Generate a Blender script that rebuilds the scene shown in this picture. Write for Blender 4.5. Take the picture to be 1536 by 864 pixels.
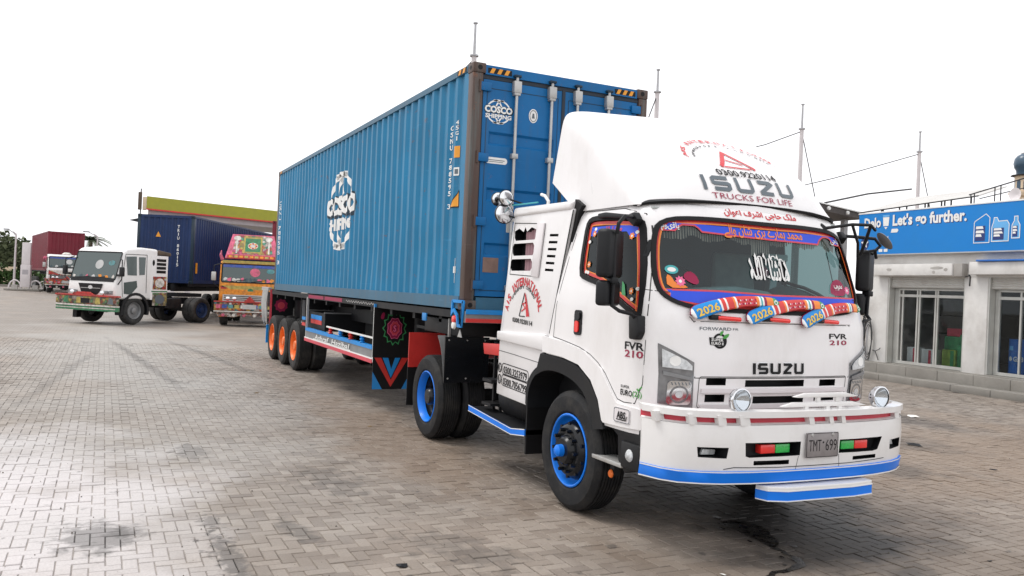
import bpy, bmesh, math, random, unicodedata
from math import sin, cos, pi, radians, sqrt
from mathutils import Vector, Matrix

random.seed(7)
for o in list(bpy.data.objects):
    bpy.data.objects.remove(o)
SC = bpy.context.scene
COL = SC.collection

# ------------------------------------------------------------------ camera
CAM = Vector((9.1103, -4.9887, 1.9488)); YAW, PITCH, ROLL = 2.6928, 0.0020, 0.0439
_f = Vector((cos(YAW)*cos(PITCH), sin(YAW)*cos(PITCH), sin(PITCH)))
_r = Vector((sin(YAW), -cos(YAW), 0)); _u = _r.cross(_f)
_r2 = _r*cos(ROLL) + _u*sin(ROLL); _u2 = -_r*sin(ROLL) + _u*cos(ROLL)
cd = bpy.data.cameras.new('camera'); cam = bpy.data.objects.new('camera', cd); COL.objects.link(cam)
cam.matrix_world = Matrix(((_r2.x, _u2.x, -_f.x, CAM.x), (_r2.y, _u2.y, -_f.y, CAM.y), (_r2.z, _u2.z, -_f.z, CAM.z), (0, 0, 0, 1)))
cd.sensor_width = 36; cd.lens = 1272.716/1536*36; cd.clip_start = .05; cd.clip_end = 3000
SC.camera = cam

# ------------------------------------------------------------------ sky, sun, exposure (bright overcast)
SUN_EL, SUN_AZ = radians(62), radians(-122)          # direction towards the sun, measured from +X
wd = bpy.data.worlds.new('World'); SC.world = wd; wd.use_nodes = True
nt = wd.node_tree; nt.nodes.clear()
sky = nt.nodes.new('ShaderNodeTexSky'); sky.sky_type = 'NISHITA'; sky.sun_disc = False
sky.sun_elevation = SUN_EL; sky.sun_rotation = pi/2 - SUN_AZ; sky.dust_density = 6; sky.air_density = 1.5
sc_ = nt.nodes.new('ShaderNodeMix'); sc_.data_type = 'RGBA'; sc_.blend_type = 'MIX'
sc_.inputs[0].default_value = .93                    # thick cloud: almost all of the blue is gone
sc_.inputs[7].default_value = (12.3, 12.3, 12.6, 1)
bg = nt.nodes.new('ShaderNodeBackground'); bg.inputs[1].default_value = .1
wo = nt.nodes.new('ShaderNodeOutputWorld')
nt.links.new(sky.outputs[0], sc_.inputs[6]); nt.links.new(sc_.outputs[2], bg.inputs[0]); nt.links.new(bg.outputs[0], wo.inputs[0])
sl = bpy.data.lights.new('sun', 'SUN'); sl.energy = 1.5; sl.angle = radians(22); sl.color = (1, .97, .93)
so = bpy.data.objects.new('sun', sl); COL.objects.link(so)
so.rotation_euler = Vector((cos(SUN_EL)*cos(SUN_AZ), cos(SUN_EL)*sin(SUN_AZ), sin(SUN_EL))).to_track_quat('Z', 'Y').to_euler()
so.location = (0, -20, 40)
vs = SC.view_settings; vs.view_transform = 'Standard'; vs.look = 'None'; vs.exposure = .18; vs.gamma = 1; vs.use_curve_mapping = False
SC.display_settings.display_device = 'sRGB'

# ------------------------------------------------------------------ materials
M = {}
def _nt(name):
    m = bpy.data.materials.new(name); m.use_nodes = True; t = m.node_tree; t.nodes.clear()
    out = t.nodes.new('ShaderNodeOutputMaterial'); b = t.nodes.new('ShaderNodeBsdfPrincipled')
    t.links.new(b.outputs[0], out.inputs[0]); M[name] = m
    return m, t, b, out
def N(t, typ, **kw):
    n = t.nodes.new(typ)
    for k, v in kw.items():
        if k.startswith('i'): n.inputs[int(k[1:])].default_value = v
        else: setattr(n, k, v)
    return n
def rgba(c): return (c[0], c[1], c[2], 1)
def coords(t, scale=1.0, stretch=(1, 1, 1)):
    g = N(t, 'ShaderNodeNewGeometry'); mp = N(t, 'ShaderNodeMapping')
    mp.inputs['Scale'].default_value = tuple(scale*s for s in stretch)
    t.links.new(g.outputs['Position'], mp.inputs[0]); return mp.outputs[0]
def noise(t, vec, scale, detail=4, rough=.55):
    n = N(t, 'ShaderNodeTexNoise'); n.inputs['Scale'].default_value = scale; n.inputs['Detail'].default_value = detail
    n.inputs['Roughness'].default_value = rough; t.links.new(vec, n.inputs['Vector']); return n.outputs[0]
def ramp(t, fac, a, b, ca=(0, 0, 0), cb=(1, 1, 1)):
    r = N(t, 'ShaderNodeValToRGB'); e = r.color_ramp.elements
    e[0].position = a; e[1].position = b; e[0].color = rgba(ca); e[1].color = rgba(cb)
    t.links.new(fac, r.inputs[0]); return r.outputs[0]
def mix(t, fac, a, b, blend='MIX'):
    m = N(t, 'ShaderNodeMix', data_type='RGBA', blend_type=blend)
    for sock, v in ((m.inputs[0], fac), (m.inputs[6], a), (m.inputs[7], b)):
        if isinstance(v, (int, float)): sock.default_value = v
        elif isinstance(v, (tuple, list)): sock.default_value = rgba(v)
        else: t.links.new(v, sock)
    return m.outputs[2]
def math_(t, op, a, b=None, clamp=False):
    m = N(t, 'ShaderNodeMath', operation=op, use_clamp=clamp)
    for i, v in enumerate((a, b)):
        if v is None: continue
        if isinstance(v, (int, float)): m.inputs[i].default_value = v
        else: t.links.new(v, m.inputs[i])
    return m.outputs[0]
def pm(name, col, rough=.5, metal=0, var=.12, scale=3.0, bump=0, bscale=40, coat=0, dirt=None, dirt_amt=.35, stretch=(1, 1, 1), dscale=1.3, spec=.5):
    """painted or plain surface: colour with soft unevenness, grime patches and fine relief"""
    m, t, b, out = _nt(name)
    v = coords(t, 1, stretch)
    n1 = noise(t, v, scale, 5)
    lo = tuple(c*(1-var) for c in col); hi = tuple(min(1, c*(1+var)) for c in col)
    c = mix(t, ramp(t, n1, .3, .7), lo, hi)
    if dirt:
        n2 = noise(t, v, dscale, 8, .68)
        f = math_(t, 'MULTIPLY', ramp(t, n2, .48, .72), dirt_amt)
        c = mix(t, f, c, dirt)
    t.links.new(c, b.inputs['Base Color'])
    rr = math_(t, 'MULTIPLY_ADD', n1, .16); t.nodes[-1].inputs[2].default_value = rough-.08
    t.links.new(rr, b.inputs['Roughness'])
    b.inputs['Metallic'].default_value = metal; b.inputs['Coat Weight'].default_value = coat; b.inputs['Coat Roughness'].default_value = .06
    b.inputs['Specular IOR Level'].default_value = spec
    if bump:
        bp = N(t, 'ShaderNodeBump'); bp.inputs['Strength'].default_value = bump; bp.inputs['Distance'].default_value = .01
        t.links.new(noise(t, v, bscale, 3), bp.inputs['Height']); t.links.new(bp.outputs[0], b.inputs['Normal'])
    return m
def emis(name, col, s):
    m, t, b, out = _nt(name); b.inputs['Base Color'].default_value = rgba(col); b.inputs['Roughness'].default_value = .25
    b.inputs['Emission Color'].default_value = rgba(col); b.inputs['Emission Strength'].default_value = s; return m
def glass(name, tint, refl=.07, rough=.02):
    m, t, b, out = _nt(name); t.nodes.remove(b)
    tr = N(t, 'ShaderNodeBsdfTransparent'); tr.inputs[0].default_value = rgba(tint)
    gl = N(t, 'ShaderNodeBsdfGlossy'); gl.inputs['Roughness'].default_value = rough; gl.inputs[0].default_value = (.9, .95, .97, 1)
    fr = N(t, 'ShaderNodeLayerWeight'); fr.inputs[0].default_value = .5
    f = math_(t, 'MULTIPLY_ADD', math_(t, 'POWER', fr.outputs['Facing'], 4), .45, True); t.nodes[-1].inputs[2].default_value = refl
    ms = N(t, 'ShaderNodeMixShader'); t.links.new(f, ms.inputs[0]); t.links.new(tr.outputs[0], ms.inputs[1]); t.links.new(gl.outputs[0], ms.inputs[2])
    t.links.new(ms.outputs[0], out.inputs[0]); return m

pm('white_paint', (.80, .785, .785), .30, var=.02, coat=.45, dirt=(.50, .46, .42), dirt_amt=.26, dscale=2.2, stretch=(1, 1, .45))
pm('white_low', (.78, .77, .76), .36, var=.03, coat=.35, dirt=(.45, .42, .38), dirt_amt=.28, dscale=3)
pm('white_panel', (.74, .705, .715), .34, var=.02, coat=.4, dirt=(.5, .47, .45), dirt_amt=.15)
pm('black_plastic', (.009, .010, .012), .5, var=.2, dirt=(.05, .045, .04), dirt_amt=.2, spec=.3)
pm('black_gloss', (.006, .007, .009), .25, var=.1, spec=.35)
pm('rubber_trim', (.007, .007, .008), .6, var=.1, spec=.25)
pm('chassis_black', (.008, .009, .011), .55, var=.25, dirt=(.05, .042, .036), dirt_amt=.35, spec=.25)
pm('seam', (.03, .03, .03), .7, var=.1)
pm('truck_blue', (.003, .19, .80), .4, var=.05, coat=.08, spec=.3, dirt=(.08, .10, .14), dirt_amt=.25)
pm('sky_blue', (.012, .25, .66), .45, var=.08, spec=.3, dirt=(.10, .11, .12), dirt_amt=.35)
pm('deco_blue', (.03, .085, .68), .45, var=.08, spec=.3)
pm('deco_red', (.62, .035, .03), .4, var=.12, dirt=(.15, .05, .04), dirt_amt=.3)
pm('deco_red2', (.60, .05, .08), .45, var=.1)
pm('deco_orange', (.80, .22, .025), .4, var=.1)
pm('rim_orange', (.85, .17, .015), .4, var=.1, dirt=(.2, .07, .03), dirt_amt=.35, dscale=4)
pm('deco_yellow', (.80, .52, .05), .45, var=.1)
pm('deco_green', (.04, .30, .10), .45, var=.1)
pm('deco_pink', (.78, .14, .30), .45, var=.1)
pm('deco_white', (.80, .80, .78), .4, var=.05)
pm('deco_teal', (.05, .38, .40), .4, var=.1)
pm('deco_maroon', (.28, .012, .06), .5, var=.15, spec=.3)
pm('ink_black', (.007, .007, .008), .5, var=.1, spec=.25)
pm('ink_red', (.55, .02, .03), .45, var=.08)
pm('ink_pink', (.80, .22, .34), .45, var=.05)
pm('ink_maroon', (.30, .01, .05), .45, var=.08)
pm('ink_grey', (.10, .125, .145), .35, var=.08)
pm('ink_green', (.06, .32, .05), .45, var=.08)
pm('chrome', (.75, .76, .78), .12, metal=1, var=.06)
pm('dull_metal', (.48, .48, .47), .42, metal=.55, var=.15, dirt=(.22, .17, .13), dirt_amt=.4, dscale=6)
pm('grey_steel', (.23, .235, .24), .5, metal=.3, var=.2, dirt=(.12, .09, .07), dirt_amt=.4)
pm('lamp_lens', (.55, .57, .58), .1, var=.25, scale=30, bump=.5, bscale=60, coat=1)
pm('lens_dark', (.22, .225, .235), .2, metal=.5, var=.3, scale=12, coat=.8)
pm('led_red', (.85, .03, .025), .25, var=.05, coat=.6)
pm('led_green', (.03, .50, .09), .25, var=.2, scale=60, coat=.6)
pm('plate_grey', (.27, .25, .25), .45, metal=.3, var=.1, scale=10)
pm('interior', (.055, .085, .10), .8, var=.2)
pm('interior_cloth', (.42, .45, .44), .85, var=.12, scale=8)
pm('dash', (.36, .38, .36), .7, var=.1)
pm('curtain', (.46, .28, .31), .85, var=.15, stretch=(14, 1, 1))
pm('fringe', (.55, .34, .28), .9, var=.6, scale=6, stretch=(1, 14, 1))
pm('mud', (.10, .085, .07), .9, var=.3)
pm('seat_red', (.25, .04, .05), .8, var=.2)
glass('windshield_glass', (.44, .60, .62), .045)
glass('side_glass', (.26, .32, .31), .03)
glass('shop_glass', (.72, .75, .76), .02)
glass('lens_glass', (.92, .95, .97), .06)
# tyre: dark rubber, dusty, fine sipes
pm('tyre', (.012, .0125, .014), .75, var=.25, spec=.3, dirt=(.06, .055, .048), dirt_amt=.5, dscale=5, bump=.25, bscale=90)
pm('tyre_dusty', (.028, .028, .028), .8, var=.25, spec=.3, dirt=(.10, .09, .08), dirt_amt=.6, dscale=4, bump=.3, bscale=60)
# container paint
def paint_worn(name, col, rust=(.17, .075, .04), amt=.25, dirt=(.14, .15, .16), dscale=2.0, streak=True, rough=.45):
    m, t, b, out = _nt(name); v = coords(t)
    n1 = noise(t, v, 1.2, 5); c = mix(t, ramp(t, n1, .3, .7), tuple(x*.86 for x in col), tuple(min(1, x*1.12) for x in col))
    vs_ = coords(t, 1, (6, 6, .35)); n2 = noise(t, vs_, 1.6, 6, .6)
    c = mix(t, math_(t, 'MULTIPLY', ramp(t, n2, .52, .75), .75 if streak == 2 else .38 if streak else .1), c, dirt)
    n4 = noise(t, coords(t, 1, (.5, .5, 7)), 2.2, 5, .65); c = mix(t, math_(t, 'MULTIPLY', ramp(t, n4, .64, .70), .22), c, tuple(min(1, x*1.5+.05) for x in col))
    n3 = noise(t, v, dscale*4, 8, .7)
    c = mix(t, math_(t, 'MULTIPLY', ramp(t, n3, .62, .69), amt), c, rust)
    n5 = noise(t, coords(t, 1, (9, 9, .25)), 1.1, 5, .6); c = mix(t, math_(t, 'MULTIPLY', ramp(t, n5, .64, .74), .5*amt), c, tuple(x*.8 for x in rust))
    t.links.new(c, b.inputs['Base Color']); b.inputs['Roughness'].default_value = rough; b.inputs['Specular IOR Level'].default_value = .28
    bp = N(t, 'ShaderNodeBump'); bp.inputs['Strength'].default_value = .12; bp.inputs['Distance'].default_value = .01
    t.links.new(noise(t, v, 7, 4), bp.inputs['Height']); t.links.new(bp.outputs[0], b.inputs['Normal'])
    return m
paint_worn('cont_blue', (.012, .178, .345), amt=.7, dirt=(.07, .13, .19))
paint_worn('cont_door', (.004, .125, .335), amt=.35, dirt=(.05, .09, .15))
paint_worn('cont_rail', (.04, .125, .20), amt=.6, dirt=(.12, .12, .12))
paint_worn('cont_rust', (.09, .06, .05), rust=(.20, .085, .045), amt=.9, dirt=(.13, .19, .19), dscale=1.6, streak=2)
paint_worn('cont_navy', (.012, .032, .105), amt=.3, dirt=(.05, .06, .09))
paint_worn('cont_maroon', (.17, .018, .032), amt=.3, dirt=(.13, .05, .05))
paint_worn('cont_dark', (.012, .03, .05), amt=.5)
pm('gasket', (.02, .03, .045), .7)
pm('sticker_orange', (.80, .33, .02), .45, var=.1)
pm('sticker_white', (.80, .80, .78), .45, var=.05)
pm('placard_brown', (.20, .125, .10), .7, var=.2, scale=10)
for _n, _c in (('d_red', (.42, .045, .04)), ('d_orange', (.66, .24, .03)), ('d_yellow', (.42, .33, .09)), ('d_green', (.05, .20, .10)), ('d_pink', (.58, .12, .20)), ('d_white', (.60, .57, .53)), ('d_teal', (.09, .26, .28)), ('d_blue', (.05, .09, .33))):
    pm(_n, _c, .6, var=.3, scale=9, dirt=(.16, .12, .09), dirt_amt=.6, dscale=5, spec=.3)
def ornament(name, cols, scale=9):
    m, t, b, out = _nt(name); v = coords(t)
    vo = N(t, 'ShaderNodeTexVoronoi', voronoi_dimensions='3D'); vo.inputs['Scale'].default_value = scale; t.links.new(v, vo.inputs['Vector'])
    sp_ = N(t, 'ShaderNodeSeparateColor'); t.links.new(vo.outputs['Color'], sp_.inputs[0])
    r = N(t, 'ShaderNodeValToRGB'); r.color_ramp.interpolation = 'CONSTANT'; e = r.color_ramp.elements
    while len(e) < len(cols): e.new(.5)
    for i, c in enumerate(cols): e[i].position = i/len(cols); e[i].color = rgba(c)
    t.links.new(sp_.outputs[0], r.inputs[0])
    c = mix(t, ramp(t, vo.outputs['Distance'], .28, .45), r.outputs[0], mix(t, .5, r.outputs[0], (.05, .03, .03)))
    c = mix(t, math_(t, 'MULTIPLY', ramp(t, noise(t, v, 4, 6, .7), .45, .75), .5), c, (.16, .12, .09))
    t.links.new(c, b.inputs['Base Color']); b.inputs['Roughness'].default_value = .6; b.inputs['Specular IOR Level'].default_value = .3
ornament('orn_front', [(.45, .04, .03), (.55, .2, .04), (.45, .04, .03), (.5, .36, .08), (.55, .5, .45), (.5, .1, .03), (.06, .2, .22), (.03, .02, .02)], 9)
ornament('orn_bumper', [(.38, .30, .08), (.07, .07, .06), (.30, .25, .12), (.10, .22, .10), (.40, .36, .30), (.35, .08, .05)], 8)
ornament('orn_metal', [(.5, .42, .38), (.45, .12, .08), (.55, .5, .46), (.1, .08, .08), (.5, .25, .1)], 11)
ornament('orn_board', [(.55, .06, .10), (.6, .3, .12), (.6, .55, .5), (.55, .1, .2), (.5, .38, .1), (.1, .3, .2)], 7)
# buildings
pm('plaster', (.70, .685, .66), .85, var=.06, dirt=(.34, .30, .26), dirt_amt=.42, dscale=1.1, bump=.15, bscale=25)
pm('plaster_grey', (.42, .40, .375), .85, var=.1, dirt=(.22, .20, .18), dirt_amt=.5, dscale=1.4, bump=.2, bscale=25)
pm('shutter', (.58, .57, .54), .55, var=.06, dirt=(.35, .30, .26), dirt_amt=.4, dscale=2.5)
pm('alu_frame', (.55, .55, .52), .4, metal=.35, var=.08, dirt=(.3, .27, .22), dirt_amt=.3)
pm('sign_blue', (.004, .205, .60), .4, var=.05, scale=1.0, coat=.05, spec=.3, dirt=(.02, .2, .45), dirt_amt=.2)
pm('sign_navy', (.012, .03, .16), .35, var=.1)
pm('sign_light', (.12, .40, .75), .35, var=.1)
pm('concrete', (.26, .245, .22), .9, var=.15, dirt=(.12, .105, .09), dirt_amt=.6, dscale=1.5, bump=.35, bscale=30)
pm('shop_dark', (.05, .048, .045), .85, var=.3)
pm('roof_sheet', (.50, .49, .47), .6, var=.06, dirt=(.33, .30, .27), dirt_amt=.4)
pm('dark_iron', (.02, .02, .022), .6, var=.2)
pm('awning_brown', (.055, .045, .042), .7, var=.3)
pm('drum_blue', (.015, .14, .50), .4, var=.1)
pm('goods_green', (.03, .26, .09), .5, var=.3, scale=6)
pm('goods_lime', (.24, .36, .05), .5, var=.3, scale=8)
pm('goods_red', (.62, .05, .09), .5, var=.3, scale=8)
pm('tile_cream', (.62, .50, .36), .7, var=.12, scale=8)
pm('dome_blue', (.025, .065, .11), .35, var=.2, coat=.3)
pm('pole_white', (.62, .58, .585), .5, var=.06)
pm('pole_grey', (.42, .42, .43), .45, metal=.4, var=.1)
pm('rope', (.06, .06, .06), .8)
pm('canopy_lime', (.31, .31, .02), .5, var=.06, dirt=(.25, .26, .05), dirt_amt=.2)
pm('canopy_grey', (.40, .38, .40), .6, var=.08)
pm('bark', (.10, .075, .055), .9, var=.3, bump=.6, bscale=12)
pm('paper', (.72, .70, .66), .8, var=.1)
pm('dry_leaf', (.20, .13, .06), .8, var=.3)
def leaf_mat(name, col):
    m, t, b, out = _nt(name)
    g = N(t, 'ShaderNodeNewGeometry')
    c = mix(t, ramp(t, g.outputs['Random Per Island'], 0, 1), tuple(x*.6 for x in col), tuple(x*1.5 for x in col))
    t.links.new(c, b.inputs['Base Color']); b.inputs['Roughness'].default_value = .6
    b.inputs['Subsurface Weight'].default_value = 0
    return m
leaf_mat('leaf_dark', (.12, .145, .08)); leaf_mat('leaf_olive', (.14, .155, .09)); leaf_mat('leaf_palm', (.09, .115, .065)); leaf_mat('leaf_hedge', (.06, .115, .035))

# paving: stone colour differs stone by stone; oil, tyre rubber and dust lie over it in patches; vehicle shade and foreground glare are painted in too
def paving(name, joint=False, far=False):
    m, t, b, out = _nt(name)
    g = N(t, 'ShaderNodeNewGeometry'); oi = N(t, 'ShaderNodeObjectInfo'); pos = g.outputs['Position']
    v = coords(t)
    rnd = math_(t, 'FRACT', math_(t, 'ADD', g.outputs['Random Per Island'], oi.outputs['Random']))
    base = mix(t, rnd, (.188, .155, .127), (.290, .250, .212)); odd = ramp(t, math_(t, 'FRACT', math_(t, 'MULTIPLY', rnd, 17.3)), .90, .94); base = mix(t, math_(t, 'MULTIPLY', odd, .45), base, (.125, .10, .083))
    big = noise(t, v, .16, 3); warm = noise(t, v, .45, 4)
    base = mix(t, math_(t, 'MULTIPLY', ramp(t, warm, .5, .75), .55), base, (.30, .225, .165))
    if far:
        br = N(t, 'ShaderNodeTexBrick'); br.inputs['Scale'].default_value = 1; br.offset = .5
        br.inputs['Mortar Size'].default_value = .012; br.inputs['Brick Width'].default_value = .2; br.inputs['Row Height'].default_value = .1
        br.inputs['Color1'].default_value = (.218, .188, .160, 1); br.inputs['Color2'].default_value = (.262, .230, .198, 1); br.inputs['Mortar'].default_value = (.17, .145, .122, 1)
        t.links.new(pos, br.inputs['Vector']); base = mix(t, .75, base, br.outputs[0])
        base = mix(t, math_(t, 'MULTIPLY', ramp(t, warm, .5, .75), .5), base, (.28, .22, .165))
    if joint:
        base = mix(t, ramp(t, noise(t, v, 1.1, 8, .7), .34, .53), (.045, .036, .029), (.245, .207, .172))
    # dry dust, pale
    dust = noise(t, v, .9, 7, .65)
    base = mix(t, math_(t, 'MULTIPLY', ramp(t, dust, .45, .8), .25), base, (.44, .41, .385))
    sep = N(t, 'ShaderNodeSeparateXYZ'); t.links.new(pos, sep.inputs[0])
    def patch(cx, cy, rx, ry, rot=0, soft=.45, nz=.35, ns=2.2):
        mp = N(t, 'ShaderNodeMapping', vector_type='TEXTURE'); mp.inputs['Location'].default_value = (cx, cy, 0); mp.inputs['Rotation'].default_value = (0, 0, rot)
        mp.inputs['Scale'].default_value = (rx, ry, 1e4); t.links.new(pos, mp.inputs[0])
        ln = N(t, 'ShaderNodeVectorMath', operation='LENGTH'); t.links.new(mp.outputs[0], ln.inputs[0])
        n = noise(t, v, ns, 5); d = math_(t, 'ADD', ln.outputs['Value'], math_(t, 'MULTIPLY', math_(t, 'SUBTRACT', n, .5), nz*4))
        return ramp(t, d, 1-soft, 1+soft, (1, 1, 1), (0, 0, 0))
    def stain(base, msk, col, amt): return mix(t, math_(t, 'MULTIPLY', msk, amt), base, col)
    oil = (.03, .027, .025); rub = (.06, .055, .05); pale = (.61, .575, .575); dirt = (.125, .094, .068); soil = (.215, .15, .10)  # oil also colours the shade painted under truck, trailer and bumper
    base = stain(base, patch(1.0, -5.7, 4.6, 1.9, .08, .65, .5, .7), pale, .30 if joint else .85)       # pale paving, with the foreground glare painted into its colour
    base = stain(base, patch(-16, -4.6, 20, 3.4, .02, .8, .5, .35), (.375, .358, .335), .72)
    base = stain(base, patch(2.5, 6.0, 5.0, 6.0, .2, .7, .5, .5), soil, .62)         # brown soil tracked by tyres, front of the shops
    base = stain(base, patch(4.9, .4, 2.6, 2.4, .2, .6, .5, .8), dirt, .55)
    base = stain(base, patch(5.2, -1.9, 1.6, 1.5, .2, .6, .5, .9), dirt, .45)
    base = stain(base, patch(-1.5, -1.6, 5.0, .9, .0, .6, .5, .9), soil, .5)
    k = 1.0 if joint else .60
    base = stain(base, patch(.6, 0, 4.6, 1.25, 0, .45, .5, 1.2), oil, .40)            # oil-dark strips that paint in the shade under truck and trailer
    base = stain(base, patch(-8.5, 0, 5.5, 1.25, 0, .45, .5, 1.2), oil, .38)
    base = stain(base, patch(2.2, -4.95, .46, .33, .1, .45, .6, 7), oil, .9*k)        # oil drips
    base = stain(base, patch(2.15, -4.75, .22, .16, .1, .5, .6, 9), oil, .7*k)
    base = stain(base, patch(3.0, -4.12, .80, .11, .04, .5, .7, 14), oil, .95*k)
    base = stain(base, patch(2.0, -4.15, .30, .09, .04, .5, .8, 14), oil, .8*k)
    base = stain(base, patch(2.45, -3.55, .45, .12, .2, .5, .6, 11), rub, .85*k)
    base = stain(base, patch(-.85, -4.05, .55, .22, .05, .6, .8, 9), rub, .8*k)
    base = stain(base, patch(.9, -2.9, .8, .3, .1, .6, .9, 6), rub, .7*k)
    base = stain(base, patch(3.3, -2.5, .7, .35, .3, .6, .9, 6), rub, .6*k)
    base = stain(base, patch(-1.2, 7.6, 1.9, .6, .1, .6, .6, 2), oil, .55)
    base = stain(base, patch(.5, 5.4, 1.2, .8, .3, .6, .6, 2), oil, .4)
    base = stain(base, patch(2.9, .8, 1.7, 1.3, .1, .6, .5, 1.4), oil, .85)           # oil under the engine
    base = stain(base, patch(3.8, .45, 1.6, .95, -.3, .6, .6, 1.8), oil, .85)  # wet oil at the front, with the shade below the bumper painted in
    base = stain(base, patch(1.6, 3.4, 1.3, 1.0, .4, .6, .6, 1.5), oil, .5)
    base = stain(base, patch(-6, -.2, 6, 1.0, 0, .6, .5, 1.0), oil, .5)  # more of the trailer's ground shade, painted in the oil colour
    base = stain(base, patch(-13, -2.6, 7, .16, .12, .6, .35, 1.5), rub, .4)          # long tyre trails
    base = stain(base, patch(-12, -4.2, 8, .14, .09, .6, .35, 1.5), rub, .4)
    base = stain(base, patch(-9, -5.6, 6, .14, -.1, .6, .35, 1.5), rub, .3)
    sp = noise(t, v, 5.5, 3, .5); base = mix(t, math_(t, 'MULTIPLY', ramp(t, sp, .66, .72), .55), base, oil)
    fine = noise(t, v, 60, 3); base = mix(t, .35, base, mix(t, ramp(t, fine, .3, .7), (.6, .6, .6), (1.15, 1.15, 1.15)), 'MULTIPLY')
    t.links.new(base, b.inputs['Base Color'])
    b.inputs['Roughness'].default_value = .62 if not joint else .9; b.inputs['Specular IOR Level'].default_value = .45
    bp = N(t, 'ShaderNodeBump'); bp.inputs['Strength'].default_value = .4; bp.inputs['Distance'].default_value = .004
    t.links.new(noise(t, v, 45, 4), bp.inputs['Height']); t.links.new(bp.outputs[0], b.inputs['Normal'])
    return m
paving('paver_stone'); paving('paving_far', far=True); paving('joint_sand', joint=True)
def wet(name):
    m, t, b, out = _nt(name); v = coords(t); t.links.new(mix(t, ramp(t, noise(t, v, 14, 5), .4, .65), (.010, .009, .009), (.035, .030, .026)), b.inputs['Base Color']); t.links.new(ramp(t, noise(t, v, 9, 4), .35, .6, (.06, .06, .06), (.45, .45, .45)), b.inputs['Roughness'])
    b.inputs['Specular IOR Level'].default_value = .6
wet('wet_oil')
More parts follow.
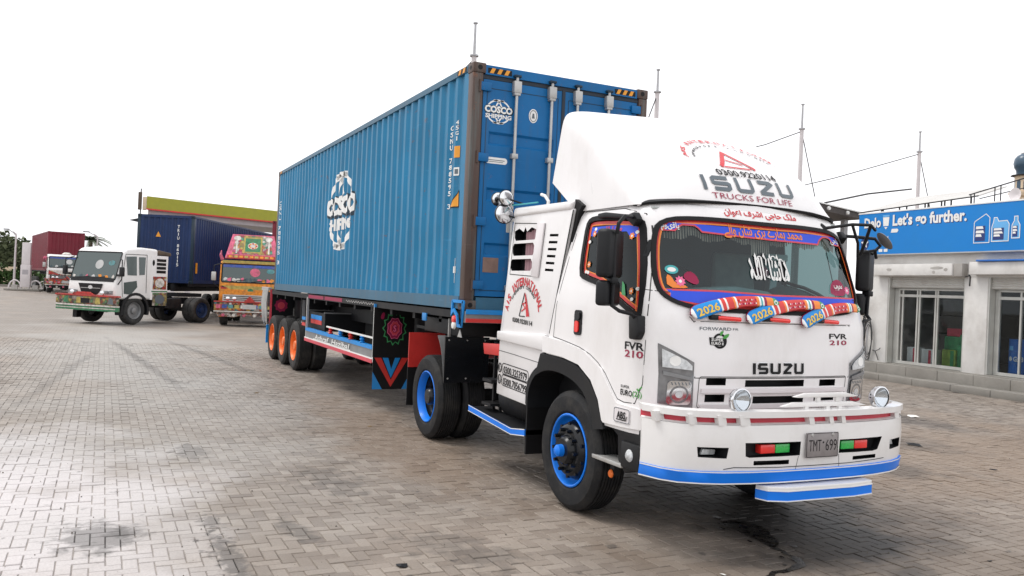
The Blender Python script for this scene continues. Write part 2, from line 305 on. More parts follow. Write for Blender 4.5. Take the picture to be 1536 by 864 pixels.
# ------------------------------------------------------------------ helpers
def interp(x, tab):
    if x <= tab[0][0]: return tab[0][1]
    for (a, fa), (b, fb) in zip(tab, tab[1:]):
        if x <= b: return fa + (fb-fa)*(x-a)/(b-a)
    return tab[-1][1]
class MB:
    """collects shapes for ONE mesh object"""
    def __init__(s): s.v = []; s.f = []; s.m = []; s.cur = 0
    def mat(s, i): s.cur = i; return s
    def add(s, vs, fs):
        o = len(s.v); s.v += [tuple(p) for p in vs]
        for f in fs: s.f.append(tuple(o+i for i in f)); s.m.append(s.cur)
        return s
    def box(s, x0, x1, y0, y1, z0, z1):
        return s.add([(x, y, z) for x in (x0, x1) for y in (y0, y1) for z in (z0, z1)],
                     [(0, 1, 3, 2), (4, 6, 7, 5), (0, 4, 5, 1), (2, 3, 7, 6), (0, 2, 6, 4), (1, 5, 7, 3)])
    def bar(s, p, q, w, h, up=(0, 0, 1)):
        p, q = Vector(p), Vector(q); d = (q-p).normalized(); r = d.cross(Vector(up))
        if r.length < 1e-5: r = d.cross(Vector((1, 0, 0)))
        r.normalize(); u = r.cross(d); vs = []
        for c in (p, q):
            for a, b in ((-1, -1), (1, -1), (1, 1), (-1, 1)): vs.append(c + r*a*w/2 + u*b*h/2)
        return s.add(vs, [(0, 1, 2, 3), (7, 6, 5, 4), (0, 4, 5, 1), (1, 5, 6, 2), (2, 6, 7, 3), (3, 7, 4, 0)])
    def prism(s, poly, plane, a, b):
        n = len(poly)
        def P(u, v, w): return {'xz': (u, w, v), 'yz': (w, u, v), 'xy': (u, v, w)}[plane]
        vs = [P(u, v, a) for u, v in poly] + [P(u, v, b) for u, v in poly]
        return s.add(vs, [tuple(range(n)), tuple(range(2*n-1, n-1, -1))] + [(i, n+i, n+(i+1) % n, (i+1) % n) for i in range(n)])
    def tube(s, pts, r, n=8, cap=True):
        pts = [Vector(p) for p in pts]; rs = r if isinstance(r, (list, tuple)) else [r]*len(pts); rings = []
        t = (pts[1]-pts[0]).normalized(); a = t.orthogonal().normalized()
        for i, p in enumerate(pts):
            if i == 0: d = pts[1]-pts[0]
            elif i == len(pts)-1: d = pts[i]-pts[i-1]
            else: d = (pts[i+1]-pts[i]).normalized() + (pts[i]-pts[i-1]).normalized()
            d.normalize(); a = (a - d*a.dot(d)).normalized(); b = d.cross(a)
            rings.append([p + (a*cos(2*pi*k/n) + b*sin(2*pi*k/n))*rs[i] for k in range(n)])
        return s.loft(rings, True, cap)
    def loft(s, rings, closed=True, cap=False):
        n = len(rings[0]); vs = [p for r in rings for p in r]; fs = []
        for i in range(len(rings)-1):
            for k in range(n if closed else n-1):
                fs.append((i*n+k, i*n+(k+1) % n, (i+1)*n+(k+1) % n, (i+1)*n+k))
        if cap: fs += [tuple(range(n-1, -1, -1)), tuple((len(rings)-1)*n+k for k in range(n))]
        return s.add(vs, fs)
    def lathe(s, prof, c, axis='y', n=32, sgn=1, cap=False):
        """prof: (radius, height along the axis)"""
        rings = []
        for r, h in prof:
            ring = []
            for k in range(n):
                a = 2*pi*k/n; u, w = r*cos(a), r*sin(a)
                ring.append({'y': (c[0]+u, c[1]+h*sgn, c[2]+w), 'x': (c[0]+h*sgn, c[1]+u, c[2]+w), 'z': (c[0]+u, c[1]+w, c[2]+h*sgn)}[axis])
            rings.append(ring)
        return s.loft(rings, True, cap)
    def build(s, name, mats, parent=None, bevel=0, seg=2, smooth=None, recalc=True, loc=None):
        me = bpy.data.meshes.new(name); me.from_pydata(s.v, [], s.f)
        mats = mats if isinstance(mats, (list, tuple)) else [mats]
        for m in mats: me.materials.append(M[m])
        if len(mats) > 1: me.polygons.foreach_set('material_index', s.m)
        if recalc or bevel:
            bm = bmesh.new(); bm.from_mesh(me)
            if recalc: bmesh.ops.recalc_face_normals(bm, faces=bm.faces)
            if bevel:
                es = [e for e in bm.edges if len(e.link_faces) == 2 and e.calc_face_angle(0) > .5]
                bmesh.ops.bevel(bm, geom=es, offset=bevel, segments=seg, affect='EDGES', profile=.5, clamp_overlap=True)
            bm.to_mesh(me); bm.free()
        if smooth is None: smooth = 40 if not bevel else 35
        if smooth: shade(me, smooth)
        return link(name, me, parent, loc)
def shade(me, ang=40):
    me.polygons.foreach_set('use_smooth', [True]*len(me.polygons)); me.set_sharp_from_angle(angle=radians(ang)); me.update()
WORLD = {}
def link(name, me, parent=None, loc=None):
    o = bpy.data.objects.new(name, me); COL.objects.link(o)
    if parent:
        o.parent = parent
        if parent.name in WORLD: o.matrix_parent_inverse = WORLD[parent.name]
    if loc: o.location = loc
    return o
def tag(o, label=None, cat=None, group=None, kind=None):
    for k, v in (('label', label), ('category', cat), ('group', group), ('kind', kind)):
        if v: o[k] = v
    return o
def thing(name, label, cat, loc=(0, 0, 0), rz=0, group=None, world=False):
    o = bpy.data.objects.new(name, None); COL.objects.link(o); o.location = loc; o.rotation_euler = (0, 0, rz); o.empty_display_size = .2
    if world: WORLD[o.name] = (Matrix.Translation(loc) @ Matrix.Rotation(rz, 4, 'Z')).inverted()
    return tag(o, label, cat, group)
def copy_tree(o, parent=None):
    c = o.copy(); COL.objects.link(c); c.parent = parent
    if o.name in WORLD: WORLD[c.name] = WORLD[o.name]
    for ch in [k for k in bpy.data.objects if k.parent == o]: copy_tree(ch, c)
    return c
# ---- flat shapes (lettering, painted lines, panels) that are laid onto a surface
ARAB = {}
for cp in list(range(0xFB50, 0xFBFF)) + list(range(0xFE70, 0xFEFF)):
    d = unicodedata.decomposition(chr(cp)).split()
    if len(d) == 2 and d[0] in ('<isolated>', '<final>', '<initial>', '<medial>'):
        ARAB.setdefault(int(d[1], 16), {})[d[0]] = chr(cp)
def arabic(s):
    out = []
    for i, c in enumerate(s):
        f = ARAB.get(ord(c))
        if not f: out.append(c); continue
        pv = ARAB.get(ord(s[i-1])) if i else None; nx = ARAB.get(ord(s[i+1])) if i+1 < len(s) else None
        jp = bool(pv and '<initial>' in pv and '<final>' in f); jn = bool(nx and '<final>' in nx and '<initial>' in f)
        out.append(f.get('<medial>' if jp and jn else '<final>' if jp else '<initial>' if jn else '<isolated>', c))
    return ''.join(reversed(out))
def flat_text(body, w, h=None, bold=0, shear=0, space=1):
    cu = bpy.data.curves.new('t', 'FONT'); cu.body = body; cu.offset = bold; cu.shear = shear; cu.space_character = space; cu.resolution_u = 2
    o = bpy.data.objects.new('t', cu); COL.objects.link(o)
    me = bpy.data.meshes.new_from_object(o.evaluated_get(bpy.context.evaluated_depsgraph_get()))
    bpy.data.objects.remove(o); bpy.data.curves.remove(cu)
    bm = bmesh.new(); bm.from_mesh(me); bpy.data.meshes.remove(me)
    bmesh.ops.remove_doubles(bm, verts=bm.verts, dist=1e-4)
    xs = [v.co.x for v in bm.verts]; ys = [v.co.y for v in bm.verts]
    sx = w/(max(xs)-min(xs)); sy = sx if h is None else h/(max(ys)-min(ys)); cx, cy = (max(xs)+min(xs))/2, (max(ys)+min(ys))/2
    for v in bm.verts: v.co = Vector(((v.co.x-cx)*sx, (v.co.y-cy)*sy, 0))
    return bm
def flat_poly(pts, bm=None):
    bm = bm or bmesh.new(); bm.faces.new([bm.verts.new((p[0], p[1], 0)) for p in pts]); return bm
def flat_stroke(pts, w, bm=None, closed=False):
    bm = bm or bmesh.new(); P = [Vector((p[0], p[1])) for p in pts]; n = len(P); L, R = [], []
    for i in range(n):
        a = P[i-1] if (i or closed) else None; b = P[(i+1) % n] if (i < n-1 or closed) else None
        d1 = (P[i]-a).normalized() if a is not None else (b-P[i]).normalized(); d2 = (b-P[i]).normalized() if b is not None else d1
        nrm = Vector((-(d1+d2).y, (d1+d2).x))
        if nrm.length < 1e-6: nrm = Vector((-d1.y, d1.x))
        nrm.normalize(); k = max(.45, nrm.dot(Vector((-d1.y, d1.x)))); off = nrm*(w/2/k)
        L.append(bm.verts.new((P[i].x+off.x, P[i].y+off.y, 0))); R.append(bm.verts.new((P[i].x-off.x, P[i].y-off.y, 0)))
    for i in range(n if closed else n-1):
        j = (i+1) % n; bm.faces.new((L[i], R[i], R[j], L[j]))
    return bm
def ell(cx, cy, rx, ry, n=24, a0=0, a1=2*pi):
    full = abs(a1-a0-2*pi) < 1e-6; m = n if full else n+1
    return [(cx+rx*cos(a0+(a1-a0)*k/n), cy+ry*sin(a0+(a1-a0)*k/n)) for k in range(m)]
def rrect(x0, x1, y0, y1, r, n=5):
    out = []
    for cx, cy, a in ((x1-r, y1-r, 0), (x0+r, y1-r, pi/2), (x0+r, y0+r, pi), (x1-r, y0+r, 1.5*pi)):
        out += [(cx+r*cos(a+pi/2*k/n), cy+r*sin(a+pi/2*k/n)) for k in range(n+1)]
    return out
def shift(bm, du, dv, rot=0):
    c, s = cos(rot), sin(rot)
    for v in bm.verts: v.co = Vector((v.co.x*c-v.co.y*s+du, v.co.x*s+v.co.y*c+dv, 0))
    return bm
def merge(*bms):
    a = bms[0]
    for b in bms[1:]:
        mp = {v: a.verts.new(v.co) for v in b.verts}
        for f in b.faces:
            try: a.faces.new([mp[v] for v in f.verts])
            except ValueError: pass
        b.free()
    return a
def arc_text(body, r, a0, a1, h, wch=None, bold=.02):
    """letters standing on an arc of radius r from angle a0 to a1"""
    parts = []; n = len(body)
    for i, ch in enumerate(body):
        if ch == ' ': continue
        a = a0+(a1-a0)*(i+.5)/n; w = (wch or abs(a1-a0)*r/n*.82)
        if ch in 'I.1l': w *= .4
        b = flat_text(ch, w, h, bold); parts.append(shift(b, (r+h/2)*cos(a), (r+h/2)*sin(a), a-pi/2))
    return merge(*parts)
def lay(bm, name, mat, parent, fn, du=0, dv=0, ucuts=None, thick=0):
    """put the flat shape onto the surface fn(u, v, off); du/dv: how finely it is cut to follow the curve"""
    bm.verts.ensure_lookup_table()
    us = [v.co.x for v in bm.verts]; vs = [v.co.y for v in bm.verts]
    cu = list(ucuts) if ucuts else ([min(us)+du*k for k in range(1, int((max(us)-min(us))/du)+1)] if du else [])
    cv = [min(vs)+dv*k for k in range(1, int((max(vs)-min(vs))/dv)+1)] if dv else []
    for c in cu:
        if min(us) < c < max(us): bmesh.ops.bisect_plane(bm, geom=bm.verts[:]+bm.edges[:]+bm.faces[:], dist=1e-6, plane_co=(c, 0, 0), plane_no=(1, 0, 0))
    for c in cv: bmesh.ops.bisect_plane(bm, geom=bm.verts[:]+bm.edges[:]+bm.faces[:], dist=1e-6, plane_co=(0, c, 0), plane_no=(0, 1, 0))
    if thick:
        bmesh.ops.recalc_face_normals(bm, faces=bm.faces)
        top = bm.faces[:]; ex = bmesh.ops.extrude_face_region(bm, geom=top)
        tv = [g for g in ex['geom'] if isinstance(g, bmesh.types.BMVert)]; tvs = set(tv)
        for v in bm.verts: v.co = Vector(fn(v.co.x, v.co.y, thick if v in tvs else 0))
        bmesh.ops.recalc_face_normals(bm, faces=bm.faces)
    else:
        for v in bm.verts: v.co = Vector(fn(v.co.x, v.co.y, 0))
    if name.endswith('lettering') or name in ('letter_shadow', 'logo', 'company_logo', 'hazard_bar'):          # every letter is a piece of its own
        seen = set(); groups = []
        for v in bm.verts:
            if v in seen: continue
            st_, g = [v], []
            while st_:
                q = st_.pop()
                if q in seen: continue
                seen.add(q); g.append(q); st_ += [e.other_vert(q) for e in q.link_edges]
            groups.append(g)
        if 2 <= len(groups) <= 34:
            last = None
            for g in groups:
                ix = {v: i for i, v in enumerate(g)}; fs = {f for v in g for f in v.link_faces}
                me = bpy.data.meshes.new('letter'); me.from_pydata([tuple(v.co) for v in g], [], [[ix[v] for v in f.verts] for f in fs]); me.materials.append(M[mat])
                if thick or du or dv: shade(me, 30)
                last = link('letter', me, parent)
            bm.free(); return last
    me = bpy.data.meshes.new(name); bm.to_mesh(me); bm.free(); me.materials.append(M[mat])
    if thick or du or dv: shade(me, 30)
    return link(name, me, parent)
def plane(o, r, u, off=.003):
    o, r, u = Vector(o), Vector(r).normalized(), Vector(u).normalized(); n = r.cross(u)
    return lambda a, b, e=0: o + r*a + u*b + n*(off+e)
def fronted(x, off=.003):          # plane facing +X: u = y, v = z
    return lambda a, b, e=0: (x+off+e, a, b)
def sided(y, off=.003):            # plane facing -Y: u = x, v = z
    return lambda a, b, e=0: (a, y-off-e, b)
def boolean(o, cutter, op='DIFFERENCE'):
    md = o.modifiers.new('b', 'BOOLEAN'); md.object = cutter; md.operation = op; md.solver = 'EXACT'; md.material_mode = 'TRANSFER'
    dg = bpy.context.evaluated_depsgraph_get(); dg.update()
    me = bpy.data.meshes.new_from_object(o.evaluated_get(dg)); old = o.data; o.modifiers.clear(); o.data = me; me.name = o.name
    bpy.data.meshes.remove(old); bpy.data.objects.remove(cutter)
    shade(me, 32); return o
def smooth_poly(pts, it=2):
    """Chaikin corner cutting of a closed outline"""
    for _ in range(it):
        q = []
        for (a, b), (c, d) in zip(pts, pts[1:]+pts[:1]): q += [(a*.75+c*.25, b*.75+d*.25), (a*.25+c*.75, b*.25+d*.75)]
        pts = q
    return pts
def smooth_line(pts, it=2):
    for _ in range(it):
        q = [pts[0]]
        for (a, b), (c, d) in zip(pts, pts[1:]): q += [(a*.75+c*.25, b*.75+d*.25), (a*.25+c*.75, b*.25+d*.75)]
        pts = q+[pts[-1]]
    return pts
def wheel(parent, c, out, R=.53, w=.28, tyre='tyre', rim='truck_blue', kind='steer', name='tyre'):
    """out = +1/-1: the y side that faces outwards; c = centre of the outer face's plane"""
    h = w; sw = R*.045
    prof = [(R*.60, -.02), (R*.66, .012), (R*.78, .022), (R*.90, .016), (R*.955, -.004), (R*.982, -.022)]
    ys = [-.022 - (h-.044)*k/8 for k in range(9)]
    for k in range(8):
        a, b = ys[k], ys[k+1]; g = .006
        rr = R if 1 <= k <= 6 else R*.992
        prof += [(rr, a-g), (rr, b+g), (rr-.012, b+g*.8), (rr-.012, b-g*.8)] if k < 7 else [(rr, a-g), (rr*.988, b+g)]
    prof += [(R*.955, -h+.004), (R*.90, -h-.012), (R*.78, -h-.016), (R*.62, -h+.02)]
    t = MB().lathe(prof, c, 'y', 40, out).build(name, tyre, parent, smooth=28)
    if kind == 'steer':
        MB().lathe([(R*.60, -.04), (R*.615, .004), (R*.595, .010), (R*.575, .004), (R*.555, -.03), (R*.54, -.06), (R*.50, -.075)], c, 'y', 36, out).build('rim', rim, t)
        m = MB().lathe([(R*.50, -.074), (R*.46, -.02), (R*.42, .012), (R*.36, .022), (R*.30, .010), (R*.26, .014), (R*.24, .05), (R*.20, .07), (R*.0, .072)], c, 'y', 30, out)
        for k in range(10):
            a = 2*pi*k/10; p = (c[0]+R*.345*cos(a), c[1], c[2]+R*.345*sin(a))
            m.lathe([(.0, .062), (.015, .062), (.019, .03), (.019, .015)], p, 'y', 6, out)
        for k in range(10):
            a = 2*pi*(k+.5)/10; p = (c[0]+R*.44*cos(a), c[1], c[2]+R*.44*sin(a))
            m.lathe([(.0, .008), (.018, .008), (.018, -.02)], p, 'y', 8, out)
        m.build('hub', 'black_gloss', t)
        MB().lathe([(.0, .135), (.035, .133), (.052, .118), (.056, .08), (.056, .06)], c, 'y', 20, out).build('hub_cap', rim, t)
    else:
        MB().lathe([(R*.60, -.04), (R*.615, .004), (R*.595, .010), (R*.57, -.01), (R*.545, -.05), (R*.53, -.085 if rim == 'truck_blue' else -.12)] + ([] if rim == 'truck_blue' else [(R*.50, -.15), (R*.46, -.155)]), c, 'y', 36, out).build('rim', rim, t)
        m = MB().lathe(([(R*.53, -.086), (R*.52, -.12), (R*.49, -.15)] if rim == 'truck_blue' else [])+[(R*.46, -.154), (R*.30, -.165), (R*.28, -.14), (R*.22, -.12), (R*.20, -.03), (R*.17, -.01), (0, -.008)], c, 'y', 24, out)
        for k in range(8):
            a = 2*pi*(k+.5)/8; p = (c[0]+R*.385*cos(a), c[1], c[2]+R*.385*sin(a))
            m.lathe([(0, -.12), (.022, -.12), (.022, -.16)], p, 'y', 8, out)
        m.build('hub', 'black_gloss' if rim == 'truck_blue' else rim, t)
    return t
# ------------------------------------------------------------------ ground
FD = Vector((cos(YAW), sin(YAW))); RT = Vector((sin(YAW), -cos(YAW)))
def smooth01(t): t = max(0, min(1, t)); return t*t*(3-2*t)
def gz(x, y): return .30*smooth01((-x-40)/22)
mb = MB(); xs = [-600, -300, -150, -100, -80, -62, -58, -54, -51, -48, -45, -42, -40, -36, 0, 60, 300]; ys = [-400, -150, -60, -25, 0, 25, 60, 150, 400]
mb.add([(x, y, gz(x, y)-.018) for x in xs for y in ys], [(i*9+j, (i+1)*9+j, (i+1)*9+j+1, i*9+j+1) for i in range(len(xs)-1) for j in range(8)])
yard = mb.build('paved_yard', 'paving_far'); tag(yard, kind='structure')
def wpt(dep, lat): p = Vector((CAM.x, CAM.y)) + FD*dep + RT*lat; return p.x, p.y
bed = MB().add([(*wpt(4.3, -5.2), -.0085), (*wpt(4.3, 5.2), -.0085), (*wpt(24, 17.8), -.0085), (*wpt(24, -17.8), -.0085)], [(0, 1, 2, 3)]).build('sand_bed', 'joint_sand', yard)
A_ = .1; brick = []
for i in range(-260, 200):
    for j in range(-240, 160):
        t = (i-j) % 4
        if t not in (0, 3): continue
        cx, cy = ((i+1)*A_, (j+.5)*A_) if t == 0 else ((i+.5)*A_, (j+1)*A_)
        rx, ry = cx-CAM.x, cy-CAM.y; dep = rx*FD.x+ry*FD.y; lat = rx*RT.x+ry*RT.y
        if not 4.5 < dep < 23.8 or abs(lat) > .66*dep+1.8: continue
        if cy > 13.28-.076*(cx+7.13): continue
        brick.append((dep, lat, cx, cy, t))
brick.sort(key=lambda b: (0 if (b[0] > 5.75 and abs(b[1]) < .58*b[0]) else 1, b[0]))
def paver_geo(l, w, zt=0):
    g, c = .0027, .004; a, b = l/2-g, w/2-g
    vs = [(-a, -b, -.014), (a, -b, -.014), (a, b, -.014), (-a, b, -.014)] + [(-a+c*.3, -b+c*.3, -c), (a-c*.3, -b+c*.3, -c), (a-c*.3, b-c*.3, -c), (-a+c*.3, b-c*.3, -c)] + [(-a+c, -b+c, 0), (a-c, -b+c, 0), (a-c, b-c, 0), (-a+c, b-c, 0)]
    fs = [(8, 9, 10, 11)] + [(4+k, 4+(k+1) % 4, 8+(k+1) % 4, 8+k) for k in range(4)] + [(k, (k+1) % 4, 4+(k+1) % 4, 4+k) for k in range(4)]
    return vs, fs
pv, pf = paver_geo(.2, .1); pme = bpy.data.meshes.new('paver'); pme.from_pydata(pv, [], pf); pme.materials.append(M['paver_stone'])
R_ = random.Random(3)
for dep, lat, cx, cy, t in brick[:300]:
    o = bpy.data.objects.new('paver', pme); COL.objects.link(o); o.parent = yard
    o.location = (cx, cy, R_.choice([0, 0, 0, -.004])+R_.uniform(-.003, .002)); o.rotation_euler = (R_.gauss(0, .006), R_.gauss(0, .006), (0 if t == 0 else pi/2)+R_.gauss(0, .01))
V, F = [], []
for dep, lat, cx, cy, t in brick[300:]:
    o = len(V); zj = R_.choice([0, 0, 0, 0, -.004])+R_.uniform(-.003, .002); ra, rb = R_.gauss(0, .006), R_.gauss(0, .006); rz = R_.gauss(0, .01); c, s = cos(rz), sin(rz)
    fs = pf if dep < 12 else pf[:5]
    for x, y, z in pv:
        if t == 3: x, y = -y, x
        V.append((cx+x*c-y*s, cy+x*s+y*c, z+zj+x*ra+y*rb))
    F += [tuple(o+k for k in f) for f in fs]
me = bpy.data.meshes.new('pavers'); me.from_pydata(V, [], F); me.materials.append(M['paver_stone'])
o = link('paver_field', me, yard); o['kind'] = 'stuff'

# spilled oil running out from below the engine
sp = [(3.26, -.06), (3.22, .1), (3.34, .2), (3.5, .22), (3.66, .14), (3.9, .02), (4.0, -.1), (4.16, -.135), (4.28, -.135), (4.46, -.235), (4.47, -.45), (4.5, -.55), (4.56, -.66),
      (4.50, -.67), (4.44, -.55), (4.43, -.45), (4.40, -.26), (4.26, -.17), (4.13, -.175), (3.97, -.15), (3.92, -.16), (3.68, -.1), (3.5, -.1), (3.36, -.11)]
rr = random.Random(5); sp = [(x+rr.uniform(-.007, .007), y+rr.uniform(-.007, .007)) for x, y in smooth_poly([(x+rr.uniform(-.02, .02), y+rr.uniform(-.02, .02)) for x, y in smooth_poly(sp, 1)], 1)]
o = lay(flat_poly(sp), 'oil_puddle', 'wet_oil', None, lambda a, b, e=0: (a, b, .0035)); tag(o, 'dark oily puddle trickling out from under the front bumper', 'puddle')
for k, (x, y, s) in enumerate(((3.12, .02, .05), (3.62, .27, .04), (4.02, .06, .035), (4.2, -.24, .03), (3.42, -.18, .045), (4.36, -.36, .02), (3.8, -.2, .025), (4.6, -.5, .02), (3.05, .2, .035))):
    q = lay(flat_poly([(x+s*(.7+.6*rr.random())*cos(a), y+s*.7*(.7+.6*rr.random())*sin(a)) for a in [2*pi*i/11 for i in range(11)]]), 'oil_drop', 'wet_oil', o, lambda a, b, e=0: (a, b, .0034))

# grit and crumbs of soil
gm = MB(); rg = random.Random(17)
for k in range(900):
    dep = 5+12*rg.random()**1.6; lat = rg.uniform(-1, 1)*(.62*dep+.5); x, y = wpt(dep, lat)
    if y > 13 or (-12.5 < x < 4.3 and abs(y) < .7): continue
    s = .003+.011*rg.random()**3; z = 0.001; a = rg.random()*6
    gm.add([(x+s*cos(a+q), y+s*sin(a+q)*.7, z) for q in (0, 1.6, 3.1, 4.7)]+[(x, y, z+s*.8)], [(0, 1, 4), (1, 2, 4), (2, 3, 4), (3, 0, 4)])
o = gm.build('grit', 'mud', smooth=0, recalc=False); o['kind'] = 'stuff'
# litter on the yard
def litter(name, x, y, s, mat, label, seed):
    r = random.Random(seed); m = MB(); n = 7
    ring = [(s*(.6+.5*r.random())*cos(2*pi*k/n), s*.6*(.6+.5*r.random())*sin(2*pi*k/n), .002+s*.25*r.random()) for k in range(n)]
    m.add([(0, 0, s*.28)]+ring+[(0, 0, s*.26)]+[(a, b, c-.002) for a, b, c in ring], [(0, 1+k, 1+(k+1) % n) for k in range(n)]+[(n+1, n+2+(k+1) % n, n+2+k) for k in range(n)]+[(1+k, n+2+k, n+2+(k+1) % n, 1+(k+1) % n) for k in range(n)])
    o = m.build(name, mat, smooth=0, loc=(x, y, 0)); o.rotation_euler.z = r.random()*6; tag(o, label, 'litter')
litter('paper_scrap', -1.35, 8.05, .14, 'paper', 'crumpled white paper scrap on the ground right of the white bumper', 1)
litter('plastic_scrap', .8, 5.41, .13, 'ink_black', 'crumpled black plastic scrap on the paving right of the bumper', 2)
litter('paper_scrap', 4.39, -.96, .028, 'paper', 'tiny white paper scrap on the paving at the bottom edge', 3)
litter('plastic_scrap', 3.52, -3.05, .07, 'ink_black', 'small flat black rag on the paving in the foreground', 4)
litter('dry_leaf', -5.72, -2.57, .05, 'dry_leaf', 'dry curled leaf lying on the open paving left of the trailer', 5)
litter('plastic_scrap', 2.34, 4.92, .05, 'ink_black', 'tiny black scrap on the paving at the far right', 6)
litter('dry_leaf', -2.11, -1.64, .05, 'dry_leaf', 'dry leaf on the paving in front of the trailer mudflap', 8)
litter('bottle_cap', 4.81, 1.31, .025, 'ink_black', 'small dark bottle cap on the paving in the lower right corner', 9)

# ------------------------------------------------------------------ shop with blue signboard (local x runs along the front, y goes into the shop)
SA = (-7.132, 13.44, 0); SR = -.0761
pav = thing('raised_pavement', None, None, SA, SR); pav['kind'] = 'structure'
rr = random.Random(11)
x = -3.0; k = 0
while x < 9:
    L = 1.12+rr.uniform(-.06, .06)
    MB().box(x+.006, x+L-.006, 0, .40, -.02, .155+rr.uniform(-.006, .006)).build('kerb_stone', 'concrete', pav, bevel=.012)
    x += L
x = -3.0
while x < 9:
    L = .98+rr.uniform(-.05, .05)
    MB().box(x+.004, x+L-.004, .40+rr.uniform(-.004, .006), .66, -.02, .405+rr.uniform(-.004, .004)).build('step_stone', 'concrete', pav, bevel=.012)
    x += L
MB().box(-3, 9, .66, 1.3, -.02, .415).build('landing', 'concrete', pav)

shop = thing('shop_building', 'white plastered shop row with two glazed shopfronts and roller shutters', 'shop', SA, SR)
D1, D2, D3 = (-.20, 2.24), (2.87, 5.3), (5.95, 8.3)
FY = .80
wl = MB()
for a, b in ((-.86, D1[0]), (D1[1], D2[0]), (D2[1], D3[0]), (D3[1], 9.0)): wl.box(a, b, FY, FY+.42, .40, 2.74)
wl.box(-.86, 9.0, FY, FY+.42, 2.74, 4.55)
wl.build('wall', 'plaster', shop, bevel=.008)
MB().box(-.86, -.6, FY+.42, 6, .2, 4.5).build('side_wall', 'plaster_grey', shop)
MB().box(-.6, 9, 5.4, 5.6, .4, 4.5).build('back_wall', 'shop_dark', shop)
MB().box(-.6, 9, FY+.425, 5.4, .39, .42).build('shop_floor', 'concrete', shop)
MB().box(-.6, 9, FY+.425, 5.4, 3.1, 3.2).build('ceiling', 'plaster_grey', shop)
MB().box(-.86, 9, FY+.42, 5.6, 4.42, 4.5).build('flat_roof', 'plaster_grey', shop)
for bx, c0, c1, zb in ((0, -.54, 2.04, 2.775), (1, 2.53, 5.2, 2.80), (2, 5.7, 8.3, 2.80)):
    sb = MB().box(c0, c1, FY-.24, FY-.002, zb, zb+.30).build('shutter_box', 'plaster', shop, bevel=.01)
    if bx == 0: MB().box(c1+.002, c1+.26, FY-.2, FY-.002, zb-.02, zb+.30).build('box_end', 'plaster_grey', sb, bevel=.01)
for (a, b) in (D1, D2, D3):
    sh = MB(); z = 2.46
    for k in range(5):
        sh.prism([(FY+.10, z), (FY+.075, z+.03), (FY+.10, z+.06), (FY+.14, z+.03)], 'yz', a+.02, b-.02); z += .058
    sh.build('roller_shutter', 'shutter', shop)
    for e in (a, b-.045): MB().box(e, e+.045, FY+.02, FY+.2, .42, 2.74).build('shutter_guide', 'alu_frame', shop)
    if a == D1[0]: posts = [a+.22, a+.34, a+.82, a+.90, a+1.40, a+1.47, b-.06]
    else: posts = [a+.16, a+.72, a+1.3, b-.06]
    fy = FY+.20
    fr = MB()
    for p in posts: fr.box(p-.022, p+.022, fy, fy+.06, .44, 2.45)
    for z0, z1 in ((.425, .50), (2.22, 2.29), (2.40, 2.455)): fr.box(posts[0]-.03, b-.03, fy-.004, fy+.064, z0, z1)
    fr.build('door_frame', 'alu_frame', shop)
    for p, q in zip(posts, posts[1:]):
        if q-p < .15: continue
        for z0, z1 in ((.5, 2.22), (2.29, 2.40)):
            MB().box(p+.022, q-.022, fy+.028, fy+.034, z0, z1).build('pane', 'shop_glass', shop)
    MB().box(a+.045, posts[0]-.03, fy+.01, fy+.05, .42, 2.46).build('jamb_panel', 'alu_frame', shop)
# shelves and goods behind the glass
for a, b, z in ((-.1, 2.3, 1.25), (-.1, 2.3, 1.75), (2.9, 5.2, 1.6), (-.1, 2.3, 2.2)):
    MB().box(a, b, 2.6, 3.0, z, z+.03).build('shelf', 'shop_dark', shop)
def carton(x, y, z, w, d, h, mats, label, name='carton', grp='goods in the shop'):
    t = thing(name, label, 'box', tuple(Matrix.Translation(SA) @ Matrix.Rotation(SR, 4, 'Z') @ Vector((x, y, z))), SR, grp)
    MB().box(0, w, 0, d, 0, h).build('box', mats[0], t, bevel=.01)
    MB().box(w*.62, w*.86, -.004, -.001, .02, h-.02).build('printed_band', mats[1], t)
carton(.16, 1.2, .42, .32, .3, .46, ('sticker_white', 'goods_red'), 'white carton with red band behind the left shop door pane')
carton(.62, 1.22, .42, .36, .3, .44, ('sticker_white', 'goods_red'), 'white carton with red band behind the second shop door pane')
carton(1.24, 1.25, .42, .42, .4, .48, ('goods_lime', 'goods_green'), 'lime green carton low behind the wide shop pane')
carton(1.68, 1.27, .42, .45, .4, .62, ('goods_green', 'ink_black'), 'dark green carton at the right of the wide shop pane')
carton(1.26, 1.30, .905, .5, .4, .34, ('goods_green', 'deco_green'), 'green carton stacked on the lime carton in the shop')
carton(1.72, 1.30, 1.045, .4, .35, .26, ('goods_green', 'ink_black'), 'green carton topmost at the right of the wide shop pane')
carton(1.28, 1.35, 1.25, .42, .3, .20, ('goods_red', 'goods_red'), 'red package on top of the green carton stack')
carton(1.74, 1.36, 1.31, .4, .3, .16, ('goods_red', 'goods_red'), 'flat red package on top of the right carton stack')
def drum(x, y, label):
    t = thing('oil_drum', label, 'drum', tuple(Matrix.Translation(SA) @ Matrix.Rotation(SR, 4, 'Z') @ Vector((x, y, .42))), SR, 'blue oil drums in the shop')
    MB().lathe([(0, 0), (.285, 0), (.29, .02), (.285, .30), (.295, .31), (.285, .32), (.285, .58), (.295, .59), (.285, .60), (.285, .86), (.29, .88), (.27, .875), (0, .87)], (0, 0, 0), 'z', 28).build('drum_body', 'drum_blue', t)
    return t
dA = drum(3.36, 1.42, 'blue oil drum with white lettering behind the right shopfront pane'); drum(3.98, 1.45, 'blue oil drum at the right edge behind the second mullion'); drum(4.62, 1.5, 'blue oil drum standing deeper at the right end')
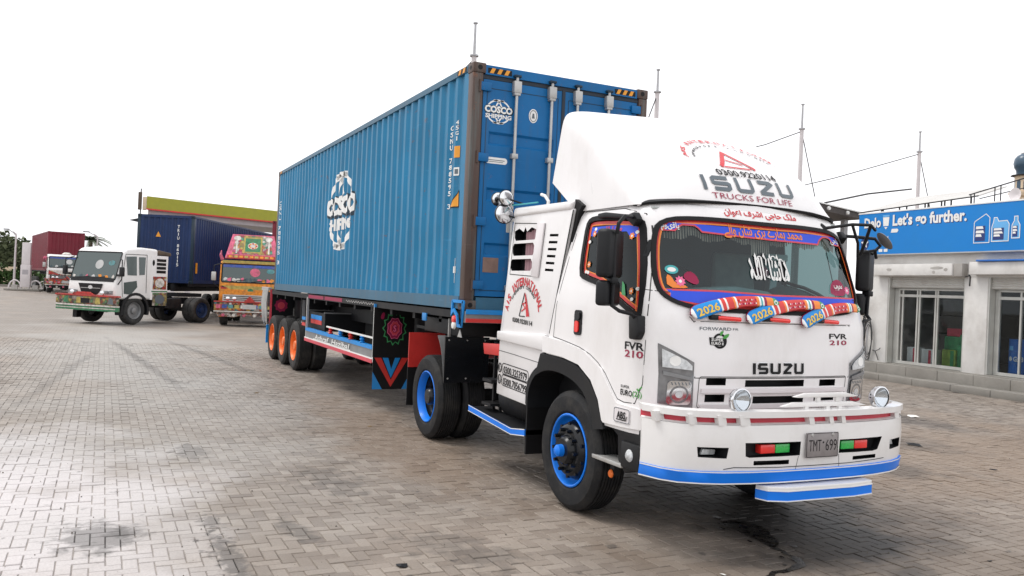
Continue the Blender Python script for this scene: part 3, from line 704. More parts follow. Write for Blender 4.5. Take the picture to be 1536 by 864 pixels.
cyl = lambda a, b, e=0: (.291*sin(a/.291), -.291*cos(a/.291)-e, b)
lay(shift(flat_text('Gx8', .22, .12, .03), .10, .42), 'lettering', 'deco_white', dA, cyl, du=.03)
lay(flat_poly(ell(-.10, .42, .055, .055)), 'emblem', 'deco_white', dA, cyl, du=.03)
lay(flat_poly([(-.16, .62), (-.02, .62), (-.02, .72), (-.16, .72)]), 'sticker', 'sign_light', dA, cyl, du=.03)
# iron bracket and stray marks on the wall, wires at the corner
MB().tube([(2.24, FY-.02, 2.76), (2.42, FY-.14, 2.76), (2.48, FY-.16, 2.77)], .014).tube([(2.46, FY-.15, 2.80), (2.50, FY-.15, 2.74), (2.49, FY-.15, 2.52)], .018).build('iron_bracket', 'dark_iron', shop)
rr = random.Random(21)
for k in range(5):
    pts = [(-.95+rr.uniform(-.05, .06), FY-.05+rr.uniform(-.05, .02), 3.3-(2.75*i/12)) for i in range(13)]
    MB().tube(pts, .012, 5).build('cable', 'rope', shop)
for k in range(4):
    r0 = .28+.05*k; pts = [(-.78+.42*r0*cos(a)+rr.uniform(-.01, .01), FY-.06-.012*k, 1.0+r0*1.5*sin(a)) for a in [pi*2*i/20 for i in range(21)]]
    MB().tube(pts, .011, 5).build('cable_coil', 'rope', shop)
MB().box(-1.02, -.9, FY+.1, FY+.3, 0, 4.4).build('drain_pipe', 'pole_grey', shop)
MB().tube([(-.62, FY-.03, .72), (-.5, FY-.06, .70), (-.36, FY-.06, .76), (-.33, FY-.05, .80)], .012, 6).tube([(-.5, FY-.06, .70), (-.42, FY-.06, .55), (-.4, FY-.04, .46)], .012, 6).build('cable', 'rope', shop)
for (x, z, w) in ((.05, 2.93, .15), (1.6, 2.96, .3), (1.86, 2.92, .1), (1.5, 2.86, .08)):
    lay(shift(flat_poly([(p[0]*(1+.5*rr.random()), p[1]*(1+.6*rr.random())) for p in ell(0, 0, w/2, .03, 9)]), x, z), 'scuff', 'plaster_grey', shop, sided(FY-.24, .002))
MB().box(2.75, 4.4, FY-.30, FY-.02, 3.105, 3.15).build('rolled_tarpaulin', 'drum_blue', shop, bevel=.015)

sign = thing('signboard', 'long blue shop signboard with white slogan and bottle pictures', 'signboard', tuple(Matrix.Translation(SA) @ Matrix.Rotation(SR, 4, 'Z') @ Vector((0, .62, 3.36))), SR)
SZ = 3.36
MB().box(-1.17, 9.0, 0, .16, 0, 1.13).build('sign_panel', 'sign_blue', sign)
MB().box(-1.19, 9.02, -.012, .17, 1.131, 1.165).build('top_edge', 'deco_white', sign); MB().box(-1.19, 9.02, -.010, .17, -.03, -.001).build('bottom_edge', 'dull_metal', sign)
sf = lambda a, b, e=0: (a, -.004-e, b-SZ)
def slogan(txt, u0, u1, z0, z1, bold=.035): return shift(flat_text(txt, u1-u0, z1-z0, bold), (u0+u1)/2, (z0+z1)/2)
def outl(txt, u0, u1, z0, z1, name='lettering'):
    lay(shift(flat_text(txt, (u1-u0), (z1-z0), .035), (u0+u1)/2+.022, (z0+z1)/2-.018), 'letter_shadow', 'sign_navy', sign, lambda a, b, e=0: (a, -.003, b-SZ))
    lay(slogan(txt, u0, u1, z0, z1), name, 'deco_white', sign, lambda a, b, e=0: (a, -.006, b-SZ))
outl('Delo', -.96, -.36, 4.09, 4.37); outl("Let's go further.", .05, 2.36, 4.02, 4.42)
lay(merge(flat_poly([(-.27, 4.12), (-.09, 4.12), (-.07, 4.36), (-.29, 4.36)]), flat_poly([(-.24, 4.09), (-.12, 4.09), (-.18, 4.03)])), 'cup_picture', 'deco_white', sign, lambda a, b, e=0: (a, -.006, b-SZ))
lay(flat_poly([(-.29, 4.37), (-.07, 4.37), (-.06, 4.42), (-.30, 4.42)]), 'cup_picture', 'sign_light', sign, lambda a, b, e=0: (a, -.006, b-SZ))
lay(flat_poly([(.0, 3.93), (.22, 3.93), (.26, 3.99), (.22, 4.03), (.03, 4.03)]), 'arrow_mark', 'deco_white', sign, lambda a, b, e=0: (a, -.006, b-SZ))
lay(flat_poly(ell(-.92, 3.66, .15, .17)), 'star_emblem', 'sign_navy', sign, lambda a, b, e=0: (a, -.005, b-SZ))
st = []
for k in range(10):
    a = pi/2+2*pi*k/10; r = .15 if k % 2 == 0 else .07; st.append((-.92+r*cos(a), 3.67+r*sin(a)))
lay(flat_poly(st), 'star_emblem', 'deco_white', sign, lambda a, b, e=0: (a, -.007, b-SZ))
lay(slogan('CALTEX', -1.1, -.72, 3.42, 3.49, .02), 'lettering', 'deco_white', sign, lambda a, b, e=0: (a, -.006, b-SZ))
for u in (-.40, -.22): lay(flat_poly([(u, 3.42), (u+.13, 3.42), (u+.13, 3.5), (u, 3.5)]), 'printed_mark', 'deco_white', sign, lambda a, b, e=0: (a, -.006, b-SZ))
lay(flat_poly([(-.14, 3.55), (-.10, 3.55), (-.08, 3.85), (-.14, 3.8)]), 'printed_mark', 'deco_white', sign, lambda a, b, e=0: (a, -.006, b-SZ))
def bottle(u, w, z0, z1, kind):
    h = z1-z0
    body = {0: [(0, 0), (w, 0), (w, h*.82), (w*.75, h*.95), (w*.05, h*.72), (0, h*.66)], 1: [(0, 0), (w, 0), (w*1.02, h*.7), (w*.9, h*.85), (w*.4, h*.84), (w*.3, h), (w*.12, h), (w*.1, h*.84), (0, h*.6)], 2: [(0, 0), (w, 0), (w, h*.6), (w*.72, h*.8), (w*.72, h), (w*.28, h), (w*.28, h*.8), (0, h*.6)]}[kind]
    lay(flat_poly([(u+a, z0+b) for a, b in body]), 'bottle_picture', 'sign_light' if kind else 'sign_blue', sign, lambda a, b, e=0: (a, -.005, b-SZ))
    lay(flat_stroke([(u+a, z0+b) for a, b in body], .018, closed=True), 'bottle_outline', 'deco_white', sign, lambda a, b, e=0: (a, -.008, b-SZ))
    lay(flat_poly([(u+w*.08, z0+h*.06), (u+w*.72, z0+h*.06), (u+w*.72, z0+h*.56), (u+w*.08, z0+h*.56)]), 'bottle_label', 'sign_navy', sign, lambda a, b, e=0: (a, -.007, b-SZ))
    for zz, ww in ((.46, .5), (.32, .56), (.2, .4)):
        lay(flat_poly([(u+w*.12, z0+h*zz), (u+w*(.12+ww), z0+h*zz), (u+w*(.1+ww*.9), z0+h*(zz+.09)), (u+w*.14, z0+h*(zz+.09))]), 'bottle_print', 'deco_white', sign, lambda a, b, e=0: (a, -.010, b-SZ))
bottle(2.58, .42, 3.56, 4.28, 0); bottle(3.06, .44, 3.58, 4.14, 1); bottle(3.58, .2, 3.64, 4.14, 2)
# rail and sheet roof above the sign
shed = thing('roof_shed', 'pale grey sheet roof on thin posts above the blue sign', 'roof', tuple(Matrix.Translation(SA) @ Matrix.Rotation(SR, 4, 'Z') @ Vector((0, 1.4, 4.51))), SR)
rf = MB()
e0, e1, r0, r1 = (-2.1, .1, .17), (1.9, .1, .33), (-3.6, 3.6, 1.02), (-.1, 3.6, 1.06)
rf.add([e0, e1, r1, r0]+[(a, b, c-.03) for a, b, c in (e0, e1, r1, r0)], [(0, 1, 2, 3), (7, 6, 5, 4), (0, 4, 5, 1), (1, 5, 6, 2), (2, 6, 7, 3), (3, 7, 4, 0)])
rf.build('roof_sheet', 'roof_sheet', shed, smooth=0)
MB().tube([(-2.15, .06, .155), (1.95, .06, .315)], .016, 6).build('eave_pipe', 'dark_iron', shed)
for k, x in enumerate((-1.2, -1.14, -.55, -.3, .32, .42, .85, .95, 1.15, 1.75)):
    MB().box(x, x+.03, .02, .05, .0, .155+(x+2.15)*.039).build('roof_post', 'dark_iron', shed)
rail = thing('pipe_railing', 'black pipe railing sloping up at the right end of the shop roof', 'railing', tuple(Matrix.Translation(SA) @ Matrix.Rotation(SR, 4, 'Z') @ Vector((0, 1.2, 4.51))), SR)
MB().tube([(1.9, 0, .32), (3.6, 0, .62)], .016, 6).build('rail_pipe', 'dark_iron', rail); MB().tube([(2.2, 0, .2), (3.6, 0, .38)], .012, 6).build('rail_pipe', 'dark_iron', rail)
for x in (1.95, 2.05, 2.62, 2.78): MB().tube([(x, 0, 0), (x, 0, .32+(x-1.9)*.17)], .014, 6).build('rail_post', 'dark_iron', rail)
dish = thing('roof_loudspeaker', 'white horn loudspeaker on the shop roof beside the minaret', 'loudspeaker', tuple(Matrix.Translation(SA) @ Matrix.Rotation(SR, 4, 'Z') @ Vector((3.26, 1.1, 4.51))), SR)
MB().lathe([(.02, .12), (.05, .06), (.09, .02), (.15, -.02), (.16, -.03), (.14, -.022), (.06, .03), (0, .04)], (0, 0, .2), 'y', 20).build('horn', 'pole_white', dish)
MB().tube([(0, .1, 0), (0, .1, .2)], .02, 6).build('stand', 'pole_white', dish)
# flat canopy left of the shop
can = thing('flat_canopy', 'dark brown canopy edge with two small lamps beside the signboard', 'canopy', (-10.6, 14.8, 0), 0, world=True)
MB().prism([(-8.95, 12.9), (-10.35, 16.6), (-13.6, 16.6), (-13.0, 12.9)], 'xy', 4.66, 4.84).build('roof_slab', 'awning_brown', can)
MB().prism([(-8.90, 12.85), (-10.3, 16.65), (-13.65, 16.65), (-13.05, 12.85)], 'xy', 4.845, 4.88).build('roof_edge', 'deco_white', can)
for x, y in ((-9.35, 14.05), (-9.85, 15.35)): MB().lathe([(0, -.05), (.05, -.05), (.06, 0)], (x+.04, y, 4.74), 'x', 12, -1).build('edge_lamp', 'deco_white', can)
for x, y in ((-12.6, 13.2), (-12.9, 16.3), (-10.8, 16.3)): MB().box(x-.08, x+.08, y-.08, y+.08, 0, 4.66).build('canopy_post', 'pole_grey', can)

# ------------------------------------------------------------------ masts with guy ropes
def mast(x, y, H, hj, label, ropes):
    t = thing('steel_mast', label, 'mast', (x, y, 0), 0, 'tall steel masts behind the trucks')
    MB().tube([(0, 0, 0), (0, 0, hj)], [.13, .10], 12).build('lower_pole', 'pole_white', t)
    MB().tube([(0, 0, hj-.1), (0, 0, H)], [.06, .045], 10).tube([(0, 0, H), (0, 0, H+.05)], .09, 10).build('upper_pole', 'pole_grey', t)
    MB().lathe([(.13, 0), (.17, 0), (.17, .06), (.08, .06)], (0, 0, hj), 'z', 12).build('collar', 'pole_grey', t)
    for dx, dy, dz in ropes: MB().tube([(0, 0, hj-.1), (dx*.5, dy*.5, hj-.1+dz*.5-.12), (dx, dy, hj-.1+dz)], .025, 5).build('guy_rope', 'rope', t)
mast(-20.76, 7.37, 12, 10.75, 'pale steel mast rising just behind the blue container roof', ((-4.5, -3.5, -4.6), (.5, 1.2, -10)))
mast(-22.29, 16.89, 12, 11.0, 'thin steel mast beside the right top corner of the blue container', ((.3, .8, -10.5), (1, -3, -6)))
mast(-23.56, 26.72, 12, 10.75, 'white steel mast with guy ropes above the white wind deflector', ((-1.5, -3.4, -1.3), (1.0, 2.3, -9.8)))
mast(-24.74, 36.85, 12, 10.85, 'thin steel mast with guy ropes above the pale sheet roof', ((-2, -11, -3.4), (.6, 1.6, -6.5)))
cb = MB().tube([(-24.8, 36.4, 8.7), (-23.6, 31.6, 7.9), (-22.6, 27.5, 7.0)], .045, 6).build('overhead_cable', 'rope'); tag(cb, 'dark overhead cable sloping between the two right masts', 'cable')

# ------------------------------------------------------------------ minaret at the right edge
mn = thing('minaret', 'cream minaret with dark blue onion dome at the right edge', 'minaret', (-29.4, 53.35, 0))
oct_ = lambda r, z: [(r*cos(pi/8+pi/4*k), r*sin(pi/8+pi/4*k), z) for k in range(8)]
MB().loft([oct_(.66, 0), oct_(.66, 10.2)], True, True).build('shaft', 'tile_cream', mn, smooth=0)
MB().loft([oct_(.86, 10.1), oct_(.95, 10.3), oct_(.95, 10.42), oct_(.86, 10.42)], True, True).build('balcony', 'tile_cream', mn, smooth=0)
MB().loft([oct_(.60, 10.42), oct_(.60, 11.55)], True, True).build('lantern', 'tile_cream', mn, smooth=0)
for k in range(8):
    a = pi/4*k; c, s = cos(a), sin(a); rr0 = .60*cos(pi/8)+.006
    pl = plane((c*rr0, s*rr0, 0), (-s, c, 0), (0, 0, 1), .004)
    lay(flat_poly([(-.14, 10.55), (.14, 10.55), (.14, 11.1)] + [(.14*cos(b), 11.1+.2*sin(b)) for b in (pi*.25, pi*.5, pi*.75)] + [(-.14, 11.1)]), 'arched_window', 'dome_blue', mn, pl)
MB().loft([oct_(.84, 11.55), oct_(.86, 11.62), oct_(.62, 11.66)], True, True).build('cornice', 'dark_iron', mn, smooth=0)
MB().lathe([(.50, 11.66), (.52, 11.95), (.64, 12.15), (.70, 12.45), (.64, 12.78), (.48, 13.0), (.25, 13.13), (.08, 13.2)], (0, 0, 0), 'z', 24).build('dome', 'dome_blue', mn)
MB().lathe([(.24, 13.14), (.26, 13.18), (.10, 13.2), (.12, 13.3), (.04, 13.36), (.06, 13.46), (.015, 13.5), (.01, 13.7)], (0, 0, 0), 'z', 14).build('finial', 'pole_white', mn)
# ------------------------------------------------------------------ the white tractor (faces +X; its right side, -Y, faces the camera)
XC = [(.85, 3.80), (1.1, 3.83), (1.35, 3.85), (1.75, 3.83), (1.9, 3.78), (2.2, 3.68), (2.55, 3.57), (2.63, 3.54), (2.70, 3.50), (2.75, 3.43), (2.79, 3.25)]
WW = [(.85, 1.2), (1.9, 1.19), (2.3, 1.155), (2.55, 1.12), (2.64, 1.10), (2.72, 1.06), (2.79, .98)]
DD = [(0, 0), (.35, -.012), (.67, -.05), (.85, -.105), (.93, -.155), (.975, -.22), (.995, -.32), (1, -.42)]
DI = [(d, s) for s, d in reversed(DD)]
def cab_front(y, z, off=0): return (interp(z, XC)+interp(abs(y)/interp(z, WW), DD)+off, y, z)
def cab_side(x, z, off=0, sgn=-1): return (x, sgn*(interp(x-interp(z, XC), DI)*interp(z, WW)+off), z)
def frontL(off): return lambda a, b, e=0: cab_front(a, b, off+e)
def sideL(off, sgn=-1): return lambda a, b, e=0: cab_side(a, b, off+e, sgn)
T = thing('tractor_truck', 'white tractor truck with wind deflector and decorated windscreen in the foreground', 'truck', (1.6, 0, 0), world=True)
# cab shell: outer and inner skins, then openings cut through it
def xrear(z): return interp(z, [(.85, 1.98), (1.43, 2.05), (2.72, 2.42), (2.76, 2.42)])
SS = [0, .2, .35, .5, .67, .77, .85, .9, .93, .955, .975, .988, .995, 1]
def ring(z, ins=0):
    W = interp(z, WW)-ins; xc = interp(z, XC)-ins; pts = []
    zz = z-ins*.6 if z > 2.7 else z
    for s in SS: pts.append((xc+interp(s, DD), W*s, zz))
    R = [(xrear(z)+ins, W, zz)]
    right = [(x, -y, w) for x, y, w in pts[1:]]
    return [(xrear(z)+ins, -W, zz)] + list(reversed(right)) + pts + R
zs = [.86, 1.0, 1.1, 1.2, 1.35, 1.5, 1.65, 1.75, 1.83, 1.9, 2.0, 2.1, 2.2, 2.3, 2.4, 2.5, 2.55, 2.6, 2.64, 2.67, 2.70, 2.73, 2.76, 2.79]
m = MB(); m.loft([ring(z) for z in zs], True, True); m.loft([ring(z, .045) for z in [.90]+zs[1:]], True, True)
cab = m.build('cab', 'white_paint', T, smooth=32)
bm_ = bmesh.new(); bm_.from_mesh(cab.data); bmesh.ops.recalc_face_normals(bm_, faces=bm_.faces)
# inner skin must point inwards so that the shell is hollow
isl = set(); bm_.faces.ensure_lookup_table(); stack = [bm_.faces[0]]
while stack:
    f = stack.pop()
    if f in isl: continue
    isl.add(f); stack += [g for e in f.edges for g in e.link_faces]
inner = [f for f in bm_.faces if f not in isl]; bmesh.ops.reverse_faces(bm_, faces=inner); bm_.to_mesh(cab.data); bm_.free()
WS = smooth_poly([(-.98, 2.585), (-.60, 2.615), (0, 2.605), (.60, 2.615), (.98, 2.585), (1.06, 2.40), (1.10, 2.05), (1.03, 1.92), (.80, 1.855), (.4, 1.845), (-.4, 1.845), (-.80, 1.855), (-1.03, 1.92), (-1.10, 2.05), (-1.06, 2.40)], 2)
SW = smooth_poly([(2.62, 2.60), (2.75, 2.61), (3.20, 2.59), (3.36, 2.56), (3.41, 2.46), (3.51, 2.10), (3.545, 1.80), (3.50, 1.79), (3.30, 1.875), (2.95, 2.03), (2.66, 2.085), (2.585, 2.12), (2.585, 2.35), (2.585, 2.55)], 1)
def inset(poly, d):
    cx = sum(p[0] for p in poly)/len(poly); cy = sum(p[1] for p in poly)/len(poly); out = []; n = len(poly)
    area = sum(poly[i][0]*poly[(i+1) % n][1]-poly[(i+1) % n][0]*poly[i][1] for i in range(n)); sg = 1 if area > 0 else -1
    for i in range(n):
        a, b, c = poly[i-1], poly[i], poly[(i+1) % n]
        t = Vector((c[0]-a[0], c[1]-a[1])).normalized(); out.append((b[0]-t.y*d*sg, b[1]+t.x*d*sg))
    return out
ARCH = [(1.5, .70), (1.5, 1.30), (1.9, 1.40), (2.01, 1.36), (2.38, 1.35), (2.68, 1.31), (2.90, 1.20), (3.03, 1.05), (3.11, .88), (3.13, .70)]
SLOTS = [(-.715, -.535, 1.268, 1.322), (-.715, -.535, 1.135, 1.195), (-.35, .27, 1.255, 1.31), (-.26, .28, 1.12, 1.178), (.45, .65, 1.255, 1.31), (.40, .65, 1.13, 1.19)]
c = MB(); c.prism(inset(WS, .02), 'yz', 3.0, 4.2)
cut = c.build('cut', 'rubber_trim'); boolean(cab, cut)
c = MB(); c.prism(inset(SW, .02), 'xz', -1.4, 1.4); cut = c.build('cut', 'rubber_trim'); boolean(cab, cut)
c = MB(); c.prism(ARCH, 'xz', -1.4, 1.4); cut = c.build('cut', 'interior'); boolean(cab, cut)
c = MB()
for a, b, z0, z1 in SLOTS: c.box(3.55, 4.1, a, b, z0, z1)
cut = c.build('cut', 'black_plastic'); boolean(cab, cut)
MB().box(3.55, 3.70, -.78, .78, 1.05, 1.36).build('radiator', 'black_plastic', T)
# floor, dash, seats, steering wheel inside
MB().box(2.15, 3.62, -1.1, 1.1, 1.36, 1.40).build('cab_floor', 'interior', T)
m = MB(); m.prism([(3.22, 1.40), (3.18, 1.80), (3.24, 1.93), (3.45, 1.97), (3.60, 1.90), (3.62, 1.5)], 'xz', -1.04, 1.04); m.build('dashboard', 'dash', T, bevel=.03)
MB().prism([(-.62, 1.95), (-.5, 2.03), (-.15, 2.06), (.2, 2.03), (.36, 1.96)], 'yz', 3.22, 3.46).build('instrument_hood', 'interior_cloth', T, bevel=.02)
for y in (-.62, .62):
    MB().box(2.50, 2.98, y-.26, y+.26, 1.40, 1.78).build('seat', 'interior_cloth' if y > 0 else 'interior', T, bevel=.04)
    MB().prism([(2.44, 1.75), (2.58, 1.75), (2.50, 2.40), (2.40, 2.42)], 'xz', y-.25, y+.25).build('seat_back', 'interior_cloth' if y > 0 else 'interior', T, bevel=.04)
a = [2*pi*k/24 for k in range(25)]
MB().tube([(3.08+.09*sin(t), -.55+.22*cos(t), 2.0+.2*sin(t)) for t in a], .016, 6).tube([(3.08, -.55, 2.0), (3.35, -.55, 1.8)], .03, 6).build('steering_wheel', 'black_plastic', T)
MB().box(2.43, 2.47, -1.05, 1.05, 1.4, 2.66).build('back_lining', 'interior', T)
MB().box(2.5, 3.4, -1.0, 1.0, 2.66, 2.675).build('head_lining', 'interior_cloth', T)
# glass and its painted borders
lay(flat_poly(inset(WS, .012)), 'windscreen', 'windshield_glass', T, frontL(-.010), du=.08, dv=.06)
WSP = bpy.data.objects['windscreen']
lay(flat_stroke(inset(WS, .012), .034, closed=True), 'rubber_seal', 'rubber_trim', T, frontL(.004), thick=.012)
B1 = inset(WS, .036)
lay(flat_stroke(B1, .026, closed=True), 'border_line', 'deco_red', WSP, frontL(-.004)); lay(flat_stroke(inset(WS, .054), .012, closed=True), 'border_line', 'deco_orange', WSP, frontL(-.0035))
IN = inset(WS, .068)
def clipped(zlow=None, zup=None):
    b = flat_poly(IN)
    return b
def strip_top():
    lo = [(-.99, 2.485), (-.86, 2.485), (-.83, 2.515), (-.79, 2.54), (-.735, 2.575), (-.68, 2.54), (-.645, 2.515), (-.62, 2.487), (-.337, 2.475), (.07, 2.465), (.64, 2.462), (.67, 2.50), (.72, 2.53), (.77, 2.556), (.82, 2.53), (.86, 2.50), (.885, 2.475), (.99, 2.47)]
    up = [(x, min(2.565, interp(x, [(-.93, 2.52), (-.90, 2.545), (-.6, 2.548), (0, 2.54), (.6, 2.548), (.90, 2.545), (.93, 2.52)]))) for x in (.985, .93, .9, .8, .6, .3, 0, -.3, -.6, -.8, -.9, -.93, -.985)]
    up = [(max(-.965, min(.965, x)), z) for x, z in up]; lo = [(max(-.975, min(.975, x)), min(z, interp(abs(x), [(0, 2.536), (.9, 2.536)]))) for x, z in lo]
    return lo, up
lo, up = strip_top()
lay(flat_poly(lo+up), 'sun_strip', 'deco_blue', WSP, frontL(-.003), du=.06)
lay(flat_stroke(lo, .014), 'strip_edge', 'deco_red2', WSP, frontL(-.002), du=.08)
bl = [(-1.035, 2.005), (-.55, 2.01), (0, 1.995), (.55, 2.0), (1.03, 2.0), (1.0, 1.955), (.93, 1.925), (.75, 1.905), (.4, 1.90), (-.4, 1.90), (-.75, 1.905), (-.93, 1.925), (-1.0, 1.955)]
lay(flat_poly(bl), 'lower_strip', 'deco_blue', WSP, frontL(-.003), du=.06)
lay(flat_stroke(bl[:5], .014), 'strip_edge', 'deco_red2', WSP, frontL(-.002), du=.08)
lay(shift(flat_text(arabic('محمد ہمارے بڑی شان والے'), .86, .115, .02), .02, 2.512), 'lettering', 'deco_orange', WSP, frontL(.000), du=.1)
lay(shift(flat_text(arabic('یاقیوم'), .15, .075, .02), -.895, 2.515), 'lettering', 'deco_white', WSP, frontL(.0005), du=.08)
lay(shift(flat_text(arabic('یاحی'), .13, .075, .02), .90, 2.508), 'lettering', 'deco_white', WSP, frontL(.0005), du=.08)
# tall calligraphy in the middle of the glass: long uprights over joined letters
cal = shift(flat_text(arabic('ماشاءاللہ'), .42, .20, .022), .0, 2.205); parts = [cal]
for x0, z0, z1, ln in ((-.20, 2.14, 2.30, .015), (-.135, 2.22, 2.345, .02), (-.045, 2.24, 2.35, .02), (.02, 2.22, 2.345, .02), (.10, 2.24, 2.345, .02), (.175, 2.13, 2.30, .02)):
    parts.append(flat_poly([(x0-.012, z1-.03), (x0+.004, z1), (x0+.012+ln*.3, z1-.05), (x0+ln+.007, (z0+z1)/2), (x0+ln*.6+.004, z0), (x0+ln*.6-.004, z0+.012), (x0+ln-.007, (z0+z1)/2)]))
for x0, z0, r in ((-.09, 2.30, .022), (.06, 2.31, .022), (.14, 2.29, .02)):
    parts.append(flat_stroke(ell(x0, z0, r, r*.7, 10, -.4, 3.6), .009))
lay(merge(*parts), 'calligraphy', 'deco_white', WSP, frontL(.0), du=.1)
# flower stickers in the lower corners
def flower(cx, cz, r, mat, fn, n=9, par=None):
    lay(flat_poly([(cx+r*(1 if k % 2 else .68)*cos(pi*k/n), cz+r*(1 if k % 2 else .68)*sin(pi*k/n)) for k in range(2*n)]), 'flower_sticker', mat, par, fn)
    lay(flat_poly(ell(cx, cz, r*.3, r*.3, 10)), 'flower_centre', 'deco_white', par, lambda a, b, e=0, f=fn: tuple(Vector(f(a, b, e))+Vector((.0012, -.0006, 0))))
flower(-.885, 2.075, .045, 'deco_pink', frontL(.0), par=WSP); flower(.93, 2.07, .04, 'deco_pink', frontL(.0), par=WSP)
lay(flat_poly(smooth_poly([(-1.0, 2.02), (-.82, 2.02), (-.86, 2.05), (-.93, 2.06), (-.95, 2.11), (-.99, 2.13)], 1)), 'leaf_sticker', 'deco_orange', WSP, frontL(-.002), du=.05)
lay(flat_poly(ell(-.94, 2.165, .055, .035)), 'oval_sticker', 'deco_teal', WSP, frontL(-.002)); lay(flat_poly(ell(-.94, 2.165, .035, .018)), 'oval_sticker', 'deco_white', WSP, frontL(-.0005))
lay(flat_poly(smooth_poly([(-.86, 2.12), (-.80, 2.165), (-.74, 2.13), (-.72, 2.07), (-.76, 2.05), (-.83, 2.08)], 1)), 'rose_sticker', 'deco_maroon', WSP, frontL(-.002))
lay(flat_poly(smooth_poly([(.68, 2.02), (.90, 2.02), (.90, 2.10), (.85, 2.16), (.76, 2.16), (.69, 2.1)], 1)), 'rose_sticker', 'deco_maroon', WSP, frontL(-.002))
lay(shift(flat_text(arabic('محبوب'), .12, .05, .02), .80, 2.09), 'lettering', 'deco_white', WSP, frontL(.0))
# fringe hanging inside along the top of the glass
fr = MB(); r_ = random.Random(4); x = -.93
while x < .93:
    w = .022; L = .035+.045*abs(sin(x*9))+r_.uniform(0, .015)+(.10 if abs(x+.02) < .10 else 0)
    x0, _, _ = cab_front(x, 2.5); x0 -= .05
    fr.add([(x0, x, 2.58), (x0, x+w, 2.58), (x0+.02, x+w*.8, 2.50-L), (x0+.02, x+w*.2, 2.50-L)], [(0, 1, 2, 3)]); x += w*1.02
o = fr.build('curtain_fringe', 'fringe', T, recalc=False); o['kind'] = 'stuff'
MB().box(3.40, 3.44, .18, .42, 2.30, 2.36).build('rear_view_mirror', 'dash', T, bevel=.01)
MB().tube([(3.42, .30, 2.36), (3.47, .32, 2.52)], .012, 6).build('mirror_stem', 'black_plastic', T)
MB().prism([(.26, 2.28), (.44, 2.3), (.42, 2.08), (.34, 2.05), (.36, 2.18)], 'yz', 3.30, 3.31).build('hanging_cloth', 'interior_cloth', T)
MB().lathe([(0, -.05), (.05, -.04), (.075, 0), (.05, .04), (0, .05)], (3.30, .24, 2.20), 'z', 14).build('hanging_ornament', 'deco_maroon', T)
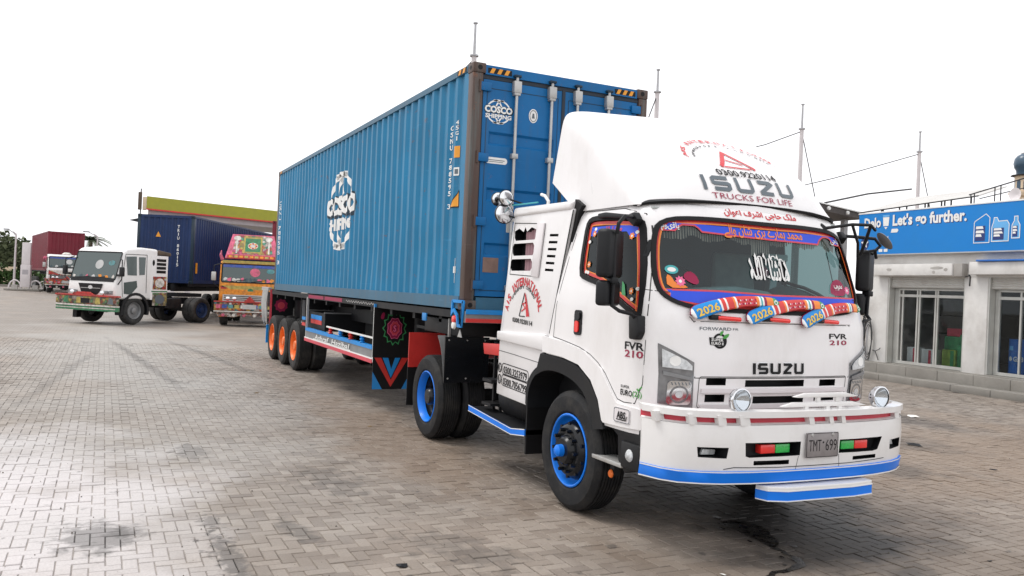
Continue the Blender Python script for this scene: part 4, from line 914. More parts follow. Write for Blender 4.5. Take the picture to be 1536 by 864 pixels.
# side glass, both doors
for sg in (-1, 1):
    gp = lay(flat_poly(inset(SW, .012)), 'side_window', 'side_glass', T, sideL(-.010, sg), du=.1, dv=.1)
    lay(flat_stroke(SW, .042, closed=True), 'window_seal', 'rubber_trim', T, sideL(.004, sg), thick=.010)
    lay(flat_stroke(inset(SW, .042), .024, closed=True), 'border_line', 'deco_red', gp, sideL(-.004, sg), du=.1); lay(flat_stroke(inset(SW, .06), .010, closed=True), 'border_line', 'deco_orange', gp, sideL(-.0035, sg), du=.1)
    if sg < 0:
        lay(flat_poly([(2.66, 2.53), (2.66, 2.45), (2.72, 2.45), (2.76, 2.48), (3.22, 2.47), (3.27, 2.43), (3.35, 2.42), (3.35, 2.50), (3.25, 2.52), (3.0, 2.53)]), 'sun_strip', 'deco_blue', gp, sideL(-.002, sg), du=.1)
        lay(shift(flat_text(arabic('ماشاءاللہ'), .3, .05, .03), 3.0, 2.50), 'lettering', 'deco_red2', gp, sideL(.0005, sg))
        for fx, fz in ((2.72, 2.47), (3.30, 2.43), (2.70, 2.20), (3.40, 1.98)): flower(fx, fz, .032, 'deco_orange', sideL(.0, sg), 7, gp)
        for fx, fz in ((2.66, 2.40), (2.665, 2.135), (2.73, 2.51), (3.35, 2.46), (3.42, 1.915), (3.47, 2.0), (2.70, 2.13)):
            lay(flat_poly(ell(fx, fz, .022, .015, 10)), 'petal_sticker', 'deco_white', gp, sideL(.0, sg))
        lay(flat_poly([(3.27, 1.95), (3.33, 1.94), (3.30, 2.03), (3.26, 2.06)]), 'leaf_sticker', 'deco_green', gp, sideL(-.001, sg))
    # door outline as a raised skin
    dr = [(2.47, 2.68), (3.34, 2.665), (3.47, 2.46), (3.575, 2.0), (3.615, 1.73), (3.60, 1.10), (3.32, 1.085), (3.235, 1.155), (3.045, 1.335), (2.76, 1.455), (2.36, 1.51), (2.10, 1.535)]
    dr = smooth_line(dr+[dr[0]], 1)[:-1]
    dq = lay(flat_stroke(dr, .007, closed=True), 'door_seam', 'seam', T, sideL(.0015, sg), du=.08)
    hd = lay(flat_poly(rrect(2.545, 2.675, 1.575, 1.795, .03)), 'handle_recess', 'black_plastic', T, sideL(.002, sg), thick=.006)
    lay(flat_poly(rrect(2.575, 2.635, 1.60, 1.70, .02)), 'handle', 'led_red', hd, sideL(.009, sg), thick=.012)
    lay(flat_poly(rrect(2.58, 2.66, 1.71, 1.775, .02)), 'handle_grip', 'black_gloss', hd, sideL(.009, sg), thick=.02)
    # fender bulge round the arch, white, and black lip
    bulge = [(1.99, 1.525), (2.36, 1.50), (2.757, 1.445), (3.042, 1.325), (3.232, 1.14), (3.321, 1.072), (3.60, 1.06), (3.645, .90), (3.13, .885), (3.105, .90), (3.035, 1.06), (2.90, 1.21), (2.68, 1.32), (2.38, 1.36), (2.0, 1.375)]
    lay(flat_poly(bulge), 'wheel_fender', 'white_paint', T, sideL(.001, sg), du=.1, thick=.022)
    arc_o = smooth_line([(1.97, 1.365), (2.38, 1.352), (2.68, 1.312), (2.90, 1.202), (3.035, 1.052), (3.115, .885), (3.14, .84)], 2)
    arc_i = smooth_line([(1.84, 1.13), (2.06, 1.215), (2.34, 1.215), (2.58, 1.17), (2.75, 1.10), (2.86, .99), (2.93, .88), (2.95, .80)], 2)
    q = MB(); n = 24
    def res(line, k):
        t = k/n*(len(line)-1); i = min(int(t), len(line)-2); f = t-i; return (line[i][0]*(1-f)+line[i+1][0]*f, line[i][1]*(1-f)+line[i+1][1]*f)
    rings = []
    for k in range(n+1):
        (ox, oz), (ix, iz) = res(arc_o, k), res(arc_i, k)
        rings.append([(ox, sg*1.19, oz), (ox, sg*1.222, oz-.01), (ix, sg*1.205, iz), (ix-.02, sg*1.02, iz-.01), (ix-.02, sg*1.0, iz+.02), (ox, sg*1.0, oz)])
    q.loft(rings, True, True).build('fender_liner', 'black_plastic', T, smooth=35)
    # mudguard behind the wheel, and flap
    arcb = [(1.70, .80), (1.70, .95), (1.755, 1.06), (1.87, 1.16), (2.02, 1.215)]
    q = MB(); q.loft([[(x, sg*1.2, z), (x, sg*.30, z), (x-.03, sg*.30, z+.03), (x-.045, sg*1.2, z+.04)] for x, z in smooth_line(arcb, 2)], True, True).build('rear_mudguard', 'black_plastic', T, smooth=35)
    MB().box(1.665, 1.69, sg*1.19 if sg < 0 else .84, sg*.84 if sg < 0 else 1.19, .34, .84).build('mudflap', 'rubber_trim', T)
    wheel(T, (2.494, sg*1.17, .5338), sg, R=.534, w=.28, kind='steer')
# writing on the near door
dl = sideL(.004)
lay(shift(flat_text('FVR', .235, .062, .02), 3.487, 1.545), 'lettering', 'ink_black', T, dl, du=.06); lay(shift(flat_text('210', .225, .058, .02), 3.487, 1.482), 'lettering', 'ink_maroon', T, dl, du=.06)
lay(shift(flat_text('SUPER', .12, .022, .01), 3.40, 1.215), 'lettering', 'ink_black', T, dl); lay(shift(flat_text('EURO', .16, .048, .02), 3.42, 1.168), 'lettering', 'ink_black', T, dl); lay(shift(flat_text('(2))', .10, .055, .015), 3.553, 1.165), 'lettering', 'ink_green', T, dl, du=.04)
lay(flat_stroke([(3.55, 1.215), (3.565, 1.20), (3.60, 1.235)], .012), 'tick_mark', 'ink_green', T, dl)
ab = lay(flat_poly(rrect(3.30, 3.515, .925, 1.045, .02)), 'badge_plate', 'white_panel', T, sideL(.024), thick=.006)
lay(flat_stroke(rrect(3.305, 3.51, .93, 1.04, .02), .005, closed=True), 'badge_edge', 'ink_grey', ab, sideL(.032)); lay(shift(flat_text('ABS', .12, .06, .03), 3.405, .987), 'lettering', 'ink_black', ab, sideL(.032)); lay(flat_stroke([(3.34, .95), (3.47, .95), (3.485, .985)], .008), 'badge_mark', 'ink_black', ab, sideL(.032))
# front panel: seams, wiper ledge, writing
FP = [(-.825, 1.765), (.90, 1.765), (.90, 1.34), (-.825, 1.34)]
FP[0] = (-.86, 1.765); FP[3] = (-.82, 1.325); FP[1] = (.90, 1.765); FP[2] = (.82, 1.325)
lay(flat_stroke([(-.86, 1.80), (-.83, 1.76), (-.82, 1.325), (.82, 1.325), (.83, 1.76), (.86, 1.80)], .007), 'panel_seam', 'seam', T, frontL(.0015), du=.08)
lay(flat_stroke([(-.83, 1.765), (.83, 1.765)], .005), 'panel_seam', 'seam', T, frontL(.0015), du=.08)
lay(flat_poly(rrect(-.80, .86, 1.775, 1.835, .02)), 'wiper_ledge', 'white_panel', T, frontL(.001), du=.08, thick=.012)
lay(flat_stroke(rrect(-.78, .78, 1.09, 1.335, .02), .006, closed=True), 'grille_seam', 'seam', T, frontL(.0015), du=.08)
for z in (1.225, 1.098): lay(flat_poly([(-.76, z-.018), (.76, z-.018), (.76, z+.018), (-.76, z+.018)]), 'grille_bar', 'white_panel', T, frontL(.001), du=.08, thick=.02)
def isuzu(w, h, st):
    b = bmesh.new(); s = st; cw = w/4.6; x = 0; u = [(-w/2)]
    def put(pts): flat_stroke([(p[0], p[1]) for p in pts], s, b)
    hh = h-s; y0 = -hh/2; y1 = hh/2; x = -w/2+s/2; lw = (w-s-4*w*.055)/4-s
    put([(x, y0-s/2), (x, y1+s/2)]); x += s+w*.055
    put([(x+lw, y1), (x+lw*.12, y1), (x, y1-hh*.12), (x, .06*hh), (x+lw*.08, 0), (x+lw*.92, 0), (x+lw, -.06*hh), (x+lw, y0+hh*.12), (x+lw*.88, y0), (x, y0)]); x += lw+s+w*.055
    put([(x, y1+s/2), (x, y0+hh*.14), (x+lw*.12, y0), (x+lw*.88, y0), (x+lw, y0+hh*.14), (x+lw, y1+s/2)]); x += lw+s+w*.055
    put([(x, y1), (x+lw*.9, y1), (x+lw, y1-hh*.1), (x+lw*.1, y0+hh*.15), (x, y0), (x+lw, y0)][:3]+[(x+lw*.02, y0+hh*.02)]); put([(x, y0), (x+lw, y0)]); x += lw+s+w*.055
    put([(x, y1+s/2), (x, y0+hh*.14), (x+lw*.12, y0), (x+lw*.88, y0), (x+lw, y0+hh*.14), (x+lw, y1+s/2)])
    return b
lay(shift(isuzu(.53, .088, .020), -.015, 1.402), 'maker_lettering', 'ink_black', T, frontL(.003), du=.1, thick=.008)
lay(shift(isuzu(.545, .10, .006), -.011, 1.404), 'maker_outline', 'chrome', T, frontL(.0025), du=.1)
lay(shift(flat_text('FORWARD', .29, .026, .01), -.64, 1.712), 'lettering', 'ink_grey', T, frontL(.003), du=.1); lay(shift(flat_text('FR', .05, .018, .0), -.455, 1.712), 'lettering', 'ink_grey', T, frontL(.003))
lay(shift(flat_text('FVR', .23, .045, .02), .677, 1.672), 'lettering', 'ink_black', T, frontL(.003), du=.08); lay(shift(flat_text('210', .22, .042, .02), .677, 1.618), 'lettering', 'ink_maroon', T, frontL(.003), du=.08)
bd = lay(flat_stroke(ell(-.60, 1.617, .055, .052, 20), .018, closed=True), 'badge', 'ink_black', T, frontL(.0025))
lay(flat_poly([(-.70, 1.645), (-.55, 1.635), (-.56, 1.575), (-.69, 1.585)]), 'badge_band', 'ink_black', bd, frontL(.004)); lay(shift(flat_text('SUPER', .11, .022, .02), -.625, 1.625, -.05), 'lettering', 'deco_white', bd, frontL(.0055)); lay(shift(flat_text('EURO II', .11, .022, .02), -.625, 1.597, -.05), 'lettering', 'deco_white', bd, frontL(.0055))
lay(flat_poly(smooth_poly([(-.58, 1.63), (-.53, 1.64), (-.51, 1.68), (-.56, 1.665)], 1)), 'badge_leaf', 'ink_green', bd, frontL(.004)); lay(flat_poly(smooth_poly([(-.60, 1.655), (-.585, 1.66), (-.56, 1.70), (-.60, 1.69)], 1)), 'badge_leaf', 'ink_green', bd, frontL(.004))
lay(shift(flat_text(arabic('ملک حاجی اشرف اعوان'), .80, .080, .025), .03, 2.675), 'lettering', 'ink_red', T, frontL(.004), du=.06, dv=.02)
# head lamps
for sg in (-1, 1):
    P = [(sg*1.105, 1.585), (sg*.835, 1.447), (sg*.825, 1.085), (sg*1.09, 1.12)]
    h = lay(flat_poly(P), 'head_lamp', 'lens_dark', T, frontL(.002), du=.05, thick=.014)
    lay(flat_poly([(sg*1.085, 1.545), (sg*.90, 1.46), (sg*.855, 1.42), (sg*.855, 1.385), (sg*1.08, 1.405)]), 'indicator_lens', 'lamp_lens', h, frontL(.018), du=.05, thick=.006)
    lay(flat_poly([(sg*1.075, 1.375), (sg*.85, 1.33), (sg*.85, 1.305), (sg*1.075, 1.345)]), 'lamp_bar', 'grey_steel', h, frontL(.018), du=.05, thick=.006)
    rf = lay(flat_poly(rrect(min(sg*1.04, sg*.85), max(sg*1.04, sg*.85), 1.115, 1.30, .03)), 'reflector', 'chrome', h, frontL(.017), du=.03, dv=.03, thick=.003)
    cx_ = sg*.945
    lay(flat_stroke(ell(cx_, 1.195, .068, .062, 20), .016, closed=True), 'lamp_ring', 'lens_dark', rf, frontL(.021)); lay(flat_poly(ell(cx_, 1.195, .030, .028, 14)), 'lamp_bulb', 'lamp_lens', rf, frontL(.0215))
    for k in range(6): lay(flat_stroke([(sg*(.862+.028*k), 1.268), (sg*(.874+.028*k), 1.29)], .007), 'lamp_rib', 'ink_grey', rf, frontL(.0215))
    lay(flat_poly(ell(sg*.99, 1.455, .045, .04, 14)), 'indicator_bulb', 'deco_white', h, frontL(.025))
    # corner panel seam between front and door
    lay(flat_stroke(smooth_line([(sg*.985, 1.985), (sg*1.09, 1.99), (sg*1.165, 2.0)], 1), .006), 'corner_seam', 'seam', T, frontL(.002), du=.04)
    lay(flat_poly(rrect(3.462, 3.492, 2.26, 2.40, .012)), 'marker_strip', 'black_plastic', T, sideL(.002, sg), thick=.012)
# decorated wiper covers: curved flat clubs with painted bands
def club(y0, z0, y1, z1, idx):
    ln = sqrt((y1-y0)**2+(z1-z0)**2); N_ = 30; bands = [(0, .03, 'deco_white'), (.03, .31, 'sky_blue'), (.31, .33, 'deco_white'), (.33, .37, 'deco_red'), (.37, .39, 'deco_white'), (.39, .46, 'deco_red'), (.46, .48, 'deco_orange'), (.48, .50, 'deco_white'), (.50, .73, 'deco_red'), (.73, .76, 'deco_orange'), (.76, .78, 'deco_white'), (.78, .80, 'deco_teal'), (.80, .82, 'deco_white'), (.82, .85, 'deco_maroon'), (.85, .93, 'deco_orange'), (.93, 1.0, 'deco_green')]
    def axis(t):
        y = y0+(y1-y0)*t; z = z0+(z1-z0+.02)*(1-(1-t)**2.4)-.02*t*t*t; return y, z
    def half(t): return .054*sqrt(max(0, 1-((.08-t)/.08)**2)) if t < .08 else (.054-.018*(t-.08)/.92)*(sqrt(max(0, 1-((t-.95)/.05)**2)) if t > .95 else 1)
    def P(t, v, off):
        y, z = axis(t); y2, z2 = axis(min(1, t+.01)); y1_, z1_ = axis(max(0, t-.01)); d = Vector((y2-y1_, z2-z1_)).normalized(); zz = z+d.x*v; yy = y-d.y*v
        return cab_front(yy, min(max(zz, 1.7), 2.2), off)
    m = MB(); mats = sorted({b[2] for b in bands}|{'deco_maroon'})
    for a, b, mt in bands:
        m.cur = mats.index(mt); n = max(2, int((b-a)*N_)+1); rings = []
        for k in range(n+1):
            t = a+(b-a)*k/n; h = max(.004, half(t)); rings.append([P(t, -h, .052), P(t, -h*.75, .066), P(t, 0, .070), P(t, h*.75, .066), P(t, h, .052)])
        m.loft(rings, False)
    n = 28; m.cur = mats.index('deco_maroon'); m.loft([[P(k/n, -max(.004, half(k/n)), .05), P(k/n, -max(.004, half(k/n)), .035), P(k/n, max(.004, half(k/n)), .035), P(k/n, max(.004, half(k/n)), .05)] for k in range(n+1)], False, False)
    o = m.build('wiper_cover', mats, T, smooth=50)
    fn = lambda a, b, e=0: P(a, b, .0725)
    tx = flat_text('2026', .24, .062, .025); shift(tx, .17, 0); lay(tx, 'lettering', 'deco_yellow', o, fn, du=.03)
    for q in range(2):
        for k in range(10): lay(flat_poly(ell(.515+.022*k, .014-.028*q, .007, .008, 6)), 'bead', ('deco_maroon', 'deco_white', 'deco_pink')[(k+q) % 3], o, fn)
    lay(flat_poly(ell(.955, 0, .022, .020, 10)), 'end_disc', 'deco_white', o, fn); lay(flat_poly(ell(.955, 0, .012, .010, 8)), 'end_disc', 'deco_green', o, lambda a, b, e=0: P(a, b, .0745))
    MB().tube([cab_front(y0+.24, 1.80, .03), cab_front(y0+.45, 1.79, .03)], .018, 8).build('wiper_arm', 'led_red', T)
    MB().box(0, .05, -.05, .05, -.018, .022).build('wiper_pivot', 'black_plastic', T, bevel=.008, loc=None).location = Vector(cab_front(y0+.22, 1.80, -.005))
club(-.875, 1.815, -.03, 1.935, 0); club(-.375, 1.785, .49, 1.925, 1); club(.20, 1.765, .985, 1.915, 2)
# ---- roof visor strip, wind deflector
vz = [(-1.07, 2.69), (-1.0, 2.71), (-.6, 2.745), (0, 2.758), (.6, 2.745), (1.0, 2.71), (1.07, 2.69)]
m = MB(); rings = []
for y, z in smooth_line(vz, 2):
    x, _, _ = cab_front(y, z-.03); rings.append([(x-.06, y, z-.005), (x+.015, y, z-.012), (x+.02, y, z+.008), (x-.05, y, z+.028)])
m.loft(rings, True, True).build('roof_visor', 'rubber_trim', T)
PF = [(1.80, 3.80), (1.95, 3.765), (2.2, 3.675), (2.6, 3.48), (2.95, 3.285), (3.2, 3.13), (3.33, 3.02), (3.40, 2.92), (3.46, 2.80), (3.50, 2.70)]
PFI = [(z, x) for x, z in reversed(PF)]
def fn_(x): return interp(x, [(2.0, 26), (2.5, 14), (3.0, 6), (3.4, 3)])
def fair_z(x, y):
    n = fn_(x); a = max(0, 1-abs(y/1.10)**n); return 2.70+(interp(x+.16*y*y, PF)-2.70)*a**(1/n)
def fair_x(y, z):
    a, b = 1.85, 3.5
    for _ in range(30):
        mid = (a+b)/2
        if fair_z(mid, y) > z: a = mid
        else: b = mid
    return a
m = MB(); NU = 60; rings = []
for i in range(49):
    t = i/48; xs_ = 1.80+1.70*(1-(1-t)**1.5); ring_ = []
    for k in range(NU+1):
        th = pi*k/NU; n = fn_(xs_); e = 2/n
        cy = -cos(th); yy = 1.10*math.copysign(abs(cy)**e, cy); x = xs_-.16*yy*yy
        zz = 2.69+(interp(xs_, PF)-2.69)*abs(sin(th))**e; ring_.append((x, yy, zz))
    rings.append(ring_)
m.loft(rings, False); fair = m.build('wind_deflector', 'white_paint', T, smooth=60)
bm = bmesh.new(); bm.from_mesh(fair.data)
def cutp(co, no): bmesh.ops.bisect_plane(bm, geom=bm.verts[:]+bm.edges[:]+bm.faces[:], dist=1e-5, plane_co=co, plane_no=no, clear_outer=True)
cutp((1.84, 0, 3.0), Vector((-.66, 0, .18)).normalized()); cutp((1.84, 0, 3.0), Vector((-.29, 0, -.46)).normalized())
bmesh.ops.remove_doubles(bm, verts=bm.verts, dist=1e-5); bmesh.ops.solidify(bm, geom=bm.faces[:], thickness=.02); bmesh.ops.recalc_face_normals(bm, faces=bm.faces); bm.to_mesh(fair.data); bm.free(); shade(fair.data, 60)
ff = lambda off: (lambda a, b, e=0: (fair_x(a, b)+off, a, b+off*.6))
lay(shift(isuzu(1.0, .135, .034), .01, 2.925), 'maker_lettering', 'ink_grey', fair, ff(.006), du=.06, dv=.03)
lay(shift(flat_text('0300.9220114', .66, .062, .02), .03, 3.035), 'phone_lettering', 'ink_black', fair, ff(.007), du=.05, dv=.02)
lay(shift(flat_text('TRUCKS FOR LIFE', .88, .052, .0), .01, 2.812), 'lettering', 'ink_maroon', fair, ff(.006), du=.05, dv=.02)
tri = merge(flat_stroke([(-.19, 3.10), (.01, 3.27), (.19, 3.10)], .03), flat_stroke([(-.16, 3.10), (.14, 3.10)], .012), flat_stroke([(-.07, 3.18), (.0, 3.16), (.08, 3.14)], .014))
lay(tri, 'company_logo', 'ink_red', fair, ff(.006), du=.04, dv=.02)
def company_arc(u0, z0, rx, rz, h, txt, a0, a1, wch):
    n = len(txt); parts = []
    for i, ch in enumerate(txt):
        if ch == ' ': continue
        a = a0+(a1-a0)*(i+.5)/n; cx, cz = u0+rx*cos(a), z0+rz*sin(a)
        b = flat_text(ch, wch*(.45 if ch in 'I.' else 1), h, .03); sl = math.atan2(rz*cos(a), -rx*sin(a)); sl = sl-pi if sl > pi/2 else sl+pi if sl < -pi/2 else sl
        parts.append(shift(b, cx, cz, sl))
    return merge(*parts)
lay(company_arc(.08, 3.16, .54, .245, .035, 'A.S INTERNATIONAL', pi*.98, pi*.06, .06), 'company_lettering', 'ink_red', fair, ff(.006), du=.04, dv=.02)
lay(company_arc(.08, 3.15, .46, .20, .018, 'Transport Company', pi*.96, pi*.08, .04), 'company_lettering', 'ink_black', fair, ff(.006), du=.04, dv=.02)
# marker lamp pod on the roof shoulder
for sg in (-1, 1):
    MB().prism([(2.92, 2.66), (3.0, 2.755), (3.17, 2.745), (3.18, 2.66)], 'xz', sg*1.02, sg*1.075).build('roof_marker', 'white_panel', T, bevel=.015)
    lay(flat_stroke(rrect(2.96, 3.15, 2.672, 2.742, .012), .005, closed=True), 'marker_seam', 'seam', T, (lambda s: (lambda a, b, e=0: (a, s*1.078, b)))(sg))

# ---- rear box of the cab
BX = [(.89, .835), (1.645, .805), (1.65, .98), (1.70, 1.10), (1.83, 1.215), (1.95, 1.40), (2.03, 1.53), (2.395, 2.71), (1.15, 2.76), (.92, 1.5), (.915, 1.42)]
box = MB().prism(BX, 'xz', -1.165, 1.165).build('sleeper_box', 'white_paint', T, bevel=.015)
c = MB()
def lv(u0, u1, z0, z1, wav=False):
    if wav: top = [(u1, z1-.02), (u1-.10, z1+.005), (u1-.2, z1-.035), ((u0+u1)/2, z1+.012), (u0+.2, z1-.035), (u0+.1, z1+.005), (u0, z1-.02)]
    else: top = [(u1, z1-.03), (u1-.03, z1), (u0+.03, z1), (u0, z1-.03)]
    return [(u0, z0+.03), (u0+.03, z0), (u1-.03, z0), (u1, z0+.03)]+top
LV = [lv(1.185, 1.665, 2.455, 2.575, True), lv(1.15, 1.635, 2.30, 2.425), lv(1.115, 1.60, 2.145, 2.265)]
for p in LV: c.prism(p, 'xz', -1.4, -1.06)
cut = c.build('cut', 'ink_black'); boolean(box, cut)
c = MB(); slots = []
for k in range(6):
    u = 1.95-.014*k; z = 2.485-.066*k; slots.append((u, z)); c.prism([(u, z-.012), (u+.17, z-.018), (u+.175, z+.006), (u+.005, z+.012)], 'xz', -1.4, -1.10)
cut = c.build('cut', 'ink_black'); boolean(box, cut)
m = MB()
for u, z in slots: m.box(u+.0, u+.175, -1.125, -1.12, z-.02, z+.015)
m.build('vent_backing', 'black_plastic', T)
m = MB(); pts = []
for k in range(60):
    x = 1.36+.30*k/59; pts.append((x, -1.115-.012*sin(k*.55)))
for (x0, y0), (x1, y1) in zip(pts, pts[1:]): m.add([(x0, y0, 2.12), (x1, y1, 2.12), (x1, y1, 2.62), (x0, y0, 2.62)], [(0, 1, 2, 3)])
m.build('window_curtain', 'curtain', T, recalc=False)
lay(flat_stroke([(1.18, 2.64), (1.86, 2.60), (1.765, 2.085), (1.105, 2.11)], .008, closed=True), 'window_panel_seam', 'seam', T, sided(-1.165, .002))
MB().prism([(1.71, 2.62), (1.86, 2.605), (1.765, 2.08), (1.62, 2.09)], 'xz', -1.185, -1.164).build('window_panel', 'white_panel', T, bevel=.004)
MB().prism([(1.13, 2.70), (1.16, 2.80), (2.38, 2.785), (2.35, 2.70)], 'xz', -1.18, 1.18).build('box_roof', 'white_paint', T, bevel=.03, seg=3)
MB().prism([(.905, 1.415), (.905, 1.505), (1.985, 1.535), (1.965, 1.38)], 'xz', -1.195, 1.195).build('box_ledge', 'white_paint', T, bevel=.012)
lay(flat_stroke([(.92, 1.30), (1.3, 1.285), (1.94, 1.25)], .006), 'box_seam', 'seam', T, sided(-1.166, .002))
lay(flat_stroke([(2.045, 1.55), (2.40, 2.70)], .022), 'cab_gap', 'rubber_trim', T, sided(-1.17, .003))
m = MB(); m.prism([(2.33, 2.68), (2.37, 2.80), (2.50, 2.735), (2.44, 2.68), (2.08, 1.52), (2.02, 1.52)], 'xz', -1.14, 1.14); m.build('rear_gasket', 'rubber_trim', T)
bf = sided(-1.166, .003)
lay(shift(arc_text('A.S INTERNATIONAL', .35, pi*.93, pi*.09, .085, .060, .03), 1.45, 1.645), 'company_lettering', 'ink_red', T, bf)
lay(shift(arc_text('Transport Company', .31, pi*.80, pi*.22, .032, .03, .02), 1.45, 1.655), 'company_lettering', 'ink_black', T, bf)
lay(merge(flat_stroke([(1.37, 1.685), (1.475, 1.92)], .016), flat_stroke([(1.37, 1.685), (1.50, 1.685)], .010)), 'company_logo', 'ink_black', T, bf)
lay(merge(flat_poly([(1.475, 1.93), (1.51, 1.90), (1.60, 1.69), (1.53, 1.685)]), flat_stroke([(1.52, 1.83), (1.44, 1.81), (1.50, 1.77), (1.42, 1.735)], .014)), 'company_logo', 'ink_red', T, bf)
lay(shift(flat_text('0300.9220114', .45, .05, .03), 1.445, 1.632, -.05), 'phone_lettering', 'ink_black', T, bf)
for z, tx in ((1.105, '0300.3253979'), (.985, '0300.7056799')):
    lay(shift(flat_text(tx, .55, .078, .02), 1.33, z-.008, -.045), 'phone_lettering', 'ink_black', T, bf)
    lay(flat_stroke([(p[0], p[1]-(p[0]-1.35)*.045) for p in rrect(1.02, 1.635, z-.055, z+.055, .04)], .009, closed=True), 'lettering_frame', 'ink_black', T, bf)
    lay(flat_stroke(ell(.965, z+.015, .036, .045, 16), .014, closed=True), 'phone_symbol', 'ink_black', T, bf); lay(flat_stroke([(.952, z+.04), (.95, z+.01), (.975, z-.012)], .014), 'phone_symbol', 'ink_black', T, bf)
# round lamps and mirror at the box's rear top corner
for (x, z, r, nm) in ((.93, 2.90, .075, 'work_lamp'), (1.13, 2.90, .082, 'work_lamp'), (1.10, 2.735, .105, 'round_mirror')):
    o = MB().lathe([(0, -.06), (r*.6, -.05), (r, -.01), (r, .01), (r*.94, .012)], (x, -1.26, z), 'x', 24, 1).build(nm, 'black_gloss', T)
    MB().lathe([(r*.94, .010), (r*.8, .016), (r*.5, .022), (0, .026)], (x, -1.26, z), 'x', 24, 1).build('lens', 'chrome', o)
    MB().tube([(x-.02, -1.26, z), (x+.1, -1.1, z-.06)], .010, 6).build('lamp_stem', 'black_plastic', o)
MB().tube([(1.1, -1.19, 2.92), (1.08, -1.2, 2.62), (1.06, -1.19, 2.55)], .02, 8).build('mirror_pole', 'dull_metal', T)
MB().tube([(1.15, -1.19, 2.825), (1.55, -1.1, 2.835)], .007, 6).build('wire_rod', 'deco_teal', T)
MB().tube([(1.66, -1.05, 2.78), (1.68, -1.05, 2.84), (1.60, -1.05, 2.90), (1.52, -1.05, 2.92)], .016, 8).build('horn_pipe', 'deco_white', T)
# ---- bumper
def bx_(s, z):    # plan curve of the bumper, s = y / half width
    return 4.30 + interp(abs(s), [(0, 0), (.3, -.01), (.5, -.035), (.68, -.08), (.80, -.14), (.90, -.225), (.96, -.345), (1, -.54)]) + interp(z, [(.60, -.02), (.72, .0), (.9, .012), (1.03, 0)])
BW = 1.275
def bump(y, z, off=0): return (bx_(y/BW, z)+off, y*(1+(.0 if abs(y) < 1.1 else off*.4)), z)
def bumpL(off): return lambda a, b, e=0: bump(a, b, off+e)
SB = [-1, -.985, -.96, -.93, -.90, -.85, -.80, -.74, -.68, -.6, -.5, -.4, -.3, -.15, 0, .15, .3, .4, .5, .6, .68, .74, .80, .85, .90, .93, .96, .985, 1]
m = MB(); rings = []
for s in SB:
    y = s*BW; pr = []
    for z in (.685, .72, .80, .90, .98, 1.025): pr.append(bump(y, z))
    x, _, _ = bump(y, 1.0); pr += [(x-.03, y*.99, 1.04), (x-.22, y*.86, 1.03), (x-.22, y*.86, .69)]; rings.append(pr)
bmp = m.loft(rings, True, True).build('bumper', 'white_low', T, smooth=40)
BS = [(-.69, -.20, .795, .90), (.20, .69, .795, .90), (-.62, -.30, .735, .765), (.36, .64, .735, .765)]
c = MB()
c.prism([(-.69, .80), (-.66, .79), (-.20, .795), (-.20, .90), (-.70, .90)], 'yz', 4.15, 4.5); c.prism([(.20, .795), (.60, .79), (.66, .80), (.71, .90), (.20, .90)], 'yz', 4.15, 4.5)
c.prism(rrect(-.62, -.30, .732, .765, .006), 'yz', 4.15, 4.5); c.prism(rrect(.36, .64, .732, .762, .006), 'yz', 4.15, 4.5)
c.prism([(-1.04, .79), (-.84, .785), (-.83, .865), (-1.05, .865)], 'yz', 3.97, 4.5); c.prism([(1.04, .79), (.84, .785), (.83, .865), (1.05, .865)], 'yz', 3.97, 4.5)
cut = c.build('cut', 'black_plastic'); boolean(bmp, cut)
MB().box(4.15, 4.20, -.72, .72, .70, .93).build('bumper_backing', 'black_plastic', T)
for sg in (-1, 1):
    for y, mt in ((sg*.48, 'led_red'), (sg*.335, 'led_green')):
        o = MB().box(4.20, 4.262, y-.07, y+.07, .812, .878).build('marker_lamp', mt, T, bevel=.006)
    fg = MB().box(3.98, 4.10, min(sg*1.05, sg*.83), max(sg*1.05, sg*.83), .78, .87).build('fog_recess', 'black_gloss', T)
    MB().prism([(sg*1.0, .80), (sg*.87, .795), (sg*.86, .835), (sg*.98, .845)], 'yz', 4.10, 4.13).build('fog_lens', 'lamp_lens', fg, bevel=.008)
# blue and white skirt, top rail with red slots
m = MB(); m.loft([[bump(s*BW, .69, .004), bump(s*BW, .675, .016), bump(s*BW, .60, .010), (bump(s*BW, .60)[0]-.12, s*BW*.9, .60), (bump(s*BW, .69)[0]-.12, s*BW*.9, .68)] for s in SB], True, True).build('bumper_skirt', 'truck_blue', T)
for z in (.684, .598): lay(flat_stroke([(s*BW, z) for s in SB], .009), 'skirt_line', 'deco_white', T, bumpL(.019))
m = MB(); m.loft([[bump(s*BW, 1.03, -.005), bump(s*BW, 1.03, .0), (bump(s*BW, 1.03)[0]-.05, s*BW*.985, 1.03), (bump(s*BW, 1.03)[0]-.05, s*BW*.985, 1.028)] for s in SB], True, True).build('bumper_top', 'white_low', T)
m = MB(); m.loft([[bump(s*BW, 1.082, .012), bump(s*BW, 1.128, .012), (bump(s*BW, 1.12)[0]-.075, s*BW*.985, 1.135), (bump(s*BW, 1.1)[0]-.075, s*BW*.985, 1.105)] for s in SB], True, True).build('top_rail', 'white_low', T, smooth=30)
lay(flat_poly([(s*BW, 1.03) for s in SB]+[(s*BW, 1.105) for s in reversed(SB)]), 'red_backing', 'deco_red2', T, lambda a, b, e=0: (bump(a, b)[0]-.045, a*.985, b), du=.05)
